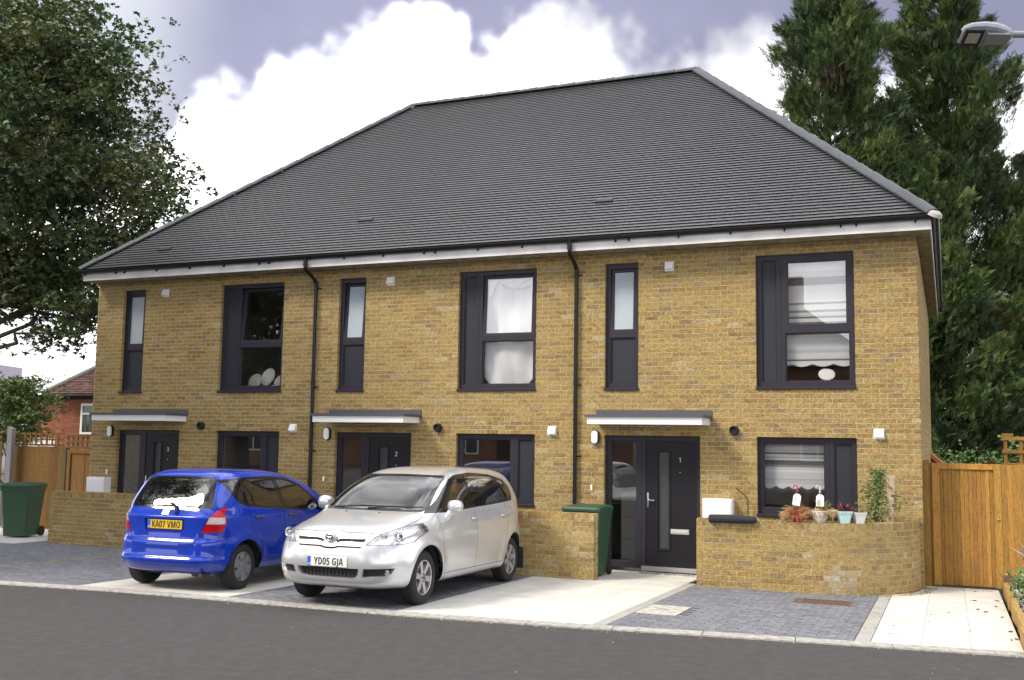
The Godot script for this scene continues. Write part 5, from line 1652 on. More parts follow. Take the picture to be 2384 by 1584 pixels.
func conifer(label: String, at: Vector3, height: float, radius: float, base_h: float, seed_: int, dens: float, lean := 0.0, brown := []):
	var t := thing("conifer_tree", label, "tree", at, 0.0, "conifers behind the terrace")
	var r := RandomNumberGenerator.new(); r.seed = seed_
	var m := MB.new()
	m.tube([Vector3(0, -0.5, 0), Vector3(lean * 0.3, height * 0.5, 0), Vector3(lean, height, 0)], 0.34, 0.03, 10)
	var xfs := []; var cols := []
	var limbs := int(height * dens)
	for i in limbs:
		var h := base_h + (height - base_h) * pow((i + r.randf()) / limbs, 0.92)
		var f := (h - base_h) / (height - base_h)
		var reach := radius * (0.13 + 0.87 * pow(1.0 - f, 0.72)) * (0.72 + 0.5 * r.randf())
		if f < 0.12: reach *= 0.7 + 2.0 * f
		var a := r.randf() * TAU
		var rise := 0.25 + 0.55 * r.randf() + 0.6 * f
		var d := Vector3(cos(a), rise, sin(a)).normalized()
		var o := Vector3(lean * h / height, h - reach * 0.35, 0)
		if i % 2 == 0: m.tube([o, o + d * reach * 0.5 + Vector3(0, -0.05 * reach, 0), o + d * reach], 0.045, 0.008, 5)
		var tone: Color = [Color(0.072, 0.120, 0.030), Color(0.098, 0.152, 0.040), Color(0.052, 0.090, 0.029), Color(0.122, 0.172, 0.046), Color(0.042, 0.074, 0.026)][r.randi() % 5]
		var n := int(60 + reach * 76)
		for j in n:
			var s := 0.28 + 0.72 * sqrt(r.randf())
			var w := reach * 0.22 * (1.15 - s)
			var p := o + d * reach * s + Vector3(r.randfn() * w, r.randfn() * w * 0.7 - 0.04, r.randfn() * w)
			var fd := (d + Vector3(r.randfn() * 0.5, r.randfn() * 0.35 + 0.30, r.randfn() * 0.5)).normalized()
			var up := Vector3(r.randfn() * 0.5, 1, r.randfn() * 0.5)
			var zx := fd.cross(up).normalized()
			var k := (0.7 + 0.6 * r.randf())
			var c := Color(tone.r * k, tone.g * k, tone.b * k)
			for b in brown:
				if (p - b[0]).length() < b[1]: c = Color(0.16 * k, 0.07 * k, 0.035 * k) if b[2] == 0 else Color(0.12 * k, 0.085 * k, 0.065 * k)
			xfs.append(Transform3D(Basis(fd, zx.cross(fd), zx), p).scaled_local(Vector3.ONE * (0.45 + 0.55 * r.randf())))
			cols.append(c)
	part("trunk", m, M.bark, t)
	scatter("crown", t, frond_mesh(r), M.needle, xfs, cols)
	print("fronds ", xfs.size())

func make_trees():
	var dark := [Color(0.075, 0.115, 0.050), Color(0.092, 0.136, 0.056), Color(0.060, 0.094, 0.044), Color(0.110, 0.142, 0.054), Color(0.130, 0.128, 0.048)]
	var r := RandomNumberGenerator.new(); r.seed = 700
	# big sycamore behind the left end of the terrace
	var base := Vector3(-28.2, -0.6, -7.0)
	var blobs := []
	for q in [[70, 40, 2.4], [-60, 120, 2.4], [160, 130, 2.0], [60, 180, 2.2], [235, 150, 1.2], [235, 240, 1.5], [120, 280, 2.2], [-20, 300, 2.2], [270, 310, 1.2], [195, 380, 1.8], [310, 400, 1.1], [370, 415, 0.75], [60, 420, 2.2], [280, 480, 1.5], [360, 485, 0.7], [130, 520, 1.9], [0, 540, 2.0], [240, 560, 1.3], [330, 545, 0.9], [120, 640, 1.3], [185, 700, 1.1], [70, 680, 1.0], [170, 745, 0.8], [215, 620, 1.1], [20, 620, 1.2], [110, 775, 0.5], [-120, 420, 2.4], [-100, 620, 2.0], [-60, 690, 0.9], [20, 690, 1.1], [120, 690, 1.1], [205, 735, 0.7], [-30, 640, 1.3], [150, 610, 1.2]]:
		var depth := 29.5 + r.randfn() * 1.2
		var p := CAM_POS + ray(q[0], q[1]) * depth
		blobs.append([p - base, Vector3(q[2] * 0.86, q[2] * 0.70, q[2] * 1.1)])
	for k in 10:
		blobs.append([Vector3(-2.5 + r.randfn() * 2.0, 8.0 + r.randf() * 7.5, -2.5 + r.randfn() * 1.8), Vector3(1.9, 1.5, 1.9)])
	broadleaf("large dark green sycamore rising behind the left end of the terrace", base, 7.0, 0.34, blobs, 1.15, 0.165, dark, 701)
	# sycamore on the street side, out of the picture: shades the left home and shows in its window
	blobs = []
	for k in 40:
		var a := r.randf() * TAU; var h := 3.6 + r.randf() * 6.2
		var rr := 3.6 * sqrt(r.randf()) * (1.1 - absf(h - 7.5) / 11.0)
		blobs.append([Vector3(cos(a) * rr, h, sin(a) * rr), Vector3(1.5, 1.15, 1.5)])
	broadleaf("street sycamore mirrored in the upper window of the left home", Vector3(-18.2, gy(7.5), 7.6), 2.6, 0.26, blobs, 0.8, 0.16, dark, 702)
	# conifers
	var c0 := CAM_POS + ray(1915, 900) * 33.0; c0.y = -0.6
	var c1 := CAM_POS + ray(2235, 900) * 34.5; c1.y = -0.6
	var c2 := CAM_POS + ray(2470, 900) * 36.0; c2.y = -0.6
	var br := []
	for q in [[1845, 228, 0.28, 0], [2345, 740, 0.28, 0], [1955, 195, 0.42, 1]]:
		br.append([CAM_POS + ray(q[0], q[1]) * 31.6 - c0, q[2] * 1.5, q[3]])
	conifer("tall dark conifer with brown dead sprays rising behind the roof hip", c0, 19.0, 5.1, 1.6, 711, 14.0, 0.5, br)
	conifer("tall bushy conifer behind the street lamp head", c1, 19.2, 5.6, 1.0, 712, 14.0, -0.3, br.map(func(b): return [b[0] + c0 - c1, b[1], b[2]]))
	conifer("lower dark conifer filling the gap above the side gate", Vector3(c1.x - 1.0, -0.6, c1.z + 3.6), 11.4, 4.0, 0.6, 713, 13.0, 0.2, [])
	conifer("conifer at the far right beyond the trellis fence", c2, 14.5, 3.6, 0.8, 714, 10.0, 0.0, [])
	# bushy small tree over the left fence
	base = CAM_POS + ray(40, 960) * 26.0; base.y = -0.5
	blobs = []
	for q in [[20, 915, 0.6], [62, 900, 0.42], [95, 925, 0.28], [30, 960, 0.6], [75, 960, 0.36], [-40, 930, 0.8], [50, 995, 0.5], [0, 990, 0.6]]:
		blobs.append([CAM_POS + ray(q[0], q[1]) * (26.0 + r.randfn() * 0.4) - base, Vector3(q[2], q[2] * 0.8, q[2])])
	broadleaf("bright green bushy apple tree behind the left timber fence", base, 1.2, 0.09, blobs, 22.0, 0.075, [Color(0.13, 0.19, 0.05), Color(0.10, 0.16, 0.04), Color(0.17, 0.22, 0.08), Color(0.07, 0.11, 0.03)], 721, 0.42)
	# low greenery behind the side gate
	base = CAM_POS + ray(2240, 1060) * 27.0; base.y = -0.5
	broadleaf("sunlit green shrub seen between the gate top and the conifers", base, 0.8, 0.05, [[Vector3(0, 1.9, 0), Vector3(0.8, 0.5, 0.5)], [Vector3(0.9, 1.7, 0.2), Vector3(0.7, 0.5, 0.5)], [Vector3(1.7, 2.2, 0), Vector3(0.5, 0.7, 0.5)]], 14.0, 0.09, [Color(0.16, 0.24, 0.06), Color(0.12, 0.2, 0.05)], 722, 0.5)

# ---------------------------------------------------------------- houses behind and opposite
func pitched_tiles(parent: Node, o: Vector3, across: Vector3, up: Vector3, widths: Callable, slen: float, gauge: float, tw: float, tones: Array, r: RandomNumberGenerator, m: MB):
	var nrm := across.cross(up).normalized()
	for i in int(slen / gauge):
		var s := i * gauge
		var w: Vector2 = widths.call(s / slen)
		var x := w.x
		while x < w.y - 0.02:
			var x1 := minf(x + tw, w.y)
			var c: Color = tones[r.randi() % tones.size()]
			var k := 0.8 + 0.4 * r.randf()
			c = Color(c.r * k, c.g * k, c.b * k)
			var a := o + across * x + up * s + nrm * 0.05; var b := o + across * x1 + up * s + nrm * 0.05
			var d := o + across * x1 + up * (s + gauge * 1.3) + nrm * 0.02; var e := o + across * x + up * (s + gauge * 1.3) + nrm * 0.02
			m.quad(a, b, d, e, c); m.quad(a - nrm * 0.03, b - nrm * 0.03, b, a, c)
			x += tw

func make_back_house():
	# red brick house with a hipped brown roof, partly behind the left end of the terrace
	var r := RandomNumberGenerator.new(); r.seed = 801
	var P := CAM_POS + ray(128, 1000) * 40.0
	var t := thing("brick_house", "red brick house with hipped brown tiled roof behind the left fence", "house", Vector3(P.x, -0.4, P.z), 0.16)
	var W := 9.0; var D := 8.0; var H := 3.95
	var m := MB.new()
	# lit left flank projects forward
	m.box(Vector3(0, 0, -D), Vector3(W, H, 0), Color(0.26, 0.10, 0.052)); m.box(Vector3(-2.6, 0, -D), Vector3(-0.002, H, -1.6), Color(0.26, 0.10, 0.052))
	part("wall", m, M.vmatte, t)
	m = MB.new()
	var n := 0
	for row in range(14, 52):
		var off := 0.0 if row % 2 == 0 else 0.11
		var x := 0.02 - off
		while x < 4.2:
			var k := 0.7 + 0.6 * r.randf()
			m.box(Vector3(maxf(x, 0.0) + 0.004, row * 0.075 + 0.005, 0.0), Vector3(x + 0.214, row * 0.075 + 0.066, 0.006), Color(0.27 * k, 0.10 * k, 0.05 * k), "bd")
			x += 0.225
		x = -2.6 + off
		while x < -0.02:
			var k := 0.7 + 0.6 * r.randf()
			m.box(Vector3(x + 0.004, row * 0.075 + 0.005, -1.6), Vector3(minf(x + 0.214, -0.006), row * 0.075 + 0.066, -1.594), Color(0.27 * k, 0.10 * k, 0.05 * k), "bd")
			x += 0.225
	var bw := part("brickwork", m, M.vmatte, t); bw.set_meta("kind", "stuff")
	# roof
	var e := 0.35; var rise := 3.4; var run := D / 2
	var tones := [Color(0.10, 0.050, 0.040), Color(0.13, 0.065, 0.05), Color(0.085, 0.045, 0.04), Color(0.16, 0.09, 0.07)]
	m = MB.new()
	var A := Vector3(-e, H, e); var B := Vector3(W + e, H, e); var C2 := Vector3(run - 0.2, H + rise, -run); var D2 := Vector3(W - run, H + rise, -run)
	var A2 := Vector3(-e, H, -D - e); var B2 := Vector3(W + e, H, -D - e)
	m.quad(A, B, D2, C2); m.tri(A2, A, C2); m.quad(B2, A2, C2, D2); m.tri(B, B2, D2)
	m.quad(A, A2, B2, B)
	var roof := part("roof", m, mat(0.06, 0.035, 0.03, 0.9), t)
	m = MB.new()
	var up := (Vector3(0, rise, -run - e)).normalized(); var sl := Vector3(0, rise, run + e).length()
	pitched_tiles(roof, A, Vector3.RIGHT, up, func(f): return Vector2(f * (run - 0.2 + e), 6.0), sl, 0.115, 0.2, tones, r, m)
	up = Vector3(run - 0.2 + e, rise, 0).normalized(); sl = Vector3(run - 0.2 + e, rise, 0).length()
	pitched_tiles(roof, A2, Vector3.BACK, up, func(f): return Vector2(f * (D / 2 + e), D + 2 * e - f * (D / 2 + e)), sl, 0.115, 0.2, tones, r, m)
	var tl := part("roof_tiling", m, M.vmatte, roof); tl.set_meta("kind", "stuff")
	m = MB.new(); m.tube([A + Vector3(0, 0.05, 0), A.lerp(C2, 0.5) + Vector3(0, 0.06, 0), C2 + Vector3(0, 0.05, 0)], 0.11, 0.11, 8); part("hip_tiles", m, mat(0.26, 0.25, 0.22, 0.9), roof)
	m = MB.new(); m.tube([A + Vector3(0, -0.06, 0.06), B + Vector3(0, -0.06, 0.06)], 0.06, 0.06, 8); m.box(Vector3(-e + 0.02, H - 0.16, 0.1), Vector3(W + e, H - 0.02, e - 0.02)); part("gutter", m, M.matte_black, roof)
	# white window
	m = MB.new()
	var wx := 1.12; var wy := 2.42
	m.ring(Vector2(wx, wy), Vector2(wx + 0.62, wy + 1.18), Vector2(wx + 0.08, wy + 0.08), Vector2(wx + 0.54, wy + 1.10), -0.02, 0.05, Color.WHITE, 0.0)
	m.box(Vector3(wx + 0.081, wy + 0.76, -0.02), Vector3(wx + 0.539, wy + 0.82, 0.049))
	var w := part("window", m, M.white, t)
	m = MB.new(); m.box(Vector3(wx + 0.08, wy + 0.1, 0.008), Vector3(wx + 0.54, wy + 1.10, 0.012)); part("pane", m, mat(0.02, 0.03, 0.025, 0.05), w)
	m = MB.new(); m.box(Vector3(wx + 0.16, wy + 0.12, 0.0121), Vector3(wx + 0.24, wy + 0.75, 0.016)); m.box(Vector3(wx + 0.38, wy + 0.12, 0.0121), Vector3(wx + 0.46, wy + 0.75, 0.016)); part("curtain", m, mat(0.06, 0.10, 0.06, 0.9), w)
	# small white van-like porch roof seen below the bush
	m = MB.new(); m.box(Vector3(-2.2, 1.5, -1.59), Vector3(-0.9, 2.25, -1.2)); part("bay_window", m, M.white, t)
	# far pale block at the left edge
	var b := thing("apartment_block", "pale lilac apartment block far off at the left edge", "building", CAM_POS + ray(-60, 1000) * 75.0 * Vector3(1, 0, 1) - Vector3(0, 2.5, 0), 0.4)
	m = MB.new(); m.box(Vector3(-4.0, 0, -4), Vector3(1.3, 7.6, 0), Color(0.42, 0.38, 0.46)); part("wall", m, M.vmatte, b)
	for i in 3:
		m = MB.new(); m.box(Vector3(0.2, 1.2 + i * 2.3, 0.0), Vector3(0.9, 2.6 + i * 2.3, 0.02), Color(0.12, 0.11, 0.16)); part("window", m, M.vplastic, b)

func make_opposite():
	# the houses across the street that the windows mirror
	for k in 3:
		var t := thing("opposite_house", ["brick house across the street mirrored in the right home's window", "brick house across the street mirrored in the middle home's windows", "brick house across the street mirrored in the left home's window"][k], "house", [Vector3(-7.0, gy(28), 31.0), Vector3(-20.5, gy(28), 32.0), Vector3(-36.5, gy(28), 30.0)][k], PI, "houses across the street")
		var W := 9.0; var D := 8.0; var H := 5.0
		var m := MB.new()
		m.box(Vector3(-W / 2, 0, -D), Vector3(W / 2, H, 0), Color(0.26, 0.13, 0.08)); part("wall", m, M.vmatte, t)
		m = MB.new()
		var e := 0.4; var rise := 3.6; var run := D / 2
		var A := Vector3(-W / 2 - e, H, e); var B := Vector3(W / 2 + e, H, e); var A2 := Vector3(-W / 2 - e, H, -D - e); var B2 := Vector3(W / 2 + e, H, -D - e)
		var C2 := Vector3(-W / 2 + run, H + rise, -run); var D2 := Vector3(W / 2 - run, H + rise, -run)
		m.quad(A, B, D2, C2); m.tri(A2, A, C2); m.quad(B2, A2, C2, D2); m.tri(B, B2, D2); m.quad(A, A2, B2, B)
		var roof := part("roof", m, mat(0.09, 0.075, 0.065, 0.85), t)
		m = MB.new(); m.box(Vector3(-1.0, H + 2.4, -run - 0.4), Vector3(-0.3, H + rise + 1.1, -run + 0.3), Color(0.22, 0.10, 0.06)); part("chimney", m, M.vmatte, roof)
		for q in [[-2.8, 2.9], [1.4, 2.9], [-2.8, 0.8], [1.4, 0.8]]:
			m = MB.new(); m.ring(Vector2(q[0], q[1]), Vector2(q[0] + 1.5, q[1] + 1.3), Vector2(q[0] + 0.09, q[1] + 0.09), Vector2(q[0] + 1.41, q[1] + 1.21), -0.02, 0.05, Color.WHITE, 0.0)
			m.box(Vector3(q[0] + 0.71, q[1] + 0.091, -0.02), Vector3(q[0] + 0.79, q[1] + 1.209, 0.049))
			var w := part("window", m, M.white, t)
			m = MB.new(); m.box(Vector3(q[0] + 0.08, q[1] + 0.08, 0.01), Vector3(q[0] + 1.42, q[1] + 1.22, 0.014)); part("pane", m, mat(0.03, 0.035, 0.04, 0.08), w)
		m = MB.new(); m.box(Vector3(-0.6, 0, 0.0), Vector3(0.35, 2.1, 0.05)); part("door", m, mat(0.05, 0.02, 0.02, 0.4), t)

# ---------------------------------------------------------------- what hangs and stands behind the glass
func make_window_things():
	var r := RandomNumberGenerator.new(); r.seed = 870
	# striped roller blinds of the right home
	for k in 2:
		var t := thing("roller_blind", ["grey and white striped blind with scalloped hem in the upper right window", "grey and white striped blind with fringed hem in the ground floor right window"][k], "blind", [Vector3(-1.55, 4.92, -0.24), Vector3(-1.84, 2.07, -0.26)][k], 0.0, "striped roller blinds")
		var w: float = [1.25, 0.96][k]; var len: float = [1.64, 0.68][k]
		var m := MB.new(); m.tube([Vector3(-w / 2, 0, 0), Vector3(w / 2, 0, 0)], 0.025, 0.025, 10); part("roller", m, M.white, t)
		m = MB.new()
		var y := 0.0
		while y < len:
			var h := 0.012 + 0.035 * r.randf()
			if r.randf() < 0.18: h = 0.07 + 0.05 * r.randf()
			h = minf(h, len - y)
			var g: float = [0.66, 0.44, 0.22, 0.55, 0.10][r.randi() % 5]
			if h > 0.05: g = 0.50 + 0.16 * r.randf()
			m.box(Vector3(-w / 2, -y - h, -0.002), Vector3(w / 2, -y, 0.002), Color(g * 0.97, g, g * 1.02))
			y += h + 0.0001
		# scalloped hem
		var sc := 4 if k == 0 else 5
		for i in sc:
			var xa := -w / 2 + w * i / sc; var xb := -w / 2 + w * (i + 1) / sc
			var poly := PackedVector2Array([Vector2(xa, 0.0)])
			for a in 9:
				var f := a / 8.0
				poly.append(Vector2(lerpf(xa, xb, f), -0.035 - 0.045 * sin(PI * f)))
			poly.append(Vector2(xb, 0.0))
			m.prism(poly, -0.002, 0.002, Transform3D(Basis.IDENTITY, Vector3(0, -len - 0.0002, 0)), Color(0.58, 0.59, 0.60))
		part("fabric", m, M.vmatte, t)
		if k == 1:
			m = MB.new()
			for i in 60:
				var f := (i + 0.5) / 60.0
				var yy := -len - 0.04 - 0.045 * absf(sin(PI * f * sc))
				m.tube([Vector3(-w / 2 + w * f, yy, 0.0), Vector3(-w / 2 + w * f + 0.003 * r.randfn(), yy - 0.05, 0.0)], 0.0035, 0.0025, 4, Color(0.16, 0.16, 0.16))
			part("fringe", m, M.vmatte, t)
	# round mirror and shelf box in the upper right room
	var t := thing("table_mirror", "small round white table mirror behind the upper right window", "mirror", Vector3(-1.34, 2.88, -0.26), 0.2)
	var m := MB.new(); m.lathe([Vector2(0.0, 0.012), Vector2(0.105, 0.010), Vector2(0.115, 0.0), Vector2(0.105, -0.012), Vector2(0.0, -0.012)], 24, Transform3D(Basis(Vector3.RIGHT, PI / 2 - 0.25).scaled(Vector3(1.1, 0.85, 1)), Vector3(0, 0.20, 0))); part("disc", m, M.white, t)
	m = MB.new(); m.tube([Vector3(0.01, 0.0, 0), Vector3(0.03, 0.12, -0.01)], 0.02, 0.014, 8); m.box(Vector3(-0.05, 0.0, -0.06), Vector3(0.24, 0.05, 0.05)); part("stand", m, M.white, t)
	t = thing("wall_cabinet", "pale cabinet seen below the blind in the upper right room", "cabinet", Vector3(-1.05, 2.95, -1.4))
	m = MB.new(); m.box(Vector3(-0.3, 0.2, -0.3), Vector3(0.5, 0.9, 0.0), Color(0.40, 0.39, 0.36)); part("carcass", m, M.vmatte, t)
	m = MB.new(); m.box(Vector3(-0.28, 0.22, 0.001), Vector3(0.09, 0.88, 0.02), Color(0.46, 0.45, 0.42)); part("door", m, M.vmatte, t)
	# white sheet hung in the middle upper window
	t = thing("hung_sheet", "creased white bed sheet hung inside the middle upper window", "sheet", Vector3(-6.61, 2.9, -0.24))
	m = MB.new()
	var nx := 26; var ny := 36
	var pt := func(i: int, j: int):
		var u := float(i) / nx; var v := float(j) / ny
		var x := (u - 0.5) * 1.06
		var y := 1.98 * v
		# top edge sags between its corners, bottom edge is drawn up at both sides
		y -= 0.17 * v * v * sin(PI * u) * 0.0
		y += (1.0 - v) * (0.02 + 0.30 * pow(absf(u - 0.45) * 2.0, 4.0))
		var z := 0.02 * sin(u * 21.0 + 3.0 * v) * (0.3 + v) + 0.025 * sin(u * 7.0 - v * 6.0) + 0.012 * sin(v * 17.0 + u * 9.0)
		return Vector3(x, y, z)
	for i in nx:
		for j in ny:
			var a: Vector3 = pt.call(i, j); var b: Vector3 = pt.call(i + 1, j); var c: Vector3 = pt.call(i + 1, j + 1); var d: Vector3 = pt.call(i, j + 1)
			m.tri(a, b, c); m.tri(a, c, d)
	part("cloth", m, M.cloth, t)
	m = MB.new()
	var pt2 := func(i: int, j: int):
		var u := float(i) / 16; var v := float(j) / 6
		var y0 := 1.99; var drop := 0.13 + 0.12 * sin(PI * clampf((u - 0.25) / 0.75, 0, 1)) if u > 0.25 else 0.13 + (0.25 - u) * 2.2
		return Vector3((u - 0.5) * 1.04, y0 - v * drop + 0.01 * sin(u * 9), 0.06 + 0.025 * sin(v * 5.0 + u * 6.0))
	for i in 16:
		for j in 6:
			var a: Vector3 = pt2.call(i, j); var b: Vector3 = pt2.call(i + 1, j); var c: Vector3 = pt2.call(i + 1, j + 1); var d: Vector3 = pt2.call(i, j + 1)
			m.tri(a, c, b); m.tri(a, d, c)
	part("valance", m, M.cloth, t)
	# pillows on the sill of the left upper window
	for k in 3:
		t = thing("pillow", ["pale pillow leaning inside the left upper window", "white pillow slumped at the middle of the left upper window", "cream pillow at the right of the left upper window"][k], "pillow", Vector3(-12.1 + k * 0.30, 2.96, -0.34), [0.1, -0.15, 0.2][k], "pillows in the left upper window")
		m = MB.new()
		m.lathe([Vector2(0.0, 0.06), Vector2(0.10, 0.05), Vector2(0.17, 0.02), Vector2(0.19, 0.0), Vector2(0.17, -0.02), Vector2(0.10, -0.05), Vector2(0.0, -0.06)], 18, Transform3D(Basis(Vector3.BACK, [0.3, -0.2, 0.5][k]) * Basis(Vector3.RIGHT, PI / 2 - 0.3).scaled(Vector3(0.85, [0.8, 0.95, 0.7][k], 1)), Vector3(0, [0.12, 0.2, 0.11][k], 0)))
		part("cushion", m, [mat(0.42, 0.40, 0.34, 0.9), mat(0.5, 0.5, 0.48, 0.9), mat(0.46, 0.45, 0.38, 0.9)][k], t)
	# drawer unit behind the right home's side light
	t = thing("hall_cupboard", "pale hall cupboard seen through the glass beside door number one", "cupboard", Vector3(-4.5, -0.02, -0.75))
	m = MB.new(); m.box(Vector3(-0.28, 0.0, -0.45), Vector3(0.28, 1.15, 0.0), Color(0.34, 0.33, 0.31)); part("carcass", m, M.vmatte, t)
	for i in 3:
		m = MB.new(); m.box(Vector3(-0.26, 0.06 + i * 0.36, 0.001), Vector3(0.0, 0.38 + i * 0.36, 0.018), Color(0.40, 0.39, 0.37)); part("drawer", m, M.vmatte, t)

# ---------------------------------------------------------------- cars
# A car's skin is a stack of level outlines (rows: height, front x, rear x, half width, squareness front, squareness rear);
# windows, lamps, grilles and shut lines are cut out of it along outlines drawn in side, front, rear or top view.
# Local axes: x forward, y up, z to the car's right.
class CarSkin:
	var P := []        # P[row][col] positions of the right half
	var N := []
	var rows_n := 0
	var cols_n := 0
	var parts := {}    # name -> MB (right half)
	var order := []
	var cutters := []
	var arches := []   # [x, y, radius]
	func catmull(a: float, b: float, c: float, d: float, t: float) -> float:
		return 0.5 * ((2 * b) + (c - a) * t + (2 * a - 5 * b + 4 * c - d) * t * t + (3 * b - a - 3 * c + d) * t * t * t)
	func build(ctrl: Array, sub: int, kf: int, ks: int, kr: int):
		var sq := []
		for i in kf: sq.append(Vector2(1, float(i) / kf))
		for i in ks: sq.append(Vector2(1.0 - 2.0 * i / ks, 1))
		for i in kr + 1: sq.append(Vector2(-1, 1.0 - float(i) / kr))
		cols_n = sq.size()
		var m := ctrl.size()
		for i in m - 1:
			for s in (sub if i < m - 2 else sub + 1):
				var t := float(s) / sub
				var v := []
				for k in 6: v.append(catmull(ctrl[maxi(i - 1, 0)][k], ctrl[i][k], ctrl[i + 1][k], ctrl[mini(i + 2, m - 1)][k], t))
				var y: float = v[0]; var half: float = (v[1] - v[2]) / 2; var mid: float = (v[1] + v[2]) / 2
				var row := []
				for q in sq:
					var n: float = maxf(1.6, v[4] if q.x > 0 else v[5])
					var k := pow(pow(absf(q.x), n) + pow(absf(q.y), n), -1.0 / n)
					var x: float = mid + half * q.x * k
					var z: float = v[3] * q.y * k
					# flared wheel arches
					for a in arches:
						var d := Vector2(x - a[0], y - a[1]).length()
						if d < a[2] + 0.16 and q.y == 1.0: z += 0.020 * smoothstep(a[2] + 0.16, a[2] + 0.02, d)
					row.append(Vector3(x, y, z))
				P.append(row)
		rows_n = P.size()
		for i in rows_n:
			var row := []
			for j in cols_n:
				var du: Vector3 = P[i][mini(j + 1, cols_n - 1)] - P[i][maxi(j - 1, 0)]
				if j == 0: var e: Vector3 = P[i][1]; du = Vector3(0, 0, 2 * e.z)
				if j == cols_n - 1: var e: Vector3 = P[i][j - 1]; du = Vector3(0, 0, -2 * e.z)
				var dv: Vector3 = P[mini(i + 1, rows_n - 1)][j] - P[maxi(i - 1, 0)][j]
				var nn := dv.cross(du)
				if nn.length() < 1e-9: nn = Vector3.UP
				row.append(nn.normalized())
			N.append(row)
	func cut(called: String, view: String, poly: Array, inset: float, cond: Callable, mirror := true, extra := ""):
		var pp := PackedVector2Array(poly)
		if Geometry2D.is_polygon_clockwise(pp): pp.reverse()
		var lo := pp[0]; var hi := pp[0]
		for q in pp: lo = lo.min(q); hi = hi.max(q)
		cutters.append([called, view, pp, inset, cond, lo, hi, extra])
	# a narrow strip along a line, for shut lines
	func seam(called: String, view: String, line: Array, width: float, cond: Callable):
		for i in line.size() - 1:
			var a: Vector2 = line[i]; var b: Vector2 = line[i + 1]
			var d := (b - a).normalized(); var s := Vector2(-d.y, d.x) * width / 2
			cut(called, view, [a - d * width * 0.3 - s, b + d * width * 0.3 - s, b + d * width * 0.3 + s, a - d * width * 0.3 + s], 0.003, cond)
	func mbof(called: String) -> MB:
		if not parts.has(called):
			parts[called] = MB.new(); order.append(called)
		return parts[called]
	func flat(p: Vector3, view: String) -> Vector2:
		match view:
			"side": return Vector2(p.x, p.y)
			"top": return Vector2(p.x, p.z)
		return Vector2(p.z, p.y)
	func emit(mb: MB, poly: PackedVector2Array, A: Vector3, e1: Vector3, e2: Vector3, n0: Vector3, n1: Vector3, n2: Vector3, inset: float):
		var tr := PackedInt32Array()
		if poly.size() == 3: tr = PackedInt32Array([0, 1, 2])
		else: tr = Geometry2D.triangulate_polygon(poly)
		var ps := []; var ns := []
		for q in poly:
			var nn := (n0 * (1 - q.x - q.y) + n1 * q.x + n2 * q.y).normalized()
			ns.append(nn); ps.append(A + e1 * q.x + e2 * q.y - nn * inset)
		for i in range(0, tr.size(), 3):
			var a := tr[i]; var b := tr[i + 1]; var c := tr[i + 2]
			var face: Vector3 = (ps[b] - ps[a]).cross(ps[c] - ps[a])
			if face.dot(ns[a]) < 0: mb.trin(ps[a], ps[c], ps[b], ns[a], ns[c], ns[b])
			else: mb.trin(ps[a], ps[b], ps[c], ns[a], ns[b], ns[c])
	func carve(lining: bool):
		var body := mbof("body")
		var trim := mbof("cabin_lining")
		for i in rows_n - 1:
			for j in cols_n - 1:
				for h in 2:
					var ia := [[i, j], [i + 1, j + 1], [i, j + 1]] if h == 0 else [[i, j], [i + 1, j], [i + 1, j + 1]]
					var A: Vector3 = P[ia[0][0]][ia[0][1]]; var B: Vector3 = P[ia[1][0]][ia[1][1]]; var C: Vector3 = P[ia[2][0]][ia[2][1]]
					if (B - A).cross(C - A).length() < 1e-9: continue
					var n0: Vector3 = N[ia[0][0]][ia[0][1]]; var n1: Vector3 = N[ia[1][0]][ia[1][1]]; var n2: Vector3 = N[ia[2][0]][ia[2][1]]
					var cen := (A + B + C) / 3; var nc := (n0 + n1 + n2).normalized()
					var pieces := [PackedVector2Array([Vector2(0, 0), Vector2(1, 0), Vector2(0, 1)])]
					var cutany := false
					for ct in cutters:
						var a := flat(A, ct[1]); var b := flat(B, ct[1]); var c := flat(C, ct[1])
						var lo := a.min(b).min(c); var hi := a.max(b).max(c)
						if hi.x < ct[5].x or lo.x > ct[6].x or hi.y < ct[5].y or lo.y > ct[6].y: continue
						if not ct[4].call(cen, nc): continue
						var u := b - a; var w := c - a
						var det := u.cross(w)
						if absf(det) < 1e-8: continue
						var left := []
						for pc in pieces:
							var q := PackedVector2Array()
							for p in pc: q.append((a + u * p.x + w * p.y) * 100.0)
							var tool := PackedVector2Array()
							for p in ct[2]: tool.append(p * 100.0)
							var inn := Geometry2D.intersect_polygons(q, tool)
							if inn.is_empty():
								left.append(pc); continue
							cutany = true
							for o in inn:
								var back := PackedVector2Array()
								for p in o:
									var d: Vector2 = p / 100.0 - a
									back.append(Vector2(d.cross(w) / det, u.cross(d) / det))
								if ct[0] != "": 
									emit(mbof(ct[0]), back, A, B - A, C - A, n0, n1, n2, ct[3])
									if ct[7] != "": emit(mbof(ct[7]), back, A, B - A, C - A, n0, n1, n2, 0.001)
									if ct[3] > 0.012: walls(mbof("body") if ct[7] == "" else mbof(ct[0]), back, o, ct[2], A, B - A, C - A, n0, n1, n2, ct[3])
							for o in Geometry2D.clip_polygons(q, tool):
								if Geometry2D.is_polygon_clockwise(o): continue
								var back := PackedVector2Array()
								for p in o:
									var d: Vector2 = p / 100.0 - a
									back.append(Vector2(d.cross(w) / det, u.cross(d) / det))
								left.append(back)
						pieces = left
						if pieces.is_empty(): break
					for pc in pieces:
						emit(body, pc, A, B - A, C - A, n0, n1, n2, 0.0)
						if lining and cen.y > 0.45 and absf(cen.x) < 1.75: emit(trim, pc, A, B - A, C - A, n0, n1, n2, 0.028)
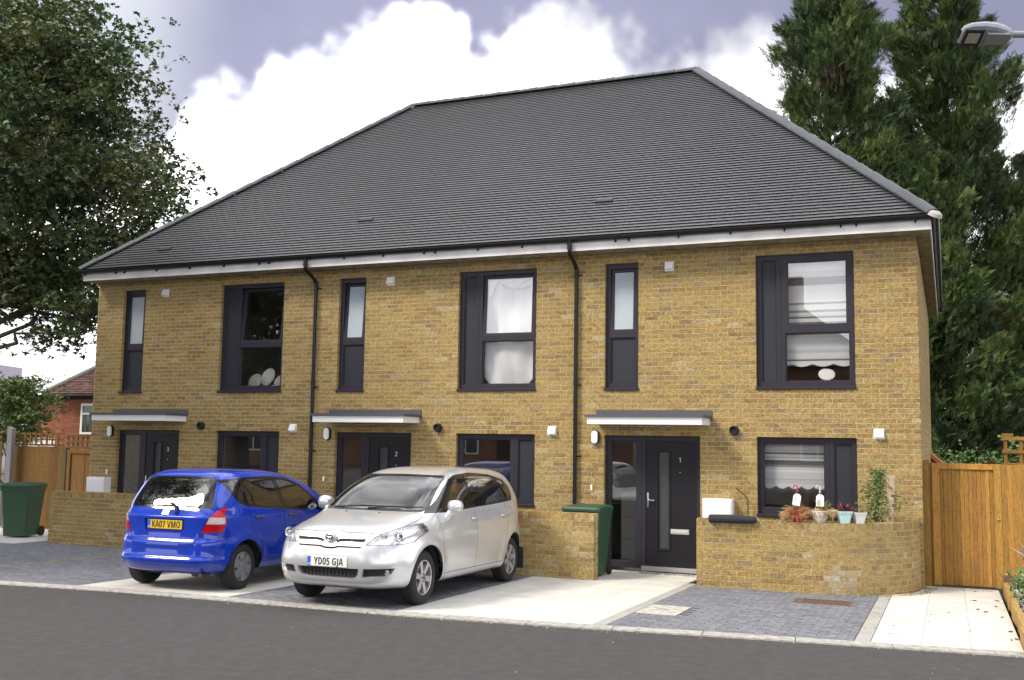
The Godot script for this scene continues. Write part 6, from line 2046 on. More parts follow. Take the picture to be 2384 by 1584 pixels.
	# sides of a recess, along the edges that lie on the cutter's outline
	func walls(mb: MB, back: PackedVector2Array, o: PackedVector2Array, tool: PackedVector2Array, A: Vector3, e1: Vector3, e2: Vector3, n0: Vector3, n1: Vector3, n2: Vector3, inset: float):
		for k in o.size():
			var k2 := (k + 1) % o.size()
			var mid: Vector2 = (o[k] + o[k2]) / 200.0
			var on := false
			for t in tool.size():
				var s := Geometry2D.get_closest_point_to_segment(mid, tool[t], tool[(t + 1) % tool.size()])
				if s.distance_to(mid) < 0.00012: on = true; break
			if not on: continue
			var ps := []
			for q in [back[k], back[k2]]:
				var nn: Vector3 = (n0 * (1 - q.x - q.y) + n1 * q.x + n2 * q.y).normalized()
				var p: Vector3 = A + e1 * q.x + e2 * q.y
				ps.append(p); ps.append(p - nn * inset)
			mb.quad(ps[0], ps[1], ps[3], ps[2])
	# the skin's z at a point of the side view, found on the grid
	func side_z(x: float, y: float) -> float:
		var best := 9.0; var z := 0.8
		for i in rows_n:
			if absf(P[i][0].y - y) > 0.06: continue
			for j in cols_n:
				var d := Vector2(P[i][j].x - x, P[i][j].y - y).length()
				if d < best and P[i][j].z > 0.2: best = d; z = P[i][j].z
		return z

func mirrored(mb: MB) -> MB:
	var o := MB.new()
	for p in mb.v: o.v.append(Vector3(p.x, p.y, -p.z))
	for p in mb.n: o.n.append(Vector3(p.x, p.y, -p.z))
	o.c = mb.c.duplicate()
	for i in range(0, mb.ix.size(), 3): o.ix.append(mb.ix[i]); o.ix.append(mb.ix[i + 2]); o.ix.append(mb.ix[i + 1])
	return o

func joined_halves(mb: MB) -> MB:
	var o := mirrored(mb)
	var b := o.v.size()
	o.v.append_array(mb.v); o.n.append_array(mb.n); o.c.append_array(mb.c)
	for q in mb.ix: o.ix.append(q + b)
	return o

func add_skin(t: Node, sk: CarSkin, mats: Dictionary, split: Array, under := {}):
	var made := {}
	for called in sk.order:
		var mb: MB = sk.parts[called]
		if mb.v.size() == 0: continue
		var holder: Node = t
		var nm: String = called
		if under.has(called): holder = made.get(under[called][0], t); nm = under[called][1]
		if split.has(called):
			made[called] = part(nm, mb, mats[called], holder)
			var h2: Node = holder
			if under.has(called): h2 = made.get(under[called][0] + "_other", t)
			made[called + "_other"] = part(nm, mirrored(mb), mats[called], h2)
		else: made[called] = part(nm, joined_halves(mb), mats[called], holder)
	return made

func wheel_set(t: Node, ax: float, zo: float, rad: float, rim: float, spokes: int, style: int, names := "wheel"):
	for sx in [1, -1]:
		for sz in [1, -1]:
			# outward is local +y of the lathe
			var b := Basis(Vector3.RIGHT, PI / 2 * sz)
			var at := Vector3(ax * sx, rad, zo * sz)
			var w := Node3D.new(); w.name = "wheel"; t.add_child(w, true)
			w.transform = Transform3D(b, at)
			var m := MB.new()
			var hw := 0.095
			m.lathe([Vector2(rim - 0.008, -2 * hw), Vector2(rad - 0.03, -2 * hw), Vector2(rad - 0.008, -2 * hw + 0.02), Vector2(rad, -2 * hw + 0.045), Vector2(rad, -0.045), Vector2(rad - 0.008, -0.02), Vector2(rad - 0.03, -0.002), Vector2(rad - 0.06, 0.004), Vector2(rim + 0.012, 0.0), Vector2(rim, -0.012), Vector2(rim - 0.01, -0.06)], 44)
			part("tyre", m, M.tyre, w)
			m = MB.new()
			m.lathe([Vector2(rim + 0.002, -0.012), Vector2(rim - 0.004, -0.006), Vector2(rim - 0.014, -0.010), Vector2(rim - 0.018, -0.08), Vector2(rim - 0.02, -0.16)], 40)
			if style == 0:
				for k in spokes:
					var a: float = TAU * k / spokes + 0.2 * sx
					var d := Vector3(cos(a), 0, sin(a)); var s := Vector3(-sin(a), 0, cos(a))
					var w0 := 0.030; var w1 := 0.036
					var p := [d * 0.045 - s * w0 + Vector3(0, -0.022, 0), d * 0.045 + s * w0 + Vector3(0, -0.022, 0), d * (rim - 0.012) + s * w1 + Vector3(0, -0.014, 0), d * (rim - 0.012) - s * w1 + Vector3(0, -0.014, 0)]
					var q := []
					for e in p: q.append(e + Vector3(0, -0.035, 0))
					var ridge0 := d * 0.05 + Vector3(0, -0.012, 0); var ridge1 := d * (rim - 0.014) + Vector3(0, -0.008, 0)
					m.quad(p[0], p[3], ridge1, ridge0); m.quad(ridge0, ridge1, p[2], p[1])
					m.quad(q[0], q[3], p[3], p[0]); m.quad(p[1], p[2], q[2], q[1])
				m.lathe([Vector2(0.062, -0.04), Vector2(0.060, -0.018), Vector2(0.035, -0.012), Vector2(0.0, -0.010)], 20)
			else:
				# moulded trim with broad petals
				for k in spokes:
					var a := TAU * k / spokes + 0.35
					var pr := []
					for e in [[0.03, -0.030, -0.014], [0.10, -0.052, -0.006], [rim - 0.055, -0.062, -0.004], [rim - 0.02, -0.050, -0.010], [rim - 0.008, 0.0, -0.012], [rim - 0.02, 0.050, -0.010], [rim - 0.055, 0.062, -0.004], [0.10, 0.052, -0.006], [0.03, 0.030, -0.014]]:
						pr.append(Vector3(cos(a) * e[0] - sin(a) * e[1], e[2], sin(a) * e[0] + cos(a) * e[1]))
					var cen := Vector3(cos(a) * 0.10, 0.004, sin(a) * 0.10)
					for e in pr.size():
						var e2 := (e + 1) % pr.size()
						m.tri(cen, pr[e2], pr[e]); m.quad(pr[e], pr[e2], pr[e2] - Vector3(0, 0.03, 0), pr[e] - Vector3(0, 0.03, 0))
				m.lathe([Vector2(0.075, -0.03), Vector2(0.06, -0.004), Vector2(0.03, 0.0), Vector2(0.0, 0.001)], 20)
			part("rim", m, M.alloy if style == 0 else M.trim_silver, w)
			m = MB.new()
			m.lathe([Vector2(rim - 0.02, -0.075), Vector2(0.02, -0.07), Vector2(0.0, -0.07)], 28); part("brake_disc", m, M.matte_black, w)
			m = MB.new()
			if style == 0:
				m.lathe([Vector2(0.026, -0.011), Vector2(0.022, -0.006), Vector2(0.0, -0.005)], 16)
				for k in 5: m.lathe([Vector2(0.009, -0.014), Vector2(0.008, -0.006), Vector2(0.0, -0.006)], 8, Transform3D(Basis.IDENTITY, Vector3(cos(TAU * k / 5) * 0.045, 0, sin(TAU * k / 5) * 0.045)))
			else: m.lathe([Vector2(0.022, 0.0), Vector2(0.018, 0.004), Vector2(0.0, 0.004)], 14)
			part("hub_cap", m, M.trim_dark if style == 0 else M.trim_silver, w)

func plate(t: Node, at: Transform3D, text: String, back: Color, w: float):
	var m := MB.new(); m.cham(Vector3(-0.26, -0.0555, -0.008), Vector3(0.26, 0.0555, 0.0), 0.003, back)
	var p := part("number_plate", m, M.plate, t)
	p.transform = at
	m = MB.new(); m.box(Vector3(-0.257, -0.052, 0.0002), Vector3(-0.212, 0.052, 0.0008), Color(0.02, 0.10, 0.52)); part("euro_band", m, M.plate, p)
	var gb := TextMesh.new(); gb.text = "GB"; gb.font = SystemFont.new(); gb.font.font_names = PackedStringArray(["Droid Sans"]); gb.font_size = 22; gb.pixel_size = 0.0012; gb.depth = 0.001
	var gp := part("country_code", gb, M.white, p); gp.position = Vector3(-0.2345, -0.035, 0.0015)
	var tm := TextMesh.new(); tm.text = text; tm.font = SystemFont.new(); tm.font.font_names = PackedStringArray(["Droid Sans"]); tm.font.font_weight = 700; tm.font_size = 64; tm.pixel_size = 0.00172; tm.depth = 0.001
	var q := part("lettering", tm, M.plate_black, p)
	q.position = Vector3(0.022, 0.0, 0.0015)
	q.scale = Vector3(w, 1.02, 1)

func torus_into(m: MB, c: Vector3, u: Vector3, v: Vector3, ra: float, rb: float, r: float, segs := 28):
	var pts := []
	for i in segs + 1:
		var a := TAU * i / segs
		pts.append(c + u * cos(a) * ra + v * sin(a) * rb)
	m.tube(pts, r, r, 7, Color.WHITE, false)

func seat(t: Node, x: float, z: float, cloth: Material, rear := false, w := 0.25):
	var m := MB.new()
	m.xbox(Transform3D(Basis(Vector3.BACK, 0.10), Vector3(x + 0.10, 0.50, z)), Vector3(0.50, 0.16, w * 2))
	m.xbox(Transform3D(Basis(Vector3.BACK, 0.25), Vector3(x - 0.20, 0.80, z)), Vector3(0.14, 0.62, w * 1.9))
	var s := part("seat", m, cloth, t)
	m = MB.new(); m.xbox(Transform3D(Basis(Vector3.BACK, 0.2), Vector3(x - 0.30, 1.17, z)), Vector3(0.09, 0.17, 0.25)); part("headrest", m, cloth, s)

func door_handle(t: Node, sk: CarSkin, x: float, y: float, sz: int, m0: Material):
	var z := sk.side_z(x, y)
	var m := MB.new()
	m.tube([Vector3(x + 0.09, y, (z + 0.004) * sz), Vector3(x + 0.07, y + 0.002, (z + 0.028) * sz), Vector3(x - 0.06, y + 0.004, (z + 0.03) * sz), Vector3(x - 0.09, y + 0.002, (z + 0.004) * sz)], 0.014, 0.014, 8)
	part("door_handle", m, m0, t)

func side_mirror(t: Node, x: float, y: float, z: float, sz: int, paint: Material):
	var m := MB.new()
	var rows := [[-0.076, 0.002, 0.002], [-0.075, 0.060, 0.050], [-0.07, 0.085, 0.068], [-0.03, 0.100, 0.080], [0.02, 0.095, 0.078], [0.06, 0.070, 0.060], [0.085, 0.035, 0.03], [0.092, 0.002, 0.002]]
	for i in rows.size() - 1:
		for k in 18:
			var q := []
			for e in [[i, k], [i, k + 1], [i + 1, k + 1], [i + 1, k]]:
				var a: float = TAU * e[1] / 18.0
				var rw = rows[e[0]]
				q.append(Vector3(x + rw[0], y + rw[2] * signf(sin(a)) * pow(absf(sin(a)), 0.75), (z + 0.10 + rw[1] * signf(cos(a)) * pow(absf(cos(a)), 0.75)) * sz))
			if sz > 0: m.quad(q[0], q[1], q[2], q[3])
			else: m.quad(q[3], q[2], q[1], q[0])
	for k in range(1, 17):
		pass
	var o := part("side_mirror", m, paint, t)
	m = MB.new(); m.tube([Vector3(x + 0.05, y - 0.16, (z - 0.01) * sz), Vector3(x + 0.02, y - 0.07, (z + 0.05) * sz), Vector3(x, y - 0.02, (z + 0.08) * sz)], 0.045, 0.04, 10); part("mirror_arm", m, paint, o)
	m = MB.new(); m.lathe([Vector2(0.0, 0.0), Vector2(0.062, 0.0)], 18, Transform3D(Basis(Vector3.BACK, PI / 2).scaled(Vector3(1, 1, 1.25)), Vector3(x - 0.0755, y, (z + 0.10) * sz))); part("mirror_glass", m, M.chrome, o)

func car_place(t: Node3D, x: float, z: float, a: float):
	t.transform = Transform3D(GX.basis * Basis(Vector3.UP, a), GX * Vector3(x, 0.0, z))

func arch_poly(x: float, y: float, r: float) -> Array:
	var out := []
	for i in 25:
		var a := PI * i / 24.0
		out.append(Vector2(x + r * cos(a), y + r * sin(a)))
	out.append(Vector2(x - r * 0.98, -0.1)); out.append(Vector2(x + r * 0.98, -0.1))
	return out

func car_mats():
	var m := mat(0.57, 0.58, 0.60, 0.30, 0.5); m.clearcoat_enabled = true; m.clearcoat = 1.0; m.clearcoat_roughness = 0.05; M.silver_paint = m
	m = mat(0.0025, 0.030, 0.34, 0.5, 0.0); m.clearcoat_enabled = true; m.clearcoat = 1.0; m.clearcoat_roughness = 0.02; m.metallic_specular = 0.2; M.blue_paint = m
	M.tyre = mat(0.014, 0.014, 0.014, 0.85)
	M.alloy = mat(0.46, 0.46, 0.47, 0.38, 0.7)
	M.trim_silver = mat(0.26, 0.27, 0.29, 0.42, 0.6)
	M.trim_dark = mat(0.05, 0.05, 0.055, 0.5)
	M.gloss_black = mat(0.010, 0.010, 0.011, 0.12)
	M.grille = mat(0.012, 0.012, 0.012, 0.6)
	M.lining = mat(0.10, 0.10, 0.10, 0.9)
	M.cabin = mat(0.06, 0.06, 0.062, 0.9)
	M.plate = vmat(0.35)
	M.plate_black = mat(0.012, 0.012, 0.012, 0.5)
	m = mat(0.36, 0.003, 0.006, 0.15); m.metallic_specular = 0.35; M.red_lens = m
	m = mat(0.60, 0.55, 0.55, 0.14, 0.55)
	m.normal_enabled = true; m.normal_texture = noise_tex(91, 0.10, 256, 0, 1, 2, true, 8.0); tri_uv(m, 6.0, false); M.clear_lamp = m
	m = mat(0.70, 0.71, 0.72, 0.18, 0.75)
	m.normal_enabled = true; m.normal_texture = noise_tex(92, 0.03, 256, 0, 1, 2, true, 4.0); tri_uv(m, 5.0, false); m.normal_scale = 0.6; M.reflector = m
	m = StandardMaterial3D.new(); m.transparency = BaseMaterial3D.TRANSPARENCY_ALPHA; m.albedo_color = Color(0.9, 0.92, 0.95, 0.05); m.roughness = 0.0; M.lens_clear = m
	M.amber = mat(0.45, 0.20, 0.08, 0.25)

func make_cars():
	car_mats()
	make_silver_car()
	make_blue_car()

func make_silver_car():
	var t := thing("silver_car", "silver people carrier parked nose to the street before the middle home", "car")
	car_place(t, -6.237, 3.886, -1.549)
	var sk := CarSkin.new()
	sk.arches = [[1.375, 0.325, 0.375], [-1.375, 0.325, 0.375]]
	sk.build([
		[0.215, 1.98, -1.98, 0.74, 5, 5], [0.245, 2.10, -2.05, 0.81, 5.5, 5], [0.30, 2.165, -2.09, 0.85, 5.5, 5], [0.38, 2.19, -2.11, 0.868, 5.5, 5], [0.50, 2.215, -2.13, 0.880, 5.5, 5], [0.60, 2.21, -2.14, 0.886, 5.2, 5],
		[0.70, 2.185, -2.13, 0.888, 5.0, 5], [0.78, 2.15, -2.12, 0.885, 4.8, 5], [0.84, 2.10, -2.11, 0.882, 4.5, 5], [0.89, 2.00, -2.11, 0.878, 4.1, 5], [0.935, 1.86, -2.10, 0.873, 3.8, 5],
		[0.985, 1.66, -2.09, 0.864, 3.8, 5], [1.03, 1.45, -2.07, 0.852, 4.5, 5], [1.07, 1.26, -2.06, 0.838, 5.8, 5], [1.12, 1.15, -2.04, 0.815, 6.5, 5.5], [1.22, 0.97, -1.99, 0.776, 7, 6],
		[1.35, 0.73, -1.92, 0.724, 7, 6], [1.45, 0.53, -1.85, 0.678, 6, 5.5], [1.51, 0.38, -1.78, 0.636, 5, 5], [1.555, 0.20, -1.68, 0.575, 4.4, 4.5], [1.585, 0.0, -1.52, 0.49, 4, 4], [1.605, -0.22, -1.28, 0.37, 3.5, 3.5], [1.615, -0.45, -1.0, 0.2, 3, 3], [1.618, -0.62, -0.8, 0.03, 2, 2]], 4, 26, 64, 22)
	var front := func(c, n): return c.x > 1.2 and n.x > 0.12
	var rear := func(c, n): return c.x < -1.2 and n.x < -0.2
	var side := func(c, n): return n.z > 0.3
	var any := func(c, n): return true
	sk.cut("", "side", arch_poly(1.375, 0.325, 0.375), 0.0, side)
	sk.cut("", "side", arch_poly(-1.375, 0.325, 0.375), 0.0, side)
	# lamps and grilles
	sk.cut("headlight", "front", [Vector2(0.46, 0.725), Vector2(0.62, 0.728), Vector2(0.78, 0.735), Vector2(0.825, 0.75), Vector2(0.845, 0.85), Vector2(0.835, 0.93), Vector2(0.80, 0.950), Vector2(0.74, 0.935), Vector2(0.66, 0.895), Vector2(0.56, 0.825)], 0.05, func(c, n): return c.x > 1.35, true, "headlight_lens")
	var gap := Geometry2D.offset_polygon(PackedVector2Array([Vector2(0.46, 0.725), Vector2(0.62, 0.728), Vector2(0.78, 0.735), Vector2(0.825, 0.75), Vector2(0.845, 0.85), Vector2(0.835, 0.93), Vector2(0.80, 0.950), Vector2(0.74, 0.935), Vector2(0.66, 0.895), Vector2(0.56, 0.825)]), 0.006)
	sk.cut("shut_line", "front", Array(gap[0]), 0.003, func(c, n): return c.x > 1.35)
	sk.cut("upper_grille", "front", [Vector2(0.075, 0.765), Vector2(0.10, 0.778), Vector2(0.15, 0.788), Vector2(0.45, 0.79), Vector2(0.43, 0.752), Vector2(0.16, 0.752), Vector2(0.115, 0.742), Vector2(0.085, 0.735)], 0.03, front)
	sk.cut("grille_slot", "front", [Vector2(-0.01, 0.688), Vector2(0.06, 0.69), Vector2(0.11, 0.704), Vector2(0.42, 0.705), Vector2(0.395, 0.688), Vector2(0.12, 0.686), Vector2(0.06, 0.670), Vector2(-0.01, 0.668)], 0.02, front)
	sk.cut("lower_grille", "front", [Vector2(-0.01, 0.458), Vector2(0.40, 0.460), Vector2(0.385, 0.395), Vector2(0.35, 0.355), Vector2(0.29, 0.343), Vector2(-0.01, 0.340)], 0.05, front)
	sk.cut("fog_recess", "front", [Vector2(0.455, 0.462), Vector2(0.755, 0.472), Vector2(0.73, 0.41), Vector2(0.69, 0.375), Vector2(0.43, 0.362)], 0.045, front)
	# windscreen
	sk.cut("windscreen", "front", [Vector2(-0.01, 1.092), Vector2(0.655, 1.092), Vector2(0.685, 1.12), Vector2(0.575, 1.455), Vector2(0.54, 1.492), Vector2(-0.01, 1.502)], 0.004, func(c, n): return c.x > 0.2 and n.x > 0.25, true, "windscreen")
	sk.cut("cowl", "front", [Vector2(-0.01, 1.066), Vector2(0.66, 1.066), Vector2(0.70, 1.105), Vector2(0.585, 1.458), Vector2(0.545, 1.500), Vector2(-0.01, 1.510), Vector2(-0.01, 1.50), Vector2(0.535, 1.49), Vector2(0.57, 1.45), Vector2(0.68, 1.125), Vector2(0.65, 1.09), Vector2(-0.01, 1.09)], 0.006, func(c, n): return c.x > 0.2 and n.x > 0.2)
	# side glass
	var up := func(c, n): return n.z > 0.22 and c.y > 0.95
	sk.cut("front_window", "side", [Vector2(0.82, 1.085), Vector2(0.62, 1.24), Vector2(0.43, 1.36), Vector2(0.22, 1.455), Vector2(0.00, 1.50), Vector2(0.09, 1.115), Vector2(0.5, 1.09)], 0.005, up, true, "front_window")
	sk.cut("rear_window", "side", [Vector2(-0.10, 1.505), Vector2(-0.55, 1.505), Vector2(-1.00, 1.465), Vector2(-1.06, 1.155), Vector2(-0.5, 1.13), Vector2(0.0, 1.115)], 0.005, up, true, "rear_window")
	sk.cut("quarter_window", "side", [Vector2(-1.08, 1.455), Vector2(-1.30, 1.41), Vector2(-1.43, 1.32), Vector2(-1.44, 1.20), Vector2(-1.13, 1.165)], 0.005, up, true, "quarter_window")
	sk.cut("window_trim", "side", [Vector2(1.20, 1.05), Vector2(0.87, 1.205), Vector2(0.61, 1.345), Vector2(0.36, 1.455), Vector2(0.16, 1.508), Vector2(-0.3, 1.54), Vector2(-0.9, 1.515), Vector2(-1.34, 1.44), Vector2(-1.48, 1.33), Vector2(-1.49, 1.20), Vector2(-1.43, 1.145), Vector2(-0.9, 1.12), Vector2(0, 1.09), Vector2(0.7, 1.06)], 0.003, up)
	sk.cut("tailgate_window", "rear", [Vector2(-0.01, 1.10), Vector2(0.60, 1.10), Vector2(0.56, 1.40), Vector2(0.50, 1.45), Vector2(-0.01, 1.46)], 0.004, rear)
	sk.cut("tail_lamp", "rear", [Vector2(0.62, 0.80), Vector2(0.87, 0.80), Vector2(0.80, 1.12), Vector2(0.68, 1.12)], 0.002, rear)
	# shut lines
	sk.seam("shut_line", "side", [Vector2(1.02, 1.05), Vector2(1.03, 0.90), Vector2(1.00, 0.70), Vector2(0.98, 0.50), Vector2(0.97, 0.33)], 0.008, side)
	sk.seam("shut_line", "side", [Vector2(0.02, 1.08), Vector2(-0.02, 0.95), Vector2(-0.04, 0.70), Vector2(-0.02, 0.45), Vector2(0.0, 0.33)], 0.008, side)
	sk.seam("shut_line", "side", [Vector2(-1.10, 1.135), Vector2(-1.13, 0.95), Vector2(-1.12, 0.80), Vector2(-1.02, 0.62), Vector2(-0.96, 0.45), Vector2(-0.95, 0.33)], 0.008, side)
	sk.seam("shut_line", "side", [Vector2(0.97, 0.33), Vector2(-0.95, 0.33)], 0.008, side)
	sk.seam("shut_line", "top", [Vector2(2.045, 0.0), Vector2(2.05, 0.09), Vector2(2.075, 0.13), Vector2(2.085, 0.20), Vector2(2.05, 0.50), Vector2(2.02, 0.58)], 0.008, func(c, n): return n.y > 0.2 and c.y > 0.8 and c.x > 1.8)
	sk.seam("shut_line", "top", [Vector2(1.92, 0.66), Vector2(1.62, 0.70), Vector2(1.25, 0.72)], 0.008, func(c, n): return n.y > 0.3 and c.y > 0.85 and c.y < 1.1)
	sk.carve(true)
	var mats := {"body": M.silver_paint, "cabin_lining": M.lining, "headlight": M.reflector, "headlight_lens": M.lens_clear, "upper_grille": M.grille, "grille_slot": M.grille, "lower_grille": M.grille, "fog_recess": M.grille, "windscreen": M.car_glass, "cowl": M.trim_dark, "front_window": M.car_glass, "rear_window": M.car_glass, "quarter_window": M.car_glass, "window_trim": M.gloss_black, "tailgate_window": M.car_glass, "tail_lamp": M.red_lens, "shut_line": M.trim_dark}
	add_skin(t, sk, mats, ["headlight", "headlight_lens", "fog_recess", "front_window", "rear_window", "quarter_window", "window_trim", "tail_lamp"], {"headlight_lens": ["headlight", "lens"]})
	wheel_set(t, 1.375, 0.825, 0.316, 0.205, 6, 0)
	underbody(t, 1.85, 0.70, 0.24, [1.375, -1.375], 0.375, 0.60)
	# headlamp bowls
	for s in [-1, 1]:
		for q in [[2.00, 0.785, 0.60, 0.048], [1.90, 0.805, 0.73, 0.060]]:
			var m := MB.new()
			m.lathe([Vector2(0.0, -0.05), Vector2(q[3] * 0.6, -0.035), Vector2(q[3], 0.0), Vector2(q[3] + 0.006, 0.0)], 20, Transform3D(Basis(Vector3.BACK, -PI / 2), Vector3(q[0], q[1], q[2] * s)))
			m.lathe([Vector2(0.022, -0.03), Vector2(0.020, 0.0), Vector2(0.0, 0.008)], 12, Transform3D(Basis(Vector3.BACK, -PI / 2), Vector3(q[0], q[1], q[2] * s)))
			part("lamp_bowl", m, M.chrome, t)
		var m := MB.new(); m.lathe([Vector2(0.0, 0.0), Vector2(0.03, -0.004), Vector2(0.038, -0.012), Vector2(0.04, -0.03)], 16, Transform3D(Basis(Vector3.BACK, -PI / 2), Vector3(2.045, 0.425, 0.655 * s))); part("fog_lamp", m, M.reflector, t)
		m = MB.new(); m.box(Vector3(1.088, 0.868, (sk.side_z(1.11, 0.88) - 0.004) * s if s > 0 else (sk.side_z(1.11, 0.88) + 0.006) * s), Vector3(1.128, 0.902, (sk.side_z(1.11, 0.88) + 0.006) * s if s > 0 else (sk.side_z(1.11, 0.88) - 0.004) * s)); part("side_repeater", m, M.reflector, t)
		for x in [0.06, -0.96]: door_handle(t, sk, x, 0.955, s, M.silver_paint)
		side_mirror(t, 0.80, 1.13, 0.83, s, M.silver_paint)
		# mud flap
		m = MB.new(); m.box(Vector3(-1.80, 0.16, 0.72 * s if s > 0 else 0.86 * s), Vector3(-1.785, 0.46, 0.86 * s if s > 0 else 0.72 * s)); part("mud_flap", m, M.matte_black, t)
	plate(t, Transform3D(Basis(Vector3.UP, PI / 2), Vector3(2.226, 0.525, 0.0)), "YD05 GJA", Color(0.70, 0.71, 0.70), 0.80)
	# oval emblem of three ellipses
	var m := MB.new(); m.lathe([Vector2(0.0, 0.004), Vector2(0.078, 0.0), Vector2(0.082, -0.01)], 28, Transform3D(Basis(Vector3.UP, 0.0) * Basis(Vector3.BACK, -PI / 2 + 0.12).scaled(Vector3(1, 0.78, 1)), Vector3(2.178, 0.798, 0))); var em := part("emblem", m, M.silver_paint, t)
	m = MB.new(); m.lathe([Vector2(0.0, 0.0), Vector2(0.052, 0.0)], 28, Transform3D(Basis(Vector3.BACK, -PI / 2 + 0.12).scaled(Vector3(1, 0.72, 1)), Vector3(2.185, 0.798, 0))); part("emblem_back", m, M.gloss_black, em)
	m = MB.new()
	var ev := Vector3(-0.12, 0.99, 0).normalized()
	torus_into(m, Vector3(2.187, 0.798, 0), Vector3(0, 0, 1), ev, 0.056, 0.040, 0.0062)
	torus_into(m, Vector3(2.188, 0.798, 0), Vector3(0, 0, 1), ev, 0.0185, 0.038, 0.0052)
	torus_into(m, Vector3(2.187, 0.812, 0), Vector3(0, 0, 1), ev, 0.046, 0.0155, 0.0052)
	part("emblem_rings", m, M.chrome, em)
	# mesh bars of the grilles
	m = MB.new()
	for i in 15: m.tube([Vector3(2.165 - 0.00022 * i * i * 0.5, 0.35, -0.35 + i * 0.05 - 0.02), Vector3(2.16, 0.45, -0.35 + i * 0.05 + 0.02)], 0.004, 0.004, 5)
	for i in 15: m.tube([Vector3(2.16, 0.45, -0.35 + i * 0.05 - 0.02), Vector3(2.16, 0.35, -0.35 + i * 0.05 + 0.02)], 0.004, 0.004, 5)
	part("grille_mesh", m, M.trim_dark, t)
	# wipers
	for q in [[0.52, -0.28], [0.05, -0.60]]:
		m = MB.new()
		m.tube([Vector3(1.235, 1.092, q[0]), Vector3(1.205, 1.118, lerpf(q[0], q[1], 0.45)), Vector3(1.19, 1.122, q[1])], 0.013, 0.008, 6)
		m.tube([Vector3(1.21, 1.112, q[0] - 0.18), Vector3(1.175, 1.125, q[1] - 0.08)], 0.009, 0.007, 6)
		part("wiper", m, M.matte_black, t)
	for z in [0.28, -0.18]:
		m = MB.new(); m.lathe([Vector2(0.0, 0.012), Vector2(0.010, 0.009), Vector2(0.013, 0.0)], 8, Transform3D(Basis.IDENTITY, Vector3(1.36, 1.046, z))); part("washer_jet", m, M.matte_black, t)
	for z in [0.36, -0.36]: seat(t, 0.25, z, M.cabin)
	for z in [0.45, -0.0, -0.45]: seat(t, -0.62, z, M.cabin, true, 0.21)
	m = MB.new(); m.box(Vector3(0.70, 0.60, -0.70), Vector3(1.12, 1.00, 0.70)); m.box(Vector3(-1.7, 0.25, -0.70), Vector3(1.2, 0.30, 0.70)); part("dashboard", m, M.cabin, t)

func underbody(t: Node, len: float, hw: float, y: float, axles: Array, ar: float, inner: float):
	var m := MB.new()
	m.box(Vector3(-len, y - 0.02, -inner), Vector3(len, y + 0.02, inner))
	var a0: float = axles[0] - ar; var a1: float = axles[1] + ar
	m.box(Vector3(a1, y - 0.021, -hw), Vector3(a0, y + 0.019, hw))
	for ax in axles:
		for s in [-1, 1]:
			# inner liner of the wheel house
			for k in 12:
				var p0 := PI * k / 12.0; var p1 := PI * (k + 1) / 12.0
				var r := ar + 0.012
				var zi: float = inner * s; var zo: float = (hw + 0.12) * s
				m.quad(Vector3(ax + r * cos(p0), 0.32 + r * sin(p0), zi), Vector3(ax + r * cos(p1), 0.32 + r * sin(p1), zi), Vector3(ax + r * cos(p1), 0.32 + r * sin(p1), zo), Vector3(ax + r * cos(p0), 0.32 + r * sin(p0), zo))
			m.box(Vector3(ax - ar, y, minf(inner * s, (inner - 0.01) * s)), Vector3(ax + ar, 0.32 + ar, maxf(inner * s, (inner - 0.01) * s)))
	part("underbody", m, M.matte_black, t)

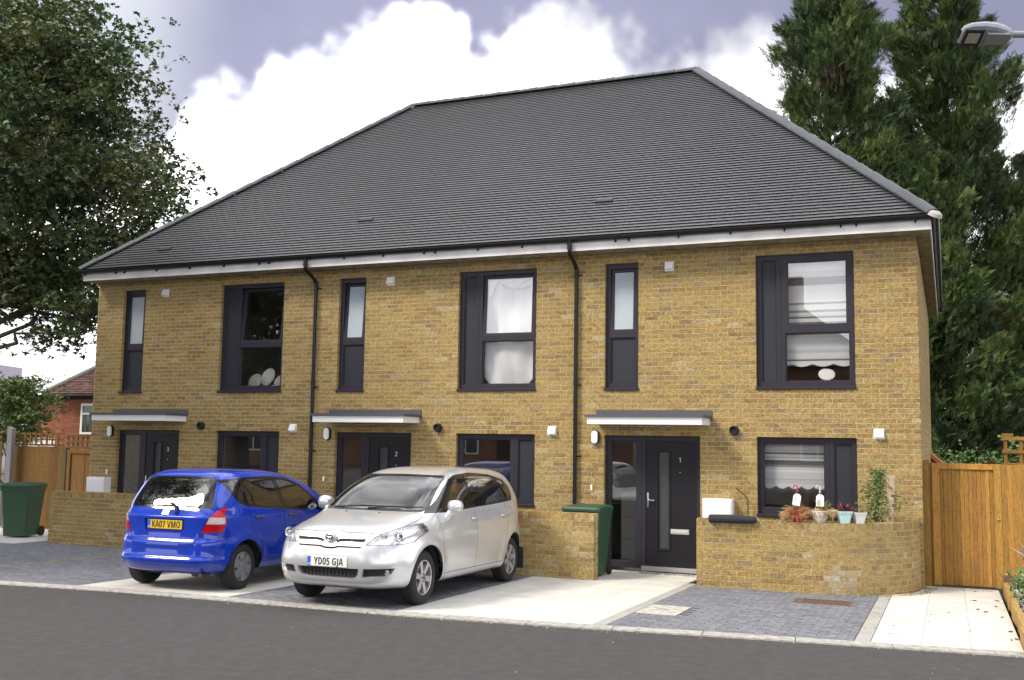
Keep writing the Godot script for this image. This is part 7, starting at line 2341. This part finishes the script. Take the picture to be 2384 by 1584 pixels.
func make_blue_car():
	var t := thing("blue_car", "bright blue hatchback parked nose to the house beside the silver car", "car")
	car_place(t, -8.86, 4.06, 1.632)
	var sk := CarSkin.new()
	sk.arches = [[1.225, 0.30, 0.335], [-1.225, 0.30, 0.335]]
	sk.build([
		[0.215, 1.70, -1.70, 0.70, 5, 5], [0.25, 1.78, -1.79, 0.775, 5, 5.5], [0.30, 1.83, -1.845, 0.805, 5, 5.5], [0.355, 1.86, -1.885, 0.824, 5, 5.5], [0.40, 1.87, -1.893, 0.832, 5, 5.5], [0.435, 1.88, -1.872, 0.834, 5, 5.5], [0.50, 1.88, -1.862, 0.838, 5, 5.5], [0.59, 1.88, -1.858, 0.842, 5, 5.5], [0.625, 1.88, -1.846, 0.843, 5, 5.5],
		[0.66, 1.87, -1.828, 0.843, 5, 5.5], [0.75, 1.84, -1.822, 0.843, 4.5, 5.5], [0.84, 1.75, -1.828, 0.840, 4, 5.5], [0.905, 1.62, -1.834, 0.836, 4, 5.5], [0.928, 1.55, -1.828, 0.834, 4, 5.5], [0.95, 1.48, -1.800, 0.831, 4, 5.5], [1.00, 1.30, -1.762, 0.822, 5, 5.5], [1.05, 1.12, -1.735, 0.806, 6, 5.8], [1.14, 0.92, -1.685, 0.776, 7, 6],
		[1.25, 0.68, -1.615, 0.738, 7, 6], [1.35, 0.43, -1.545, 0.695, 6, 6], [1.41, 0.25, -1.49, 0.660, 5, 5.5], [1.45, 0.10, -1.43, 0.612, 4.5, 5], [1.485, -0.08, -1.33, 0.535, 4, 4.5], [1.508, -0.28, -1.15, 0.41, 3.5, 4], [1.520, -0.5, -0.95, 0.22, 3, 3], [1.523, -0.66, -0.8, 0.03, 2, 2]], 4, 20, 58, 30)
	var rear := func(c, n): return c.x < -1.2 and n.x < -0.15
	var side := func(c, n): return n.z > 0.3
	sk.cut("", "side", arch_poly(1.225, 0.30, 0.335), 0.0, side)
	sk.cut("", "side", arch_poly(-1.225, 0.30, 0.335), 0.0, side)
	var tail := func(c, n): return n.x < -0.45 and c.x < -1.4
	var flank := func(c, n): return n.x >= -0.45 and n.z > 0.3
	sk.cut("reverse_lamp", "rear", [Vector2(0.585, 0.838), Vector2(0.622, 0.925), Vector2(0.90, 0.925), Vector2(0.90, 0.838)], 0.006, tail, true, "reverse_lens")
	sk.cut("tail_lamp", "rear", [Vector2(0.53, 0.728), Vector2(0.56, 0.78), Vector2(0.62, 0.925), Vector2(0.69, 1.03), Vector2(0.735, 1.085), Vector2(0.775, 1.098), Vector2(0.90, 1.07), Vector2(0.90, 0.76), Vector2(0.7, 0.738)], -0.002, tail)
	sk.cut("reverse_lamp", "side", [Vector2(-1.9, 0.838), Vector2(-1.592, 0.838), Vector2(-1.60, 0.925), Vector2(-1.9, 0.925)], 0.006, flank, true, "reverse_lens")
	sk.cut("tail_lamp", "side", [Vector2(-1.9, 0.745), Vector2(-1.64, 0.765), Vector2(-1.60, 0.80), Vector2(-1.585, 0.90), Vector2(-1.61, 1.0), Vector2(-1.65, 1.06), Vector2(-1.69, 1.092), Vector2(-1.9, 1.10)], -0.002, flank)
	sk.cut("rear_glass", "rear", [Vector2(-0.01, 1.045), Vector2(0.47, 1.050), Vector2(0.52, 1.10), Vector2(0.45, 1.34), Vector2(0.40, 1.39), Vector2(-0.01, 1.400)], 0.002, rear, true, "rear_glass")
	sk.cut("glass_border", "rear", [Vector2(-0.01, 1.020), Vector2(0.605, 1.028), Vector2(0.612, 1.06), Vector2(0.515, 1.37), Vector2(0.47, 1.412), Vector2(-0.01, 1.424)], 0.003, rear)
	sk.cut("plate_recess", "rear", [Vector2(-0.01, 0.893), Vector2(0.30, 0.888), Vector2(0.288, 0.76), Vector2(0.262, 0.725), Vector2(0.22, 0.712), Vector2(-0.01, 0.71)], 0.022, rear)
	var up := func(c, n): return n.z > 0.22 and c.y > 0.9
	sk.cut("quarter_window", "side", [Vector2(-1.46, 1.365), Vector2(-1.24, 1.380), Vector2(-1.22, 1.10), Vector2(-1.33, 1.14), Vector2(-1.41, 1.24)], 0.005, up, true, "quarter_window")
	sk.cut("rear_window", "side", [Vector2(-1.19, 1.39), Vector2(-0.52, 1.40), Vector2(-0.42, 1.03), Vector2(-0.75, 1.045), Vector2(-1.17, 1.085)], 0.005, up, true, "rear_window")
	sk.cut("front_window", "side", [Vector2(-0.40, 1.40), Vector2(-0.1, 1.375), Vector2(0.18, 1.27), Vector2(0.48, 1.09), Vector2(0.56, 0.99), Vector2(0.1, 0.985), Vector2(-0.30, 1.02)], 0.005, up, true, "front_window")
	sk.cut("window_trim", "side", [Vector2(-1.51, 1.382), Vector2(-1.2, 1.412), Vector2(-0.5, 1.432), Vector2(-0.1, 1.405), Vector2(0.20, 1.30), Vector2(0.52, 1.11), Vector2(0.75, 0.975), Vector2(0.55, 0.955), Vector2(0.1, 0.955), Vector2(-0.63, 1.0), Vector2(-1.2, 1.045), Vector2(-1.36, 1.095), Vector2(-1.45, 1.20)], 0.003, up)
	sk.cut("windscreen", "front", [Vector2(-0.01, 1.04), Vector2(0.66, 1.04), Vector2(0.69, 1.07), Vector2(0.58, 1.38), Vector2(0.54, 1.41), Vector2(-0.01, 1.42)], 0.004, func(c, n): return c.x > 0.1 and n.x > 0.25, true, "windscreen")
	sk.cut("headlight", "front", [Vector2(0.45, 0.62), Vector2(0.80, 0.68), Vector2(0.79, 0.80), Vector2(0.60, 0.76)], 0.004, func(c, n): return c.x > 1.2)
	# shut lines
	sk.seam("shut_line", "rear", [Vector2(0.655, 1.03), Vector2(0.625, 0.945), Vector2(0.535, 0.735), Vector2(0.47, 0.62), Vector2(0.43, 0.565), Vector2(0.38, 0.545), Vector2(-0.01, 0.543)], 0.010, rear)
	sk.seam("shut_line", "side", [Vector2(-1.70, 0.742), Vector2(-1.60, 0.72), Vector2(-1.56, 0.62)], 0.006, side)
	sk.seam("shut_line", "side", [Vector2(-1.20, 1.05), Vector2(-1.17, 0.90), Vector2(-1.08, 0.72), Vector2(-0.92, 0.55), Vector2(-0.86, 0.33)], 0.008, side)
	sk.seam("shut_line", "side", [Vector2(-0.38, 1.0), Vector2(-0.36, 0.80), Vector2(-0.35, 0.33), Vector2(-0.86, 0.33)], 0.008, side)
	sk.seam("shut_line", "side", [Vector2(0.70, 0.96), Vector2(0.72, 0.70), Vector2(0.70, 0.33), Vector2(-0.35, 0.33)], 0.008, side)
	sk.carve(true)
	var mats := {"body": M.blue_paint, "cabin_lining": M.lining, "reverse_lamp": M.clear_lamp, "reverse_lens": M.lens_clear, "tail_lamp": M.red_lens, "rear_glass": M.car_glass, "glass_border": M.gloss_black, "plate_recess": M.blue_paint, "quarter_window": M.car_glass, "rear_window": M.car_glass, "front_window": M.car_glass, "window_trim": M.gloss_black, "windscreen": M.car_glass, "headlight": M.reflector, "shut_line": M.matte_black}
	add_skin(t, sk, mats, ["reverse_lamp", "reverse_lens", "tail_lamp", "quarter_window", "rear_window", "front_window", "window_trim", "headlight"], {"reverse_lens": ["reverse_lamp", "lens"]})
	wheel_set(t, 1.225, 0.79, 0.292, 0.185, 6, 1)
	underbody(t, 1.65, 0.66, 0.24, [1.225, -1.225], 0.335, 0.56)
	plate(t, Transform3D(Basis(Vector3.UP, -PI / 2), Vector3(-1.822, 0.818, 0.0)), "KA07 VMO", Color(0.62, 0.40, 0.015), 0.80)
	# upright badge: rounded frame with an H
	var m := MB.new()
	var bt := Transform3D(Basis(Vector3.UP, -PI / 2) * Basis(Vector3.RIGHT, -0.55), Vector3(-1.792, 0.972, -0.005))
	m.xbox(bt * Transform3D(Basis.IDENTITY, Vector3(0, 0, 0.004)), Vector3(0.092, 0.074, 0.010)); var bd := part("badge", m, M.chrome, t)
	m = MB.new(); m.xbox(bt * Transform3D(Basis.IDENTITY, Vector3(0, 0, 0.0095)), Vector3(0.074, 0.058, 0.002)); part("badge_back", m, M.trim_dark, bd)
	m = MB.new()
	for s in [-1, 1]: m.xbox(bt * Transform3D(Basis(Vector3.BACK, -0.13 * s), Vector3(0.022 * s, 0, 0.012)), Vector3(0.013, 0.064, 0.005))
	m.xbox(bt * Transform3D(Basis.IDENTITY, Vector3(0, -0.002, 0.012)), Vector3(0.040, 0.011, 0.005))
	part("badge_letter", m, M.chrome, bd)
	# rear wiper
	m = MB.new()
	m.tube([Vector3(-1.815, 0.960, 0.155), Vector3(-1.80, 1.00, 0.15), Vector3(-1.765, 1.068, 0.09), Vector3(-1.757, 1.082, 0.02)], 0.020, 0.014, 8)
	m.tube([Vector3(-1.757, 1.082, 0.05), Vector3(-1.762, 1.075, -0.20), Vector3(-1.768, 1.066, -0.36)], 0.013, 0.006, 6)
	part("wiper", m, M.matte_black, t)
	# stickers inside the rear glass
	m = MB.new()
	var gs := Transform3D(Basis(Vector3.UP, -PI / 2) * Basis(Vector3.RIGHT, -0.57), Vector3(-1.595, 1.23, 0.375))
	m.prism(PackedVector2Array([Vector2(0, -0.115), Vector2(0.105, 0), Vector2(0, 0.115), Vector2(-0.105, 0)]), 0.0, 0.002, gs, Color(0.62, 0.66, 0.55))
	for i in 3: m.xbox(gs * Transform3D(Basis.IDENTITY, Vector3(0.0, 0.028 - i * 0.028, 0.003)), Vector3([0.07, 0.11, 0.06][i], 0.008, 0.001), Color(0.22, 0.30, 0.34))
	part("window_sticker", m, M.vplastic, t)
	m = MB.new()
	gs = Transform3D(Basis(Vector3.UP, -PI / 2) * Basis(Vector3.RIGHT, -0.45), Vector3(-1.738, 1.072, 0.335))
	m.xbox(gs, Vector3(0.22, 0.048, 0.002), Color(0.72, 0.74, 0.78)); m.xbox(gs * Transform3D(Basis.IDENTITY, Vector3(0, 0, 0.002)), Vector3(0.18, 0.010, 0.001), Color(0.35, 0.38, 0.5)); part("dealer_sticker", m, M.vplastic, t)
	# exhaust silencer and tow loop
	m = MB.new(); m.tube([Vector3(-1.50, 0.235, 0.25), Vector3(-1.52, 0.235, 0.62)], 0.075, 0.075, 12); m.tube([Vector3(-1.55, 0.22, 0.52), Vector3(-1.80, 0.215, 0.55)], 0.022, 0.022, 8); part("exhaust", m, M.trim_dark, t)
	m = MB.new(); m.box(Vector3(-1.70, 0.20, -0.30), Vector3(-1.60, 0.25, -0.10)); part("tow_bracket", m, M.matte_black, t)
	for s in [-1, 1]:
		for x in [-0.97, -0.16]: door_handle(t, sk, x, 0.905, s, M.trim_dark)
		side_mirror(t, 0.62, 1.03, 0.80, s, M.blue_paint)
	for z in [0.34, -0.34]: seat(t, 0.10, z, M.cabin)
	for z in [0.40, -0.0, -0.40]: seat(t, -0.78, z, M.cabin, true, 0.19)
	m = MB.new(); m.box(Vector3(0.55, 0.60, -0.68), Vector3(0.95, 0.93, 0.68)); m.box(Vector3(-1.5, 0.25, -0.66), Vector3(1.0, 0.30, 0.66)); part("dashboard", m, M.cabin, t)
	m = MB.new(); torus_into(m, Vector3(0.48, 0.92, 0.34), Vector3(0, 0, 1), Vector3(-0.35, 0.93, 0).normalized(), 0.18, 0.18, 0.015, 24); part("steering_wheel", m, M.matte_black, t)

func _ready():
	make_camera()
	make_sky()
	make_sun()
	make_materials()
	make_ground()
	make_house()
	straight_wall("straight low yellow brick wall behind the silver car and green bin", -7.95, -4.47, 1.66, 0.0, 930)
	straight_wall("straight low yellow brick wall between the left green bin and the blue car", -15.12, -11.9, 1.66, 0.0, 940)
	curved_wall()
	make_fences()
	make_back_house()
	make_opposite()
	make_trees()
	make_cars()
	wheelie_bin("dark green wheelie bin with a small white sticker beside the left brick wall", Vector3(-16.62, gy(1.0), 0.95), 0.32)
	wheelie_bin("dark green wheelie bin between the brick wall end and door number one", Vector3(-4.78, gy(1.0), 1.02), 0.0)
	make_plants()
	make_bed()
	make_lamp()
	make_window_things()
